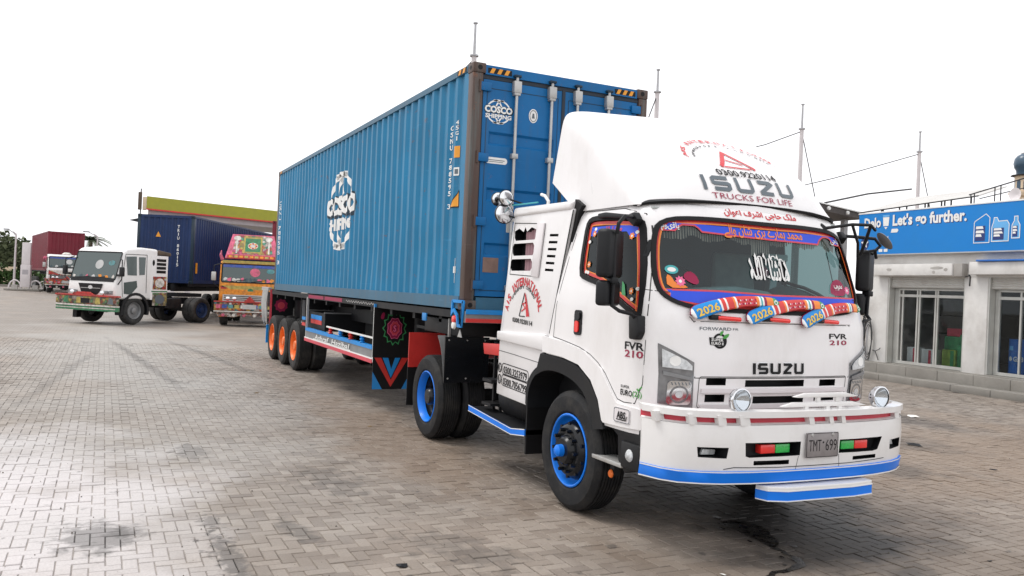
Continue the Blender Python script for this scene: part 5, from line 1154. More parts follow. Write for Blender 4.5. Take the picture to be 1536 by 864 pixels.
for y0, y1 in ((-1.27, -1.19), (-1.10, -1.04), (-.91, -.84), (-.74, -.65), (-.11, -.06), (.10, .14), (.23, .27), (.95, 1.0), (1.16, 1.29)):
    m = MB(); m.prism([(y0, 1.025), (y1, 1.025), (y1-.02, 1.10), (y0-.02, 1.10)], 'yz', 0, .05); o = m.build('rail_support', 'white_low', T); x = bump((y0+y1)/2, 1.06)[0]-.045; o.location.x = x
for y, sg in ((-.72, -1), (.73, 1)):
    p = Vector(bump(y, 1.12)); c0 = (p.x-.04, y, 1.205)
    o = MB().lathe([(0, -.075), (.05, -.07), (.085, -.03), (.092, .0), (.092, .018), (.082, .022)], c0, 'x', 28, 1).build('spot_lamp', 'chrome', T)
    MB().lathe([(.082, .018), (.06, .026), (.03, .031), (0, .033)], c0, 'x', 28, 1).build('lens', 'lens_glass', o); MB().lathe([(.08, .012), (.05, -.03), (0, -.05)], c0, 'x', 24, 1).build('reflector', 'chrome', o)
    MB().box(c0[0]-.05, c0[0]-.01, y-.02, y+.02, 1.11, 1.14).build('lamp_foot', 'black_plastic', o)
# arrow-shaped bars above the plate
for z0, y0, y1, k in ((1.158, -.36, .52, 0), (1.228, -.24, .44, 1)):
    MB().prism([(y0, z0), (y0+.12, z0+.028), (y1-.14, z0+.028), (y1, z0), (y1-.06, z0-.006), (y0+.04, z0-.006)], 'yz', 4.225, 4.255).build('arrow_bar', 'white_low', T, bevel=.004)
for y, z0, z1 in ((-.10, 1.125, 1.153), (.12, 1.125, 1.153), (.25, 1.125, 1.153), (.02, 1.187, 1.222), (.22, 1.187, 1.222)): MB().box(4.228, 4.252, y-.018, y+.018, z0, z1).build('bar_support', 'white_low', T)
pl = MB().box(4.318, 4.326, -.165, .165, .775, .965).build('number_plate', 'plate_grey', T, bevel=.004)
lay(shift(flat_text('TMT', .125, .085, -.008), -.075, .868), 'plate_lettering', 'ink_black', pl, fronted(4.326, .002)); lay(shift(flat_text('699', .115, .085, -.008), .09, .868), 'plate_lettering', 'ink_black', pl, fronted(4.326, .002)); lay(flat_poly(ell(.008, .89, .008, .008, 8)), 'plate_dot', 'ink_black', pl, fronted(4.326, .002))
lay(flat_stroke(rrect(-.16, .16, .78, .96, .012), .004, closed=True), 'plate_edge', 'ink_black', pl, fronted(4.326, .002))
for y in (-.105, .105): MB().lathe([(0, .004), (.012, .003), (.014, 0)], (4.327, y, .948), 'x', 10).build('plate_bolt', 'dull_metal', pl)
for y0, y1 in ((-.215, -.23), (.20, .215)): lay(flat_stroke([(y0, .79), (y1, .69)], .004), 'bumper_seam', 'seam', T, bumpL(.003))
lay(flat_stroke([(-.86, .705), (-.78, .718), (-.4, .712), (.3, .712), (.76, .722)], .006), 'bumper_crease', 'seam', T, bumpL(.003), du=.1)
# front step below the bumper
m = MB(); PS = [(-.53, 4.20), (-.50, 4.30), (-.36, 4.36), (.30, 4.37), (.53, 4.34), (.54, 4.20)]
st_ = MB().prism([(x, y) for y, x in PS], 'xy', .545, .575).build('front_step', 'white_low', T, bevel=.006)
MB().prism([(x, y) for y, x in PS], 'xy', .47, .543).build('step_edge', 'truck_blue', st_)
for z in (.466, .541): MB().prism([(x+.004, y*1.004) for y, x in PS], 'xy', z, z+.008).build('step_line', 'deco_white', st_)
for y in (-.3, .3): MB().box(4.0, 4.2, y-.03, y+.03, .50, .56).build('step_arm', 'chassis_black', st_)
# ---- mirrors
def rod(pts, r=.016): return MB().tube(pts, r, 8)
for sg in (-1, 1):
    y = sg*1.42 if sg < 0 else 1.34
    q = MB(); q.box(-.06, .06, -.14, .14, -.19, .19); o = q.build('mirror', 'black_plastic', T, bevel=.035, seg=3); o.location = (3.44, y if sg < 0 else 1.36, 2.265); o.rotation_euler.z = .55
    q = MB(); q.box(-.05, .05, -.135, .135, -.10, .10); o2 = q.build('lower_mirror', 'black_plastic', T, bevel=.03, seg=3); o2.location = (3.42, (y if sg < 0 else 1.36)-.01*sg, 1.955); o2.rotation_euler.z = .55
    rod([(3.28, sg*1.13, 2.585), (3.42, sg*1.22, 2.575), (3.54, sg*1.36, 2.56), (3.55, sg*1.42, 2.50), (3.53, y, 2.42)]).build('mirror_arm', 'black_plastic', T)
    rod([(3.50, y, 2.42), (3.51, y, 2.08), (3.50, y, 1.86), (3.52, sg*1.36, 1.82), (3.54, sg*1.26, 1.80), (3.53, sg*1.21, 1.76)]).build('mirror_stay', 'black_plastic', T)
    MB().box(3.46, 3.54, y-.03, y+.03, 2.03, 2.08).build('stay_clamp', 'black_plastic', T, bevel=.008)
    q = MB(); q.prism([(3.455, 1.79), (3.59, 1.79), (3.60, 1.66), (3.57, 1.60), (3.47, 1.60)], 'xz', min(sg*1.14, sg*1.235), max(sg*1.14, sg*1.235)); q.build('mirror_base', 'black_plastic', T, bevel=.015)
    MB().prism([(2.80, 2.64), (2.92, 2.645), (3.26, 2.605), (3.36, 2.62), (3.41, 2.56), (3.36, 2.50), (3.24, 2.575), (2.92, 2.60), (2.80, 2.60)], 'xz', min(sg*1.10, sg*1.16), max(sg*1.10, sg*1.16)).build('arm_bracket', 'black_plastic', T, bevel=.01)
# overhead mirror frame on the far front corner
rod([(3.44, .78, 2.615), (3.62, .98, 2.66), (3.70, 1.12, 2.66), (3.68, 1.20, 2.62)], .014).tube([(3.62, .98, 2.66), (3.60, 1.08, 2.50), (3.55, 1.14, 2.38)], .013, 8).tube([(3.70, 1.12, 2.66), (3.62, 1.15, 2.52), (3.56, 1.16, 2.40)], .015, 8).tube([(3.56, 1.16, 2.42), (3.6, 1.3, 2.45), (3.58, 1.34, 2.38)], .014, 8).build('front_mirror_arm', 'black_plastic', T)
MB().lathe([(0, .02), (.05, .015), (.07, -.02), (.05, -.03)], (3.47, .77, 2.60), 'x', 14).build('arm_foot', 'black_plastic', T)
o = MB().lathe([(0, -.05), (.06, -.048), (.11, -.03), (.13, 0), (.12, .02), (0, .022)], (0, 0, 0), 'z', 20).build('front_mirror', 'grey_steel', T); o.location = (3.70, 1.30, 2.53); o.scale = (.45, 1.0, .38); o.rotation_euler = (-.55, .15, .2)
# ---- steps, tank, chassis, rear wheels
for sg in (-1, 1):
    s0 = sg*1.2; s1 = sg*.95; a, b = min(s0, s1), max(s0, s1)
    m = MB(); m.prism([(.28, .56), (1.40, .51), (1.69, .53), (1.69, .575), (1.40, .56), (.28, .61)], 'xz', a, b); o = m.build('side_step', 'black_plastic', T)
    for off, mt, dz0, dz1 in ((.002, 'truck_blue', .012, .062),):
        lay(flat_poly([(.275, .565), (1.39, .49), (1.695, .525), (1.695, .585), (1.39, .545), (.275, .625)]), 'step_stripe', 'truck_blue', o, (lambda s: (lambda u, v, e=0: (u, s*(1.203+e), v)))(sg), thick=.012)
        for dz in (0, .062): lay(flat_stroke([(.275, .563+dz), (1.39, .487+dz*.93), (1.695, .523+dz)], .008), 'step_line', 'deco_white', o, (lambda s: (lambda u, v, e=0: (u, s*1.217, v)))(sg))
    MB().lathe([(.0, 0), (.24, 0), (.255, .02), (.255, .78), (.24, .80), (0, .80)], (.70, sg*.80, .78), 'x', 28).build('fuel_tank', 'chassis_black', T)
    for z in (.66, .92): MB().box(.42, .66, min(sg*1.12, sg*.9), max(sg*1.12, sg*.9), z, z+.03).build('ladder_rung', 'chassis_black', T)
    for x in (.45, .63): MB().box(x-.015, x+.015, min(sg*1.0, sg*.97), max(sg*1.0, sg*.97), .6, 1.35).build('ladder_post', 'chassis_black', T)
    # front corner entry step
    m = MB(); m.prism([(3.12, .88), (3.66, .90), (3.70, .84), (3.66, .60), (3.40, .52), (3.30, .60), (3.28, .80)], 'xz', min(sg*1.17, sg*.9), max(sg*1.17, sg*.9)); m.build('entry_step', 'black_plastic', T, bevel=.01)
    MB().box(3.37, 3.63, min(sg*1.195, sg*1.168), max(sg*1.195, sg*1.168), .57, .78).build('lamp_pod', 'black_plastic', T, bevel=.02)
    MB().lathe([(0, .022), (.035, .018), (.05, .004), (.05, 0)], (3.50, sg*1.195, .68), 'y', 18, sg).build('side_lamp', 'lamp_lens', T)
    MB().box(2.92, 3.38, min(sg*1.19, sg*1.0), max(sg*1.19, sg*1.0), .555, .59).build('step_plate', 'dull_metal', T, bevel=.004)
    MB().lathe([(0, .012), (.03, .01), (.036, 0)], (3.13, sg*1.12, .455), 'y', 14, sg).build('side_reflector', 'rim_orange', T)
    MB().box(3.10, 3.16, min(sg*1.11, sg*1.06), max(sg*1.11, sg*1.06), .44, .57).build('reflector_stay', 'black_plastic', T)
    # rear twin wheels, front and rear guards
    wheel(T, (-1.151, sg*1.20, .5338), sg, R=.534, w=.27, kind='dual'); wheel(T, (-1.151, sg*.87, .5338), sg, R=.534, w=.27, kind='dual')
    gx0, gx1 = min(sg*1.21, sg*.62), max(sg*1.21, sg*.62)
    MB().box(-.56, -.54, gx0, gx1, .78, 1.34).build('wheel_guard', 'black_gloss', T)
    m = MB(); m.loft([[(x, gx0, z), (x, gx1, z), (x, gx1, z+.012), (x, gx0, z+.012)] for x, z in smooth_line([(-.56, .80), (-.60, 1.0), (-.68, 1.20), (-.80, 1.33)], 2)], True, True).build('guard_arc', 'grey_steel', T)
    MB().box(-1.87, -1.85, min(sg*1.22, sg*.70), max(sg*1.22, sg*.70), .84, 1.31).build('rear_guard', 'deco_red', T); MB().box(-1.885, -1.865, min(sg*1.22, sg*.72), max(sg*1.22, sg*.72), .32, .90).build('rear_flap', 'rubber_trim', T)
    for yy in (.68, .92, 1.16):
        for zz in (.83, 1.30): MB().lathe([(0, .008), (.010, .006), (.012, 0)], (-.54, sg*yy, zz), 'x', 8).build('guard_rivet', 'dull_metal', T)
    MB().box(1.72, 3.25, min(sg*.86, sg*.84), max(sg*.86, sg*.84), .60, 1.355).build('wheel_well', 'black_plastic', T)
    MB().box(-2.1, 3.6, min(sg*.34, sg*.42), max(sg*.34, sg*.42), .72, .98).build('frame_rail', 'chassis_black', T)
MB().box(-1.22, -1.08, -.95, .95, .46, .62).build('rear_axle', 'chassis_black', T, bevel=.03); MB().lathe([(0, -.22), (.18, -.16), (.24, 0), (.18, .16), (0, .22)], (-1.15, 0, .54), 'y', 20).build('differential', 'chassis_black', T)
MB().box(2.42, 2.56, -1.0, 1.0, .44, .56).build('front_axle', 'chassis_black', T, bevel=.03)
MB().box(2.2, 3.5, -.36, .36, .50, 1.25).build('engine', 'chassis_black', T, bevel=.05)
MB().box(-1.75, -.35, -.52, .52, 1.16, 1.24).build('fifth_wheel', 'chassis_black', T, bevel=.02)
for x in (-2.05, -.4, .5, 1.7): MB().box(x-.05, x+.05, -.34, .34, .76, .94).build('cross_member', 'chassis_black', T)
MB().prism([(.30, 1.33), (.92, 1.36), (.92, 1.23), (.34, 1.21)], 'xz', -1.08, -1.05).build('air_line_plate', 'deco_red', T, bevel=.006)
MB().box(.1, .9, -.7, .7, .95, 1.2).build('air_tank', 'chassis_black', T, bevel=.05)
# ------------------------------------------------------------------ shipping containers (local: door or front end at x = 0, body towards -x)
def corrugation(x0, x1, deep=.036, per=.278):
    """break points (x, inset) of a corrugated wall"""
    pts = [(x0, 0)]; n = int((x1-x0-.1)/per); st_ = x0+(x1-x0-n*per)/2
    for k in range(n):
        a = st_+k*per; pts += [(a+.036, 0), (a+.036+.068, deep), (a+.036+.068+.070, deep), (a+.036+.136+.070, 0)]
    pts.append((x1, 0)); return pts
def container(name, label, L, zb, H, mats, loc, rz, world=False, doors=True, simple=False):
    """mats: side, end, rail, post"""
    C = thing(name, label, 'container', loc, rz)
    W = 1.219; z0, z1 = zb, zb+H
    prof = corrugation(-L+.12, -.12); rd = random.Random(len(label))
    dn_ = [(rd.uniform(-L+.6, -1.0), rd.uniform(z0+.3, z1-.4), rd.uniform(.15, .5), rd.uniform(.004, .016)) for _ in range(26)]
    def dent(x, z, sg): return sum(d*math.exp(-((x-a)**2+(z-b)**2)/(r*r)) for a, b, r, d in dn_)
    for sg in (-1, 1):
        m = MB()
        for (xa, ia), (xb, ib) in zip(prof, prof[1:]):
            za_, zb_ = z0+.15, z1-.06; nz = 1 if simple else 9; rows = []
            for k in range(nz+1):
                z = za_+(zb_-za_)*k/nz; e = 0 if k in (0, nz) else 1
                rows += [(xa, sg*(W-.012-ia-e*dent(xa, z, sg)), z), (xb, sg*(W-.012-ib-e*dent(xb, z, sg)), z)]
            m.add(rows, [(2*k, 2*k+1, 2*k+3, 2*k+2) for k in range(nz)])
        m.build('side_panel', mats[0], C, smooth=0)
        MB().box(-L+.16, -.16, min(sg*W, sg*(W-.06)), max(sg*W, sg*(W-.06)), z1-.085, z1-.012).build('top_rail', mats[2], C)
        MB().box(-L+.16, -.16, min(sg*(W-.002), sg*(W-.06)), max(sg*(W-.002), sg*(W-.06)), z0+.012, z0+.16).build('bottom_rail', mats[2], C)
        for xx, dx in ((0, 1), (-L, -1)):
            xa, xb = sorted((xx-dx*.008, xx-dx*.15))
            MB().box(xa, xb, min(sg*(W-.004), sg*(W-.13)), max(sg*(W-.004), sg*(W-.13)), z0+.118, z1-.118).build('corner_post', mats[3], C, bevel=.008)
            for zc in (z0, z1-.118):
                xa, xb = sorted((xx, xx-dx*.178))
                o = MB().box(xa, xb, min(sg*W, sg*(W-.162)), max(sg*W, sg*(W-.162)), zc, zc+.118).build('corner_casting', mats[3], C, bevel=.012)
                if not simple:
                    lay(flat_poly(ell(xx-dx*.09, zc+.06, .035, .025, 14)), 'casting_hole', 'ink_black', o, (lambda s: (lambda a, b, e=0: (a, s*(W+.001), b)))(sg))
                    lay(flat_poly(ell(sg*(W-.085), zc+.06, .03, .03, 14)), 'casting_hole', 'ink_black', o, (lambda x_, d_: (lambda a, b, e=0: (x_+d_*.001, a, b)))(xx, dx))
    m = MB(); pr = corrugation(-L+.16, -.16, .02, .42)
    for (xa, ia), (xb, ib) in zip(pr, pr[1:]): m.add([(xa, -W+.05, z1-.02-ia), (xb, -W+.05, z1-.02-ib), (xb, W-.05, z1-.02-ib), (xa, W-.05, z1-.02-ia)], [(0, 1, 2, 3)])
    m.build('roof', mats[0], C, smooth=0)
    MB().box(-L+.1, -.1, -W+.06, W-.06, z0+.05, z0+.12).build('floor', 'chassis_black', C)
    ends = [(-L, -1)] + ([] if doors else [(0, 1)])
    for xx, dx in ends:
        m = MB(); pr = corrugation(-W+.13, W-.13, .045, .25)
        for (ya, ia), (yb, ib) in zip(pr, pr[1:]):
            m.add([(xx-dx*(.02+ia), ya, z0+.14), (xx-dx*(.02+ib), yb, z0+.14), (xx-dx*(.02+ib), yb, z1-.1), (xx-dx*(.02+ia), ya, z1-.1)], [(0, 1, 2, 3)])
        m.build('end_wall', mats[1], C, smooth=0)
        for zc, h in ((z0+.01, .14), (z1-.12, .11)): xa, xb = sorted((xx-dx*.01, xx-dx*.07)); MB().box(xa, xb, -W+.16, W-.16, zc, zc+h).build('end_rail', mats[2], C)
    return C, prof
CZ = 1.6869; CH = 2.896
C1, prof = container('shipping_container', 'long bright blue corrugated shipping container carried behind the white tractor', 12.192, CZ, CH, ('cont_blue', 'cont_blue', 'cont_rail', 'cont_rust'), (0, 0, 0), 0)
def corr(off):
    def f(a, b, e=0):
        return (a, -(1.207-interp(a, prof))-off-e, b)
    return f
UC = [p[0] for p in prof]
def onside(bm, name, mat, off=.004, dv=0): return lay(bm, name, mat, C1, corr(off), ucuts=UC)
# header, sill and the two doors facing the cab
zt = CZ+CH
MB().box(-.09, -.012, -1.06, 1.06, zt-.125, zt-.015).build('door_header', 'cont_door', C1); MB().box(-.09, -.008, -1.06, 1.06, CZ+.012, CZ+.155).build('door_sill', 'cont_rail', C1)
MB().box(-.085, -.030, -1.085, 1.085, zt-.175, zt-.127).build('header_gasket', 'gasket', C1)
def pocket_panel(y0, y1, za, zb_, x, pk, a, b, deep):
    m = MB(); zs_ = [za]
    for p0, p1 in pk: zs_ += [p0, p1]
    zs_.append(zb_)
    def q(ya, yb, z_a, z_b, xx=x): m.add([(xx, ya, z_a), (xx, yb, z_a), (xx, yb, z_b), (xx, ya, z_b)], [(0, 1, 2, 3)])
    q(y0, a, za, zb_); q(b, y1, za, zb_)
    for k in range(0, len(zs_), 2): q(a, b, zs_[k], zs_[k+1])
    for p0, p1 in pk:
        s = deep*.9; i = [(x-deep, a+s, p0+s), (x-deep, b-s, p0+s), (x-deep, b-s, p1-s), (x-deep, a+s, p1-s)]; o = [(x, a, p0), (x, b, p0), (x, b, p1), (x, a, p1)]
        m.add(o+i, [(4, 5, 6, 7)]+[(k, (k+1) % 4, 4+(k+1) % 4, 4+k) for k in range(4)])
    m.add([(x-.05, y0, za), (x-.05, y1, za), (x-.05, y1, zb_), (x-.05, y0, zb_), (x, y0, za), (x, y1, za), (x, y1, zb_), (x, y0, zb_)], [(0, 3, 2, 1), (0, 1, 5, 4), (1, 2, 6, 5), (2, 3, 7, 6), (3, 0, 4, 7)])
    return m
bands = [(2.33, 2.49), (2.98, 3.14), (3.64, 3.80)]
for sg in (-1, 1):
    ya, yb = (-1.07, -.022) if sg < 0 else (.022, 1.07)
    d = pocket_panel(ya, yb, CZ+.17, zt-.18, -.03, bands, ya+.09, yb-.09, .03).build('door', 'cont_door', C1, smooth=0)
    lay(flat_stroke(rrect(ya+.05, yb-.05, CZ+.24, zt-.28, .01), .008, closed=True), 'door_weld', 'cont_dark', d, fronted(-.03, .002))
    for y in ((-.655, -.18) if sg < 0 else (.18, .63)):
        MB().tube([(.012, y, CZ+.06), (.012, y, zt-.09)], .019, 10).build('locking_bar', 'dull_metal', d)
        for z in (zt-.30, zt-1.05, zt-1.8, CZ+.28):
            MB().box(-.03, .038, y-.04, y+.04, z-.03, z+.03).build('bar_bracket', 'dull_metal', d, bevel=.006)
        MB().box(-.03, .045, y-.05, y+.05, zt-.30, zt-.16).build('cam_keeper', 'dull_metal', d, bevel=.008); MB().box(-.02, .04, y-.045, y+.045, zt-.115, zt-.085).build('cam_end', 'cont_dark', d, bevel=.006)
        MB().box(.025, .045, min(y, y+.36*-sg*1), max(y, y+.36*-sg*1), CZ+.92, CZ+.95).build('door_handle', 'dull_metal', d, bevel=.004)
    for z in (zt-.27, zt-1.10, zt-1.85, CZ+.30):
        MB().box(-.028, .006, min(sg*1.13, sg*.98), max(sg*1.13, sg*.98), z-.05, z+.05).build('hinge', 'cont_door', d, bevel=.008); MB().tube([(-.0, sg*1.125, z-.07), (-.0, sg*1.125, z+.07)], .014, 8).build('hinge_pin', 'cont_rust', d)
MB().box(-.06, -.02, -.021, .021, CZ+.16, zt-.17).build('door_gasket', 'gasket', C1)
for y in (-1.078, 1.078): MB().box(-.06, -.034, y-.012, y+.012, CZ+.16, zt-.17).build('door_gasket', 'gasket', C1)
# stickers and logo on the doors
fr0 = lambda off: fronted(-.03, off)
def globe(cx, cz, rx, rz, w): return merge(flat_stroke(ell(cx, cz, rx, rz, 32, .42, pi-.42), w), flat_stroke(ell(cx, cz, rx, rz, 32, pi+.55, 2*pi-.55), w), flat_stroke(ell(cx-rx*.30, cz, rx*.60, rz*.98, 18, .45, pi/2+.25), w), flat_stroke(ell(cx+rx*.30, cz, rx*.60, rz*.98, 18, pi/2-.25, pi-.45), w), flat_stroke(ell(cx-rx*.30, cz, rx*.60, rz*.98, 18, -pi/2-.25, -.6), w), flat_stroke(ell(cx+rx*.30, cz, rx*.60, rz*.98, 18, pi+.6, 1.5*pi+.25), w))
lay(globe(-.865, 4.04, .155, .135, .018), 'logo', 'deco_white', C1, fr0(.003)); lay(shift(flat_text('COSCO', .36, .085, .05), -.865, 4.065), 'lettering', 'deco_white', C1, fr0(.005)); lay(shift(flat_text('SHIPPING', .34, .052, .04), -.865, 3.985), 'lettering', 'deco_white', C1, fr0(.005))
lay(shift(flat_text('COSCO', .385, .105, .11), -.860, 4.062), 'letter_shadow', 'cont_dark', C1, fr0(.004))
lay(flat_poly(ell(-.405, 4.05, .06, .085, 20)), 'round_sticker', 'sticker_white', C1, fr0(.003)); lay(flat_stroke(ell(-.405, 4.05, .045, .067, 20), .008, closed=True), 'sticker_ring', 'ink_grey', C1, fr0(.005)); lay(flat_poly([(-.425, 4.02), (-.385, 4.02), (-.395, 4.08), (-.415, 4.08)]), 'sticker_print', 'ink_grey', C1, fr0(.005))
lay(flat_poly(rrect(-1.01, -.725, 3.425, 3.50, .035)), 'white_label', 'sticker_white', C1, fr0(.003)); lay(flat_stroke([(-.98, 3.468), (-.76, 3.468)], .008), 'label_print', 'ink_grey', C1, fr0(.005)); lay(flat_stroke([(-.96, 3.448), (-.78, 3.448)], .006), 'label_print', 'ink_grey', C1, fr0(.005))
lay(flat_poly([(-.985, 2.14), (-.785, 2.14), (-.785, 2.315), (-.985, 2.315)]), 'placard', 'placard_brown', C1, fr0(.004))
# hazard stripes at the high corners
def hazard(u0, u1, v0, v1, fn, n=3):
    lay(flat_poly([(u0, v0), (u1, v0), (u1, v1), (u0, v1)]), 'hazard_strip', 'ink_black', C1, fn)
    w = (u1-u0)/(n*2+.6); h = v1-v0
    for k in range(n):
        a = u0+w*.5+k*2*w; lay(flat_poly([(a, v0), (a+w, v0), (a+w+h*.5, v1), (a+h*.5, v1)]), 'hazard_bar', 'sticker_orange', C1, lambda a, b, e=0, f=fn: tuple(Vector(f(a, b))+Vector((.0015, -.0015, 0))))
hazard(-1.03, -.72, zt-.105, zt-.045, fronted(-.012, .003)); hazard(.72, 1.03, zt-.105, zt-.045, fronted(-.012, .003)); hazard(-.50, -.20, zt-.078, zt-.02, sided(-1.219, .003), 2)
hazard(-12.0, -11.7, zt-.078, zt-.02, sided(-1.219, .003), 2)
# big logo broken up by the ribs
g = globe(-6.0, 3.23, .78, .66, .10)
onside(g, 'side_logo', 'deco_white'); onside(shift(flat_text('COSCO', 1.95, .36, .06), -6.02, 3.33), 'side_lettering', 'deco_white', .006); onside(shift(flat_text('SHIPPING', 1.6, .22, .05), -6.05, 2.99), 'side_lettering', 'deco_white', .006)
onside(shift(flat_text('COSCO', 2.10, .43, .12), -5.97, 3.31), 'letter_shadow', 'cont_dark', .005)
def vertical(txt, u, z0, z1, w, mat='deco_white', bold=.02):
    n = len(txt); h = (z1-z0)/n; ps = []
    for i, ch in enumerate(txt):
        if ch == ' ': continue
        ps.append(shift(flat_text(ch, w*(.35 if ch in '1I' else 1), h*.78, bold), u, z1-h*(i+.5)))
    return merge(*ps)
fl = sided(-1.207, .005)
onside(vertical('CSNU 788595 3', -.70, 2.90, 3.95, .065), 'number_lettering', 'deco_white', .005); onside(vertical('45G1', -.48, 3.72, 3.98, .045), 'number_lettering', 'deco_white', .005)
onside(vertical('CSNU 788595 3', -11.87, 2.3, 3.85, .10), 'number_lettering', 'deco_white', .005)
onside(flat_poly(rrect(-.52, -.42, 3.52, 3.66, .008)), 'orange_label', 'sticker_orange', .005); onside(flat_poly(rrect(-.51, -.42, 3.30, 3.40, .01)), 'white_label', 'sticker_white', .005); onside(flat_poly([(-.49, 3.32), (-.44, 3.32), (-.44, 3.38), (-.49, 3.38)]), 'label_print', 'ink_grey', .007)
onside(flat_poly([(-.58, 2.92), (-.39, 2.92), (-.40, 3.12)]), 'warning_triangle', 'sticker_orange', .005); onside(flat_stroke([(-.58, 2.92), (-.39, 2.92), (-.40, 3.12)], .012, closed=True), 'triangle_edge', 'ink_black', .007)
onside(flat_poly([(-.45, 2.12), (-.40, 2.12), (-.40, 2.20), (-.45, 2.20)]), 'small_label', 'sticker_white', .005); onside(flat_stroke([(-.425, 2.3), (-.425, 2.0)], .01), 'label_print', 'sticker_white', .005)

# ------------------------------------------------------------------ the painted trailer under it
S = thing('semi_trailer', 'black skeletal semi trailer with blue, red and flower paintwork and orange wheels', 'trailer', (-6, 0, 0), world=True)
for sg in (-1, 1):
    MB().prism([(-12.6, 1.62), (-12.6, 1.22), (-3.4, 1.20), (-2.2, 1.40), (.12, 1.40), (.12, 1.62)], 'xz', min(sg*.40, sg*.54), max(sg*.40, sg*.54)).build('main_beam', 'chassis_black', S)
    MB().box(-12.5, .05, min(sg*1.20, sg*1.12), max(sg*1.20, sg*1.12), 1.585, 1.675).build('side_rail', 'chassis_black', S)
    for k, (a, b, mt) in enumerate(((-8.3, -7.0, 'deco_maroon'), (-6.9, -5.6, 'deco_maroon'), (-5.5, -3.6, 'chassis_black'))):
        MB().box(a, b, min(sg*1.205, sg*1.19), max(sg*1.205, sg*1.19), 1.60, 1.665).build('rail_plate', mt, S)
    lay(flat_stroke([(-5.3+.045*k, 1.632+.018*sin(k*1.9)*(1 if k % 5 else -.4)) for k in range(38)], .012), 'scroll_work', 'dull_metal', S, (lambda s: (lambda a, b, e=0: (a, s*1.209, b)))(sg))
for x in [-12.2+1.02*k for k in range(12)]: MB().box(x-.05, x+.05, -1.12, 1.12, 1.50, 1.60).build('cross_member', 'chassis_black', S)
# front bolster towards the cab
fb = MB().box(.0, .09, -1.22, 1.22, 1.545, 1.68).build('front_bolster', 'grey_steel', S)
MB().box(.091, .10, -1.22, 1.22, 1.70-.055, 1.70).build('blue_stripe', 'sky_blue', fb); MB().box(.091, .10, -1.22, 1.22, 1.55, 1.595).build('red_stripe', 'deco_red', fb)
# ornate lamp bracket at the front corner
bk = lay(merge(flat_stroke([(-.29, 1.79), (-.30, 1.64), (-.24, 1.68), (-.14, 1.62), (-.10, 1.50), (.0, 1.50), (.05, 1.79)], .035, closed=False), flat_stroke([(-.29, 1.785), (.05, 1.785)], .035), flat_stroke([(.03, 1.79), (.0, 1.50)], .03)), 'lamp_bracket', 'sky_blue', S, sided(-1.225, .0), thick=.02)
for z, mt in ((1.57, 'led_red'), (1.50, 'deco_white')): MB().lathe([(0, .03), (.04, .025), (.05, 0)], (-.22, -1.23, z), 'y', 14, -1).build('bracket_lamp', mt, bk)
MB().prism([(-.10, 1.37), (.02, 1.37), (-.04, 1.46)], 'xz', -1.235, -1.225).build('pendant', 'dull_metal', bk)
MB().box(-1.35, -1.2, -1.235, -1.215, 1.50, 1.60).build('small_lamp', 'sky_blue', S, bevel=.006)
MB().box(-2.2, -1.0, -1.0, 1.0, 1.36, 1.40).build('coupling_plate', 'chassis_black', S)
MB().box(-1.55, -.35, -1.12, -.6, 1.36, 1.55).build('front_locker', 'chassis_black', S, bevel=.01); MB().box(-.62, -.60, -1.15, -1.12, 1.32, 1.56).build('locker_post', 'dull_metal', S)
# painted cross panel with a rose, and chevron flap below it
pn = MB().box(-3.53, -3.50, -1.23, -.58, .82, 1.62).build('rose_panel', 'ink_black', S)
MB().box(-3.535, -3.497, -1.235, -.56, 1.59, 1.64).build('panel_top', 'sky_blue', pn)
pf_ = lambda off: fronted(-3.50, off)
lay(flat_poly([(-.90+.20*(1 if k % 2 else .80)*cos(pi*k/13), 1.27+.27*(1 if k % 2 else .80)*sin(pi*k/13)) for k in range(26)]), 'leaf_wreath', 'deco_green', pn, pf_(.002))
lay(flat_poly([(-.90+.175*(1 if k % 2 else .84)*cos(pi*k/13), 1.27+.24*(1 if k % 2 else .84)*sin(pi*k/13)) for k in range(26)]), 'wreath_gap', 'ink_black', pn, pf_(.0035))
for rx, rz, mt, o_ in ((.13, .175, 'deco_pink', .005), (.12, .165, 'deco_maroon', .0065), (.085, .12, 'deco_pink', .008), (.078, .112, 'deco_red2', .0095), (.05, .07, 'deco_maroon', .011)):
    lay(flat_poly([(-.90+rx*(1 if k % 2 else .86)*cos(pi*k/8), 1.27+rz*(1 if k % 2 else .86)*sin(pi*k/8)) for k in range(16)]), 'rose_petals', mt, pn, pf_(o_))
lay(shift(flat_text('S', .05, .10, .02), -.90, 1.27), 'lettering', 'deco_pink', pn, pf_(.013)); lay(flat_poly(smooth_poly([(-1.14, 1.42), (-1.10, 1.52), (-1.06, 1.50), (-1.08, 1.40)], 1)), 'rose_bud', 'deco_maroon', pn, pf_(.002))
fp = MB().box(-3.53, -3.51, -1.22, -.63, .33, .818).build('chevron_flap', 'ink_black', S)
cf = fronted(-3.51, .002)
lay(flat_poly([(-1.20, .815), (-1.09, .815), (-.925, .475), (-.76, .815), (-.65, .815), (-.925, .365)]), 'chevron', 'deco_red', fp, cf); lay(flat_poly([(-1.07, .815), (-.98, .815), (-.925, .64), (-.87, .815), (-.785, .815), (-.925, .50)]), 'chevron', 'sky_blue', fp, cf)
lay(flat_poly([(-1.22, .33), (-1.06, .33), (-1.22, .60)]), 'flap_corner', 'sky_blue', fp, cf); lay(flat_poly([(-.63, .33), (-.75, .33), (-.63, .55)]), 'flap_corner', 'sky_blue', fp, cf)
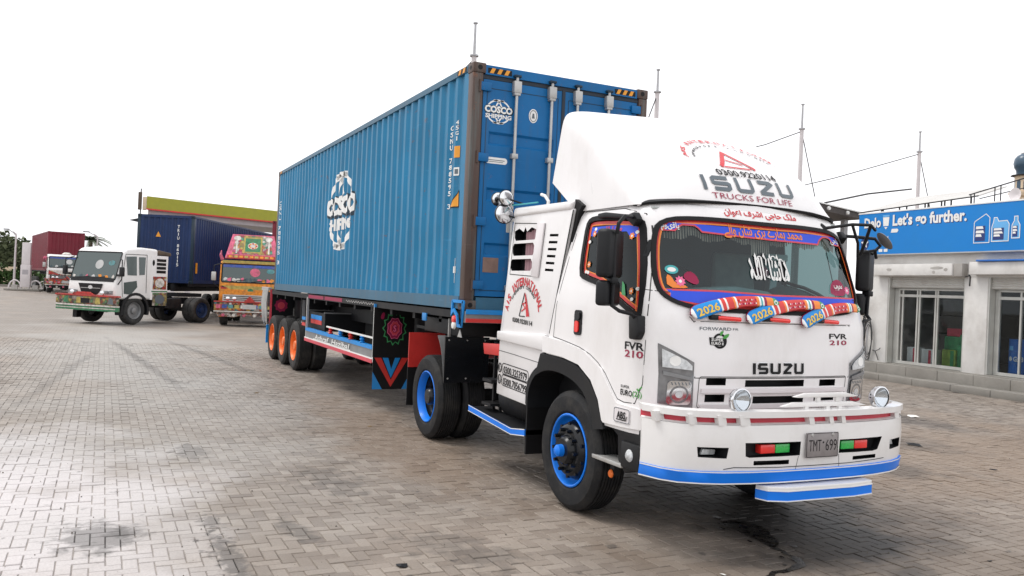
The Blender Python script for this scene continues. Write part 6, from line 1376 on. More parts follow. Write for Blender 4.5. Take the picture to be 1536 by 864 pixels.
# side guard with lettering
for sg in (-1, 1):
    y = sg*1.22; sy = (lambda s: (lambda a, b, e=0: (a, s*(1.232+e), b)))(sg)
    for x in (-8.35, -3.55): MB().box(x-.03, x+.03, min(y, y-sg*.04), max(y, y-sg*.04), .74, 1.62).build('guard_post', 'deco_white' if x > -5 else 'dull_metal', S)
    gpn = MB().box(-8.32, -3.58, min(y, y-sg*.03), max(y, y-sg*.03), .735, .99).build('side_guard', 'grey_steel', S)
    MB().box(-8.32, -3.58, min(y+sg*.012, y-sg*.06), max(y+sg*.012, y-sg*.06), .935, .995).build('guard_stripe', 'sky_blue', gpn); MB().box(-8.40, -3.56, min(y+sg*.014, y-sg*.05), max(y+sg*.014, y-sg*.05), .725, .785).build('guard_stripe', 'deco_red2', gpn); MB().box(-8.40, -3.56, min(y+sg*.012, y-sg*.03), max(y+sg*.012, y-sg*.03), .7855, .805).build('guard_stripe', 'deco_white', gpn)
    lay(shift(flat_text('Ashraf', 1.15, .10, .02, .15), -6.9, .865), 'lettering', 'deco_white', gpn, sy); lay(shift(flat_text('Hazibal', 1.25, .10, .02, .15), -5.5, .865), 'lettering', 'deco_white', gpn, sy); lay(flat_stroke([(-7.6, .815), (-4.8, .815)], .02), 'underline', 'deco_white', gpn, sy)
    MB().box(-6.6, -3.58, min(y, y-sg*.03), max(y, y-sg*.03), 1.10, 1.125).build('guard_rail', 'deco_white', gpn)
    for k, x in enumerate((-6.3, -5.6, -4.9, -4.2)): MB().lathe([(.03, .99), (.05, 1.01), (.025, 1.03), (.05, 1.05), (.025, 1.07), (.05, 1.09), (.03, 1.10)], (x, y-sg*.015, 0), 'z', 8).build('rail_spindle', 'deco_red' if k % 2 == 0 else 'sky_blue', gpn)
    MB().box(-8.75, -8.45, min(y, y-sg*.03), max(y, y-sg*.03), 1.14, 1.20).build('blue_tab', 'sky_blue', S); MB().box(-8.75, -8.45, min(y, y-sg*.03), max(y, y-sg*.03), 1.02, 1.08).build('red_tab', 'deco_red', S)
# crosswise tool tray
m = MB(); m.box(-8.85, -7.40, -1.06, 1.0, .97, .99)
for b in ((-8.85, -7.40, -1.06, -1.03), (-8.85, -7.40, .97, 1.0), (-8.85, -8.82, -1.03, .97), (-7.43, -7.40, -1.03, .97)): m.box(*b, .99, 1.32)
tr = m.build('tool_tray', 'chassis_black', S); MB().box(-8.6, -7.65, -1.068, -1.061, 1.17, 1.26).build('tray_stripe', 'sky_blue', tr); MB().box(-8.6, -7.65, -1.068, -1.061, 1.08, 1.165).build('tray_stripe', 'deco_red', tr)
for x in (-8.85, -7.40): MB().box(x-.02, x+.02, -1.08, 1.02, 1.32, 1.345).build('tray_rim', 'grey_steel', tr)
MB().box(-6.9, -3.6, -.40, .40, .72, 1.2).build('spare_carrier', 'chassis_black', S, bevel=.03)
for sg in (-1, 1):
    MB().box(-4.2, -4.05, min(sg*.85, sg*.70), max(sg*.85, sg*.70), .55, 1.55).build('landing_leg', 'chassis_black', S)
    MB().box(-4.25, -4.0, min(sg*.92, sg*.63), max(sg*.92, sg*.63), .50, .55).build('leg_foot', 'grey_steel', S)
    for k in range(3):
        x = -9.5192-1.31*k
        wheel(S, (x, sg*1.215, .5338), sg, R=.534, w=.29, tyre='tyre_dusty', rim='rim_orange', kind='dual'); wheel(S, (x, sg*.88, .5338), sg, R=.534, w=.27, tyre='tyre_dusty', rim='rim_orange', kind='dual')
    # guard boards above the wheels
    MB().box(-12.9, -9.0, min(sg*.62, sg*.60), max(sg*.62, sg*.60), .95, 1.55).build('inner_board', 'chassis_black', S)
    MB().box(-9.0, -8.97, min(sg*1.2, sg*.60), max(sg*1.2, sg*.60), 1.10, 1.58).build('wheel_board', 'chassis_black', S)
    MB().box(-9.02, -8.95, min(sg*1.18, sg*1.12), max(sg*1.18, sg*1.12), 1.05, 1.54).build('board_post', 'grey_steel', S)
    # rear end: painted flap and tassels
    rp = MB().box(-12.60, -12.55, min(sg*1.23, sg*.65), max(sg*1.23, sg*.65), .78, 1.70).build('rear_panel', 'ink_black', S)
    MB().box(-12.549, -12.54, min(sg*1.23, sg*1.18), max(sg*1.23, sg*1.18), .78, 1.70).build('red_edge', 'deco_red2', rp)
    lay(flat_poly([(sg*.95+.17*(1 if k % 2 else .84)*cos(pi*k/9), 1.30+.17*(1 if k % 2 else .84)*sin(pi*k/9)) for k in range(18)]), 'rose_petals', 'deco_maroon', rp, fronted(-12.549, .002)); lay(flat_poly(ell(sg*.95, 1.30, .09, .09, 14)), 'rose_petals', 'deco_red2', rp, fronted(-12.549, .0035))
    m = MB()
    for k in range(6): m.tube([(-12.75-.13*k, sg*1.25, 1.70), (-12.75-.13*k, sg*(1.28), 1.35), (-12.74-.13*k, sg*1.25, .80+.04*(k % 3))], [.022, .03, .012], 6)
    m.box(-13.6, -12.62, min(sg*1.27, sg*1.18), max(sg*1.27, sg*1.18), 1.66, 1.74)
    tz = m.build('tassel_row', 'dull_metal', S)
    rfl = MB().box(-12.95, -12.90, min(sg*1.23, sg*.7), max(sg*1.23, sg*.7), .34, .80).build('rear_flap', 'sky_blue', S)
for k in range(3): MB().box(-9.58-1.31*k, -9.46-1.31*k, -1.1, 1.1, .47, .60).build('axle', 'chassis_black', S)
MB().box(-13.0, -12.62, -1.2, 1.2, 1.25, 1.62).build('rear_crossbeam', 'chassis_black', S)
# ------------------------------------------------------------------ trucks in the background (local: +x forward, origin on the ground below the bumper)
def bg_wheel(P, x, y, sg, R=.52, rim='grey_steel', w=.30):
    t = MB().lathe([(R*.6, -.03), (R*.7, .01), (R*.9, .012), (R*.97, -.015), (R, -.04), (R, -w+.04), (R*.97, -w+.015), (R*.6, -w)], (x, y, R), 'y', 24, sg).build('tyre', 'tyre_dusty', P)
    MB().lathe([(R*.62, -.02), (R*.60, .005), (R*.54, -.03), (R*.5, -.08), (R*.25, -.07), (R*.22, .0), (R*.12, .02), (0, .02)], (x, y, R), 'y', 20, sg).build('rim', rim, t)
def bg_truck(label, loc, rz, style, rims):
    t = thing('parked_truck', label, 'truck', loc, rz)
    W = 1.2
    main = {'white': 'white_low', 'deco': 'd_orange', 'far': 'white_low'}[style]
    # cab block with raked screen, tapered roof
    prof_ = {'white': [(-2.1, .95), (-.75, .95), (-.12, .95), (-.06, 1.15), (-.10, 1.56), (-.44, 2.72), (-.60, 2.85), (-1.3, 2.93), (-2.1, 2.90)],
             'deco': [(-1.7, .95), (-.10, .95), (-.04, 1.2), (-.06, 1.66), (-.30, 2.52), (-.40, 2.62), (-1.7, 2.66)],
             'far': [(-1.8, .95), (-.12, .95), (-.06, 1.2), (-.08, 1.7), (-.30, 2.60), (-.42, 2.72), (-1.8, 2.76)]}[style]
    cab = MB().prism(prof_, 'xz', -W, W).build('cab', main, t, bevel=.10, seg=4)
    # screen on the raked face
    (xa, za), (xb, zb) = (prof_[3], prof_[4]) if style != 'white' else (prof_[4], prof_[5])
    if style != 'white': (xa, za), (xb, zb) = prof_[3], prof_[4]
    d = Vector((xb-xa, 0, zb-za)); L = d.length; d.normalize()
    sf_ = plane((xa, 0, za), (0, 1, 0), d, .004)
    # u is +y; normal = y x d points forward-up
    v0, v1 = (.10, L-.03)
    lay(flat_poly(rrect(-W+.08, W-.08, v0, v1, .06)), 'windscreen', 'bg_glass', cab, sf_)
    lay(flat_stroke(rrect(-W+.08, W-.08, v0, v1, .06), .05, closed=True), 'screen_seal', 'rubber_trim', cab, lambda a, b, e=0: sf_(a, b, .004))
    ws = lambda a, b, e=0: sf_(a, b, .006)
    if style != 'white': lay(flat_poly([(-W+.12, v1-.14), (W-.12, v1-.14), (W-.12, v1-.03), (-W+.12, v1-.03)]), 'sun_strip', 'd_blue', cab, ws)
    for k in range(13 if style == 'deco' else 7):
        u = -.98+1.96*k/(12 if style == 'deco' else 6); rr2 = random.Random(k+len(label))
        lay(flat_poly([(p[0]+rr2.uniform(-.03, .03), p[1]+rr2.uniform(-.02, .02)) for p in ell(u, v0+.09+.05*rr2.random(), .08, .05+.05*rr2.random(), 7)]), 'sticker', rr2.choice(['d_white', 'd_pink', 'd_orange', 'dull_metal', 'interior', 'interior']), cab, ws)
    lay(flat_poly(ell(.15, (v0+v1)/2+.05, .20, .18, 14)), 'round_sticker', 'd_pink' if style == 'deco' else 'dull_metal', cab, ws); lay(flat_poly(ell(.75, (v0+v1)/2+.12, .16, .10, 12)), 'oval_sticker', 'd_teal', cab, ws)
    for k in (-.45, .35): lay(flat_stroke([(k-.35, v0+.02), (k+.25, v0+.12)], .03), 'wiper', 'rubber_trim', cab, lambda a, b, e=0: sf_(a, b, .012))
    # side windows and doors, both sides
    if style == 'white': lay(flat_poly([(-W+.10, .02), (W-.10, .02), (W-.12, .16), (.4, .20), (-.4, .20), (-W+.12, .16)]), 'wiper_panel', 'ink_black', cab, lambda a, b, e=0: sf_(a, b, .010))
    for sg in (-1, 1):
        sp_ = (lambda s: (lambda a, b, e=0: (a, s*(W+.012+e), b)))(sg)
        if style == 'white':
            lay(flat_poly([(-.62, 1.86), (-.52, 2.55), (-1.02, 2.58), (-1.06, 1.86)]), 'side_window', 'bg_glass', cab, sp_); lay(flat_poly([(-1.18, 1.88), (-1.12, 2.56), (-1.46, 2.57), (-1.44, 1.90)]), 'rear_window', 'bg_glass', cab, sp_)
            lay(flat_poly([(-.46, 1.58), (-1.06, 1.66), (-1.10, 1.42), (-.80, 1.13), (-.48, 1.16)]), 'lower_window', 'bg_glass', cab, sp_)
            lay(flat_stroke([(-.42, 1.05), (-.36, 1.70), (-.50, 2.64), (-1.52, 2.66), (-1.54, 1.2)], .02), 'door_seam', 'seam', cab, sp_)
            bxp = MB().box(-2.6, -1.75, min(sg*W*1.005, sg*.6), max(sg*W*1.005, sg*.6), .95, 2.66).build('rear_box', 'white_paint', t)
            lay(flat_poly([(-1.86, 1.35), (-2.55, 1.35), (-2.55, 1.85), (-1.86, 1.85)]), 'painted_panel', 'orn_front', bxp, sp_); lay(flat_poly(ell(-2.2, 1.6, .24, .18)), 'painted_panel', 'd_white', bxp, lambda a, b, e=0: tuple(Vector(sp_(a, b))+Vector((0, sg*.006, 0)))); lay(flat_poly([(-1.86, .72), (-2.6, .72), (-2.6, 1.22), (-1.86, 1.22)]), 'painted_panel', 'orn_bumper', bxp, sp_); lay(flat_poly(ell(-2.23, .97, .24, .18)), 'painted_panel', 'ink_grey', bxp, lambda a, b, e=0: tuple(Vector(sp_(a, b))+Vector((0, sg*.006, 0))))
            for k in range(4): lay(flat_poly([(-2.02, 1.98+.15*k), (-2.5, 1.98+.15*k), (-2.5, 2.09+.15*k), (-2.02, 2.09+.15*k)]), 'vent', 'ink_black', bxp, sp_)
            lay(flat_stroke([(-1.80, 1.27), (-2.62, 1.27)], .05), 'trim', 'd_green', bxp, sp_); lay(flat_poly(ell(-1.86, 2.38, .06, .12, 12)), 'porthole', 'ink_black', bxp, sp_)
        else:
            lay(flat_poly([(-.42, 1.75), (-.48, 2.45), (-1.2, 2.48), (-1.22, 1.72)]), 'side_window', 'bg_glass', cab, sp_)
        bg_wheel(t, -1.05 if style == 'white' else -.95, sg*1.17, sg, rim=rims[0])
        for y in (1.2, .87): bg_wheel(t, -4.6, sg*y, sg, rim=rims[1])
        fx = -1.05 if style == 'white' else -.95
        m = MB(); m.loft([[(fx+r*cos(a), sg*1.215, .53+r*sin(a)) for r in (.58, .68)]+[(fx+r*cos(a), sg*.9, .53+r*sin(a)) for r in (.68, .58)] for a in [pi*k/12 for k in range(-1, 14)]], True, True); m.build('wheel_arch', 'black_plastic' if style == 'white' else main, t)
        MB().box(-.30, -.10, min(sg*1.36, sg*1.2), max(sg*1.36, sg*1.2), 1.80, 1.88).build('mirror_arm', 'black_plastic', t) if style == 'white' else None
        MB().box(-.20, -.08, min(sg*1.52, sg*1.34), max(sg*1.52, sg*1.34), 1.80, 2.15).build('mirror', 'black_plastic' if style == 'white' else 'dull_metal', t, bevel=.03); MB().tube([(-.3, sg*1.15, 2.5), (-.14, sg*1.43, 2.4), (-.14, sg*1.43, 1.7), (-.2, sg*1.2, 1.5)], .02, 6).build('mirror_stay', 'black_plastic', t)
        MB().box(-5.4, -.3, min(sg*.34, sg*.44), max(sg*.34, sg*.44), .75, 1.0).build('frame_rail', 'chassis_black', t)
    ff_ = fronted(-.055, .003); W2 = 1.2
    if style == 'white':
        lay(flat_poly([(-.62, 1.50), (.62, 1.50), (.48, 1.20), (.34, 1.10), (-.34, 1.10), (-.48, 1.20)]), 'grille', 'ink_black', cab, fronted(-.055, .004)); lay(flat_poly(ell(0, 1.36, .11, .07)), 'emblem', 'chrome', cab, fronted(-.05, .006)); lay(flat_stroke([(-.5, 1.33), (.5, 1.33)], .02), 'grille_bar', 'dull_metal', cab, fronted(-.05, .004))
        for sg in (-1, 1): lay(flat_poly([(sg*.62, 1.12), (sg*1.12, 1.12), (sg*1.12, 1.26), (sg*.66, 1.24)]), 'head_lamp', 'lens_dark', cab, fronted(-.055, .004))
        MB().box(-.02, .16, -1.5, 1.5, .72, 1.02).build('bumper', 'orn_bumper', t, bevel=.02)
        for k in (1, 3, 6, 8): lay(flat_poly([(-1.42+.32*k, .76), (-1.16+.32*k, .76), (-1.20+.32*k, .98), (-1.38+.32*k, .98)]), 'bumper_paint', ('d_yellow', 'd_green', 'ink_grey')[k % 3], t, fronted(.16, .003))
        MB().box(-.06, .18, -1.52, 1.52, 1.025, 1.08).build('bumper_trim', 'd_red', t); MB().box(-.02, .17, -1.52, 1.52, .66, .715).build('bumper_trim', 'd_white', t); MB().box(-.04, .15, -1.5, 1.5, .50, .655).build('bumper_skirt', 'd_green', t); MB().box(.15, .158, -1.5, 1.5, .57, .60).build('skirt_line', 'd_white', t)
        MB().box(.162, .17, -.22, .22, .77, .95).build('number_plate', 'ink_black', t); MB().prism([(-.8, 1.085), (.3, 1.085), (.1, 1.18), (-.5, 1.18)], 'yz', .02, .08).build('bumper_crest', 'd_red', t)
        for y in (-.75, .75): MB().lathe([(0, -.06), (.08, -.05), (.10, 0), (.09, .02), (0, .03)], (.1, y, 1.16), 'x', 16).build('spot_lamp', 'chrome', t)
        MB().box(-1.9, -1.75, -1.1, 1.1, 2.885, 2.93).build('roof_rack', 'bark', t); MB().prism([(-2.1, 2.88), (-2.1, 2.70), (-2.75, 2.66), (-2.75, 2.80)], 'xz', -1.22, 1.22).build('box_roof', 'bark', t, bevel=.04)
        MB().box(-.3, -.1, -.9, -.7, .2, .45).build('mudflap', 'ink_black', t)
    else:
        cols = ['d_red', 'd_orange', 'd_yellow', 'd_teal', 'd_pink', 'd_white', 'd_blue', 'd_green']
        r2 = random.Random(9)
        lay(flat_poly([(-1.15, 1.27), (1.15, 1.27), (1.15, 1.60), (-1.15, 1.60)]), 'front_paint', 'orn_front', cab, fronted(-.055, .0015)); lay(flat_poly([(-1.1, 1.62), (1.1, 1.62), (.5, 1.36), (0, 1.28), (-.5, 1.36)]), 'front_paint', 'd_yellow' if style == 'deco' else 'd_white', cab, ff_); lay(flat_poly([(-1.14, 1.58), (-.5, 1.34), (-.5, 1.28), (-1.14, 1.34)]), 'front_paint', 'd_red', cab, ff_); lay(flat_poly([(1.14, 1.58), (.5, 1.34), (.5, 1.28), (1.14, 1.34)]), 'front_paint', 'd_red', cab, ff_); lay(flat_poly(ell(0, 1.44, .12, .08, 12)), 'emblem', 'd_green', cab, fronted(-.055, .006))
        g_ = MB().box(-.06, .0, -1.05, 1.05, 1.0, 1.26).build('grille', 'dull_metal' if style == 'deco' else 'ink_black', t)
        for z in (1.05, 1.12, 1.19): MB().box(.001, .012, -1.0, 1.0, z, z+.025).build('grille_bar', 'ink_black' if style == 'deco' else 'dull_metal', g_)
        for y in (-.85, -.6, .6, .85): MB().lathe([(0, .03), (.07, .02), (.09, 0)], (.0, y, 1.10), 'x', 14).build('head_lamp', 'chrome', t)
        b_ = MB().box(-.02, .18, -1.35, 1.35, .62, .95).build('bumper', 'orn_front', t, bevel=.03)
        for k in range(11): 
            if style == 'deco': lay(flat_poly(rrect(-1.28+.235*k, -1.10+.235*k, .72, .86, .02)), 'bumper_paint', ('d_pink', 'd_blue', 'd_teal', 'd_yellow', 'd_white')[k % 5], b_, fronted(.18, .003))
            else: lay(flat_poly(ell(-1.2+.24*k, .78, .09, .06, 8)), 'bumper_paint', ('d_pink', 'dull_metal', 'd_red')[k % 3], b_, fronted(.18, .003))
        MB().box(.182, .19, -.26, .26, .70, .88).build('number_plate', 'dull_metal', t)
        MB().box(.02, .20, -1.36, 1.36, .955, 1.0).build('bumper_trim', 'd_red', t); MB().box(.02, .19, -1.36, 1.36, .57, .615).build('bumper_trim', 'd_white', t)
        MB().prism([(-1.3, .56), (1.3, .56), (1.2, .40), (.6, .36), (.3, .44), (-.3, .44), (-.6, .36), (-1.2, .40)], 'yz', .05, .10).build('bumper_apron', 'orn_metal' if style == 'deco' else 'ink_black', t)
        for k in range(6): MB().lathe([(0, .03), (.05, .025), (.07, 0)], (.10, -1.0+.4*k, .44), 'x', 12).build('apron_disc', ('d_pink', 'd_white')[k % 2], t)
        MB().prism([(-.22, 1.0), (.22, 1.0), (0, 1.22)], 'yz', .20, .22).build('bumper_crest', 'd_red', t)
        if style == 'deco':
            lay(flat_poly([(-1.15, 2.53), (1.15, 2.53), (1.1, 2.64), (-1.1, 2.64)]), 'roof_band', 'd_yellow', cab, fronted(-.30, .01))
            # painted crown board leaning forward above the cab
            cb_ = [(-.45, 2.68), (-1.25, 3.70)]
            dd = Vector((-.62, 0, 1.0)); Lb = dd.length; dd.normalize(); cp_ = plane((-.42, 0, 2.70), (0, 1, 0), dd, 0)
            brd = lay(flat_poly([(-1.05, 0), (1.05, 0), (.82, Lb), (-.82, Lb)]), 'crown_board', 'd_pink', t, cp_, thick=.06)
            lay(flat_poly([(-.80, .2), (.80, .2), (.66, Lb-.04), (-.66, Lb-.04)]), 'board_painting', 'orn_board', brd, lambda a, b, q=0: cp_(a, b, .0625))
            for u0, u1, v0_, v1_, mt, e in ((-.98, .98, .0, .16, 'd_red', .064), (-.36, .36, .28, Lb-.12, 'd_yellow', .064), (-.30, .30, .34, Lb-.18, 'd_green', .068), (-.66, -.60, .25, Lb-.10, 'd_white', .066), (.60, .66, .25, Lb-.10, 'd_white', .066)):
                lay(flat_poly(rrect(u0, u1, v0_, v1_, .03)), 'board_painting', mt, brd, (lambda ee: (lambda a, b, q=0: cp_(a, b, ee)))(e))
            lay(flat_poly(ell(0, .62, .2, .16)), 'board_painting', 'd_white', brd, lambda a, b, q=0: cp_(a, b, .072))
            for q_ in range(8): lay(flat_poly(ell(.14*cos(q_*pi/4), .62+.11*sin(q_*pi/4), .045, .04, 8)), 'board_painting', ('d_red', 'd_orange')[q_ % 2], brd, lambda a, b, q=0: cp_(a, b, .075))
            for k in range(9): lay(flat_poly(rrect(-.9+.2*k, -.76+.2*k, .03, .13, .01)), 'board_painting', ('d_orange', 'd_yellow')[k % 2], brd, lambda a, b, q=0: cp_(a, b, .068))
            for u in (-.62, .62): lay(flat_poly(ell(u, Lb-.20, .14, .12)), 'board_painting', 'd_white', brd, lambda a, b, q=0: cp_(a, b, .07))
            for sg in (-1, 1): MB().tube([(-.5, sg*1.15, 2.66), (-.46, sg*1.22, 2.85), (-.54, sg*1.2, 3.02)], [.07, .05, .02], 8).build('roof_horn', 'd_pink', t)
        else:
            MB().lathe([(0, .16), (.18, .14), (.30, .04), (.32, 0)], (-.9, 0, 2.76), 'z', 16).build('roof_crest', 'd_white', t)
            for y in (-.9, .9): MB().lathe([(0, .03), (.12, .02), (.14, 0), (.1, -.04), (0, -.06)], (-.6, y*1.5, 2.45), 'x', 14).build('round_mirror', 'd_pink', t)
    MB().box(-4.7, -4.5, -1.0, 1.0, .44, .60).build('rear_axle', 'chassis_black', t); MB().box(-5.3, -3.9, -.5, .5, 1.05, 1.2).build('fifth_wheel', 'chassis_black', t); MB().box(-1.6, -.4, -.5, .5, .45, .95).build('engine', 'chassis_black', t); MB().box(-3.6, -2.7, -1.05, 1.05, .6, 1.0).build('fuel_tank', 'chassis_black', t, bevel=.05)
    return t
m_, t_, b_, o_ = _nt('bg_glass'); b_.inputs['Base Color'].default_value = (.035, .06, .058, 1); b_.inputs['Roughness'].default_value = .06; b_.inputs['Specular IOR Level'].default_value = .9
def bg_trailer(label, loc, rz, L=12.2, rims='grey_steel'):
    t = thing('semi_trailer', label, 'trailer', loc, rz)
    for sg in (-1, 1):
        MB().box(-L, 0, min(sg*.4, sg*.55), max(sg*.4, sg*.55), 1.25, 1.58).build('main_beam', 'chassis_black', t)
        MB().box(-L, 0, min(sg*1.12, sg*1.2), max(sg*1.12, sg*1.2), 1.48, 1.58).build('side_rail', 'chassis_black', t)
        for k in range(3): bg_wheel(t, -L+1.2+1.31*k, sg*1.2, sg, rim=rims)
    for k in range(8): MB().box(-L+.3+1.6*k, -L+.4+1.6*k, -1.12, 1.12, 1.44, 1.56).build('cross_member', 'chassis_black', t)
    return t
NAVY = ('cont_navy', 'cont_navy', 'cont_navy', 'cont_dark'); MAR = ('cont_maroon', 'cont_maroon', 'cont_maroon', 'cont_maroon')
# white truck with the navy container, turning towards the camera
h2 = math.atan2(-.74, .67)
bg_truck('white truck with painted bumper pulling the navy container', (-26.15, -5.45, 0), h2, 'white', ('grey_steel', 'cont_navy'))
hc = math.atan2(-.434, .901)
c2 = Vector((-30.0, -2.68)); 
C2, pr2 = container('shipping_container', 'dark navy corrugated container behind the white painted-bumper truck', 12.192, 1.6, 2.9, NAVY, (c2.x, c2.y, 0), hc, doors=False)
lay(flat_poly([(-.42, 3.55), (-.20, 3.55), (-.31, 3.78)]), 'warning_triangle', 'sticker_orange', C2, fronted(-.02, .004)); lay(vertical('TRIU 860115', .55, 2.3, 4.1, .09), 'number_lettering', 'deco_white', C2, fronted(-.02, .004))
lay(flat_poly([(-.55, 2.05), (-.33, 2.05), (-.33, 2.5), (-.55, 2.5)]), 'orange_label', 'sticker_orange', C2, lambda a, b, e=0: (a, 1.222, b))
bg_trailer('dark trailer chassis under the navy container', (c2.x+.2*cos(hc), c2.y+.2*sin(hc), 0), hc, rims='drum_blue')
# decorated truck
h3 = math.atan2(-6.5, 34)
bg_truck('brightly painted red and orange truck with a crown board above the cab', (-26.2, .35, 0), h3, 'deco', ('deco_red', 'deco_red'))
hd_ = math.atan2(-.25, .97)
C3, pr3 = container('shipping_container', 'maroon container with white lettering behind the crown-board truck', 12.192, 1.6, 2.9, MAR, (-28.6, 2.75, 0), hd_, doors=False)
lay(shift(flat_text('tex', 1.2, .42, .04), -.25, 3.95), 'lettering', 'deco_white', C3, fronted(-.02, .004))
bg_trailer('dark trailer chassis under the lettered maroon container', (-28.5, 2.73, 0), hd_)
# far truck on the left
h4 = math.atan2(-2.5, 12.2); G4 = .30
bg_truck('distant white truck with orange painted front and round roof crest', (-59.0, -7.35, G4), .10, 'far', ('grey_steel', 'grey_steel'))
C4, pr4 = container('shipping_container', 'plain maroon container on the distant truck at far left', 12.192, 1.55, 2.9, MAR, (-61.6, -7.55, G4), .15, doors=False, simple=True)
bg_trailer('dark trailer chassis under the distant maroon container', (-61.5, -7.53, G4), .15)
# ------------------------------------------------------------------ fuel station canopy
cn = thing('station_canopy', 'lime green filling station canopy with red stripe behind the navy container', 'canopy', (-58, 4, gz(-58, 4)), 0, world=True)
a_, b_ = Vector((-54.08, -2.53)), Vector((-59.4, 9.5)); dn = (b_-a_).normalized(); nn = Vector((-dn.y, dn.x)); nn = nn if nn.x < 0 else -nn
def cpoly(o0, o1): bv = Vector((-1, .30)); return [tuple(a_-bv*o0), tuple(b_-bv*o0), tuple(b_+bv*o1), tuple(a_+bv*o1)]
MB().prism(cpoly(0, 9), 'xy', 6.42, 7.25).build('fascia', 'canopy_lime', cn); MB().prism(cpoly(.05, 9.05), 'xy', 6.33, 6.415).build('red_stripe', 'deco_red', cn); MB().prism(cpoly(-.4, 8.6), 'xy', 5.95, 6.325).build('soffit', 'canopy_grey', cn)
for tt, oo in ((1.5, 2), (10, 2), (1.5, 7), (10, 7)):
    p = a_+dn*tt+Vector((-1, .3))*oo; MB().box(p.x-.2, p.x+.2, p.y-.2, p.y+.2, .2, 5.95).build('canopy_column', 'pole_white', cn)
fl_ = thing('floodlight', 'small floodlights standing at the left corner of the lime canopy', 'lamp', (-54.3, -2.9, .25), 0, world=True)
MB().tube([(-54.3, -2.9, .2), (-54.3, -2.9, 7.75)], .04, 6).build('lamp_pole', 'dark_iron', fl_)
for dx, mt in ((0, 'bark'), (.30, 'tile_cream')): MB().box(-54.4, -54.1, -2.95+dx-.12, -2.95+dx+.12, 6.3, 7.2 if dx else 7.5).build('lamp_head', mt, fl_, bevel=.03)
MB().prism([(-3.6, 5.55), (-3.0, 5.45), (-2.3, 5.75), (-2.4, 5.9)], 'yz', -54.4, -54.3).build('lamp_bracket', 'dark_iron', fl_)
# ------------------------------------------------------------------ totem, lamps, trees at far left
tm = thing('price_totem', 'white totem pillar on an arched kerb base at far left', 'totem', (-62.9, -10.15, .30), -.25)
MB().box(-.15, .15, -.29, .29, .25, 3.55).build('pillar', 'pole_white', tm, bevel=.03); MB().box(-.17, .17, -.34, .34, .25, 1.9).build('pillar_base', 'pole_white', tm, bevel=.03)
lay(flat_poly(rrect(-.2, .2, 1.2, 1.55, .02)), 'faded_notice', 'canopy_grey', tm, fronted(.17, .004))
MB().box(-.5, .5, -1.3, 1.1, 0, .14).build('kerb_base', 'concrete', tm, bevel=.03)
for y in (-.72, .68):
    MB().tube([(0, y+.42*cos(a), .14+.62*sin(a)) for a in [pi*k/10 for k in range(11)]], .05, 8).build('guard_arch', 'pole_white', tm); MB().box(-.1, .1, y-.2, y+.2, .14, .42).build('planter', 'plaster_grey', tm)
def street_lamp(x, y, H, arm, label):
    t = thing('street_lamp', label, 'street lamp', (x, y, gz(x, y)), -.25, 'street lamps')
    MB().tube([(0, 0, 0), (0, 0, H*.93), (0, arm*.4, H*.97)], [.10, .065, .05], 8).build('pole', 'pole_white', t); MB().tube([(0, 0, H*.9), (0, arm*.35, H*.95), (0, arm, H)], .04, 6).build('arm', 'pole_grey', t)
    MB().box(-.10, .10, min(arm*.9, arm*1.6), max(arm*.9, arm*1.6), H-.04, H+.06).build('lamp_head', 'grey_steel', t, bevel=.03)
street_lamp(-65.5, -11.1, 4.55, -.55, 'white street lamp beside the hedge at far left'); street_lamp(-74.4, -5.6, 5.1, -.75, 'street lamp rising above the white truck roof in front of the palm')
def crown(P, name, c, r, n, mat, seed, size=.35, holes=.0):
    r_ = random.Random(seed); m = MB(); cl = [(Vector((r_.gauss(0, .45)*r[0], r_.gauss(0, .45)*r[1], r_.uniform(-.7, .8)*r[2])), r_.uniform(.35, .6)) for _ in range(26)]
    for _ in range(n):
        q, s = r_.choice(cl); d = Vector((r_.gauss(0, 1), r_.gauss(0, 1), r_.gauss(0, 1))).normalized()*s*(r_.random()**.4)
        p = Vector(c)+q+Vector((d.x*r[0], d.y*r[1], d.z*r[2])); u = Vector((r_.gauss(0, 1), r_.gauss(0, 1), r_.gauss(0, .6))).normalized(); v = u.orthogonal().normalized(); k = size*r_.uniform(.6, 1.3)
        m.add([p-u*k, p-v*k*.5, p+u*k, p+v*k*.5], [(0, 1, 2, 3)])
    return m.build(name, mat, P, smooth=0, recalc=False)
def tree(x, y, H, r, label, mat, seed):
    t = thing('broadleaf_tree', label, 'tree', (x, y, gz(x, y)), 0, 'trees behind the yard')
    MB().tube([(0, 0, -.1), (.1, .05, H*.3), (0, .1, H*.55), (.1, 0, H*.8)], [.22, .17, .12, .05], 8).tube([(.05, .05, H*.35), (.3, .7, H*.6)], [.10, .04], 6).tube([(.05, .05, H*.4), (-.2, -.7, H*.65)], [.10, .04], 6).build('trunk', 'bark', t)
    crown(t, 'crown', (0, 0, H*.62), (r, r, H*.40), 2600, mat, seed)
rs = random.Random(12)
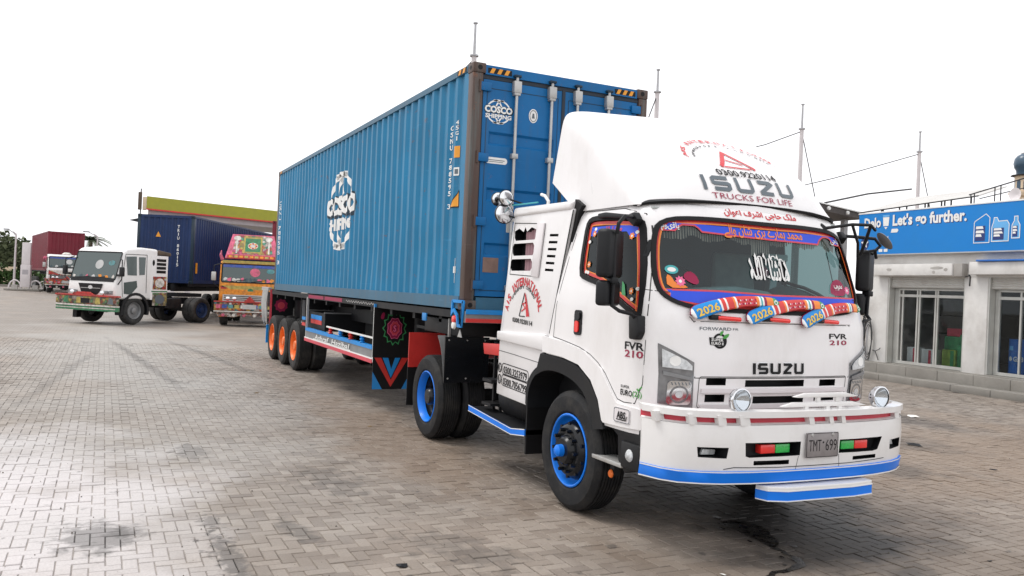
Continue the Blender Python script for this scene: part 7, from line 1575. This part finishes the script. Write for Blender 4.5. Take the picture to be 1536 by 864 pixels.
for k, (dx, dy, H, r) in enumerate(((0, 0, 5.0, 2.4), (-2.5, -3.2, 5.6, 2.8), (-1.5, 2.2, 4.2, 1.8), (-4, -6.5, 5.2, 2.8), (-3, 4.6, 3.6, 1.5))):
    tree(-100.5+dx, -15.5+dy, H, r, ('dense olive tree behind the hedge at the far left edge', 'tallest leafy tree at the far left edge', 'small leafy tree between the street lamp and the totem', 'broad tree furthest left beyond the hedge', 'lowest leafy tree behind the distant maroon container')[k], ('leaf_dark', 'leaf_olive')[k % 2], 30+k)
hg = crown(None, 'hedge', (-78.5, -15.2, gz(-78, -13)+.75), (1.0, 3.6, .95), 5200, 'leaf_hedge', 5, .22); hg['kind'] = 'stuff'
fw = MB().box(-86, -85.8, -24, -12.6, .2, 2.05).build('boundary_wall', 'tile_cream'); tag(fw, 'low cream boundary wall behind the hedge at far left', 'wall')
kb = MB().box(-76.8, -76.5, -26, -8, .2, .48).build('yard_kerb', 'concrete'); kb['kind'] = 'structure'
# palm
pt = thing('palm_tree', 'date palm with drooping fronds above the white truck cab', 'palm tree', (-86.2, -6.3, .3))
MB().tube([(0, 0, 0), (.1, .05, 2), (.05, 0, 4.75)], [.26, .22, .2], 10).build('trunk', 'bark', pt)
rp_ = random.Random(8); m = MB()
for k in range(26):
    a = 2*pi*k/26+rp_.uniform(-.1, .1); el = rp_.uniform(-.1, 1.1); L = rp_.uniform(1.7, 2.4); pts = []
    for i in range(8):
        s = i/7; rad = L*s*cos(el*(1-s*.5)); z = 4.8+L*s*sin(el)*.75-1.5*s*s*(.6+.3*rp_.random()*0); pts.append(Vector((rad*cos(a), rad*sin(a), z)))
    for i in range(1, 8):
        d = (pts[i]-pts[i-1]).normalized(); sd = d.cross(Vector((0, 0, 1))).normalized()
        for sg in (-1, 1):
            for j in range(3):
                p = pts[i-1].lerp(pts[i], j/3); w = .42*(1-.6*i/8); m.add([p, p+d*.10, p+sd*sg*w+d*.22-Vector((0, 0, .14))], [(0, 1, 2)])
m.build('crown', 'leaf_palm', pt, smooth=0, recalc=False)
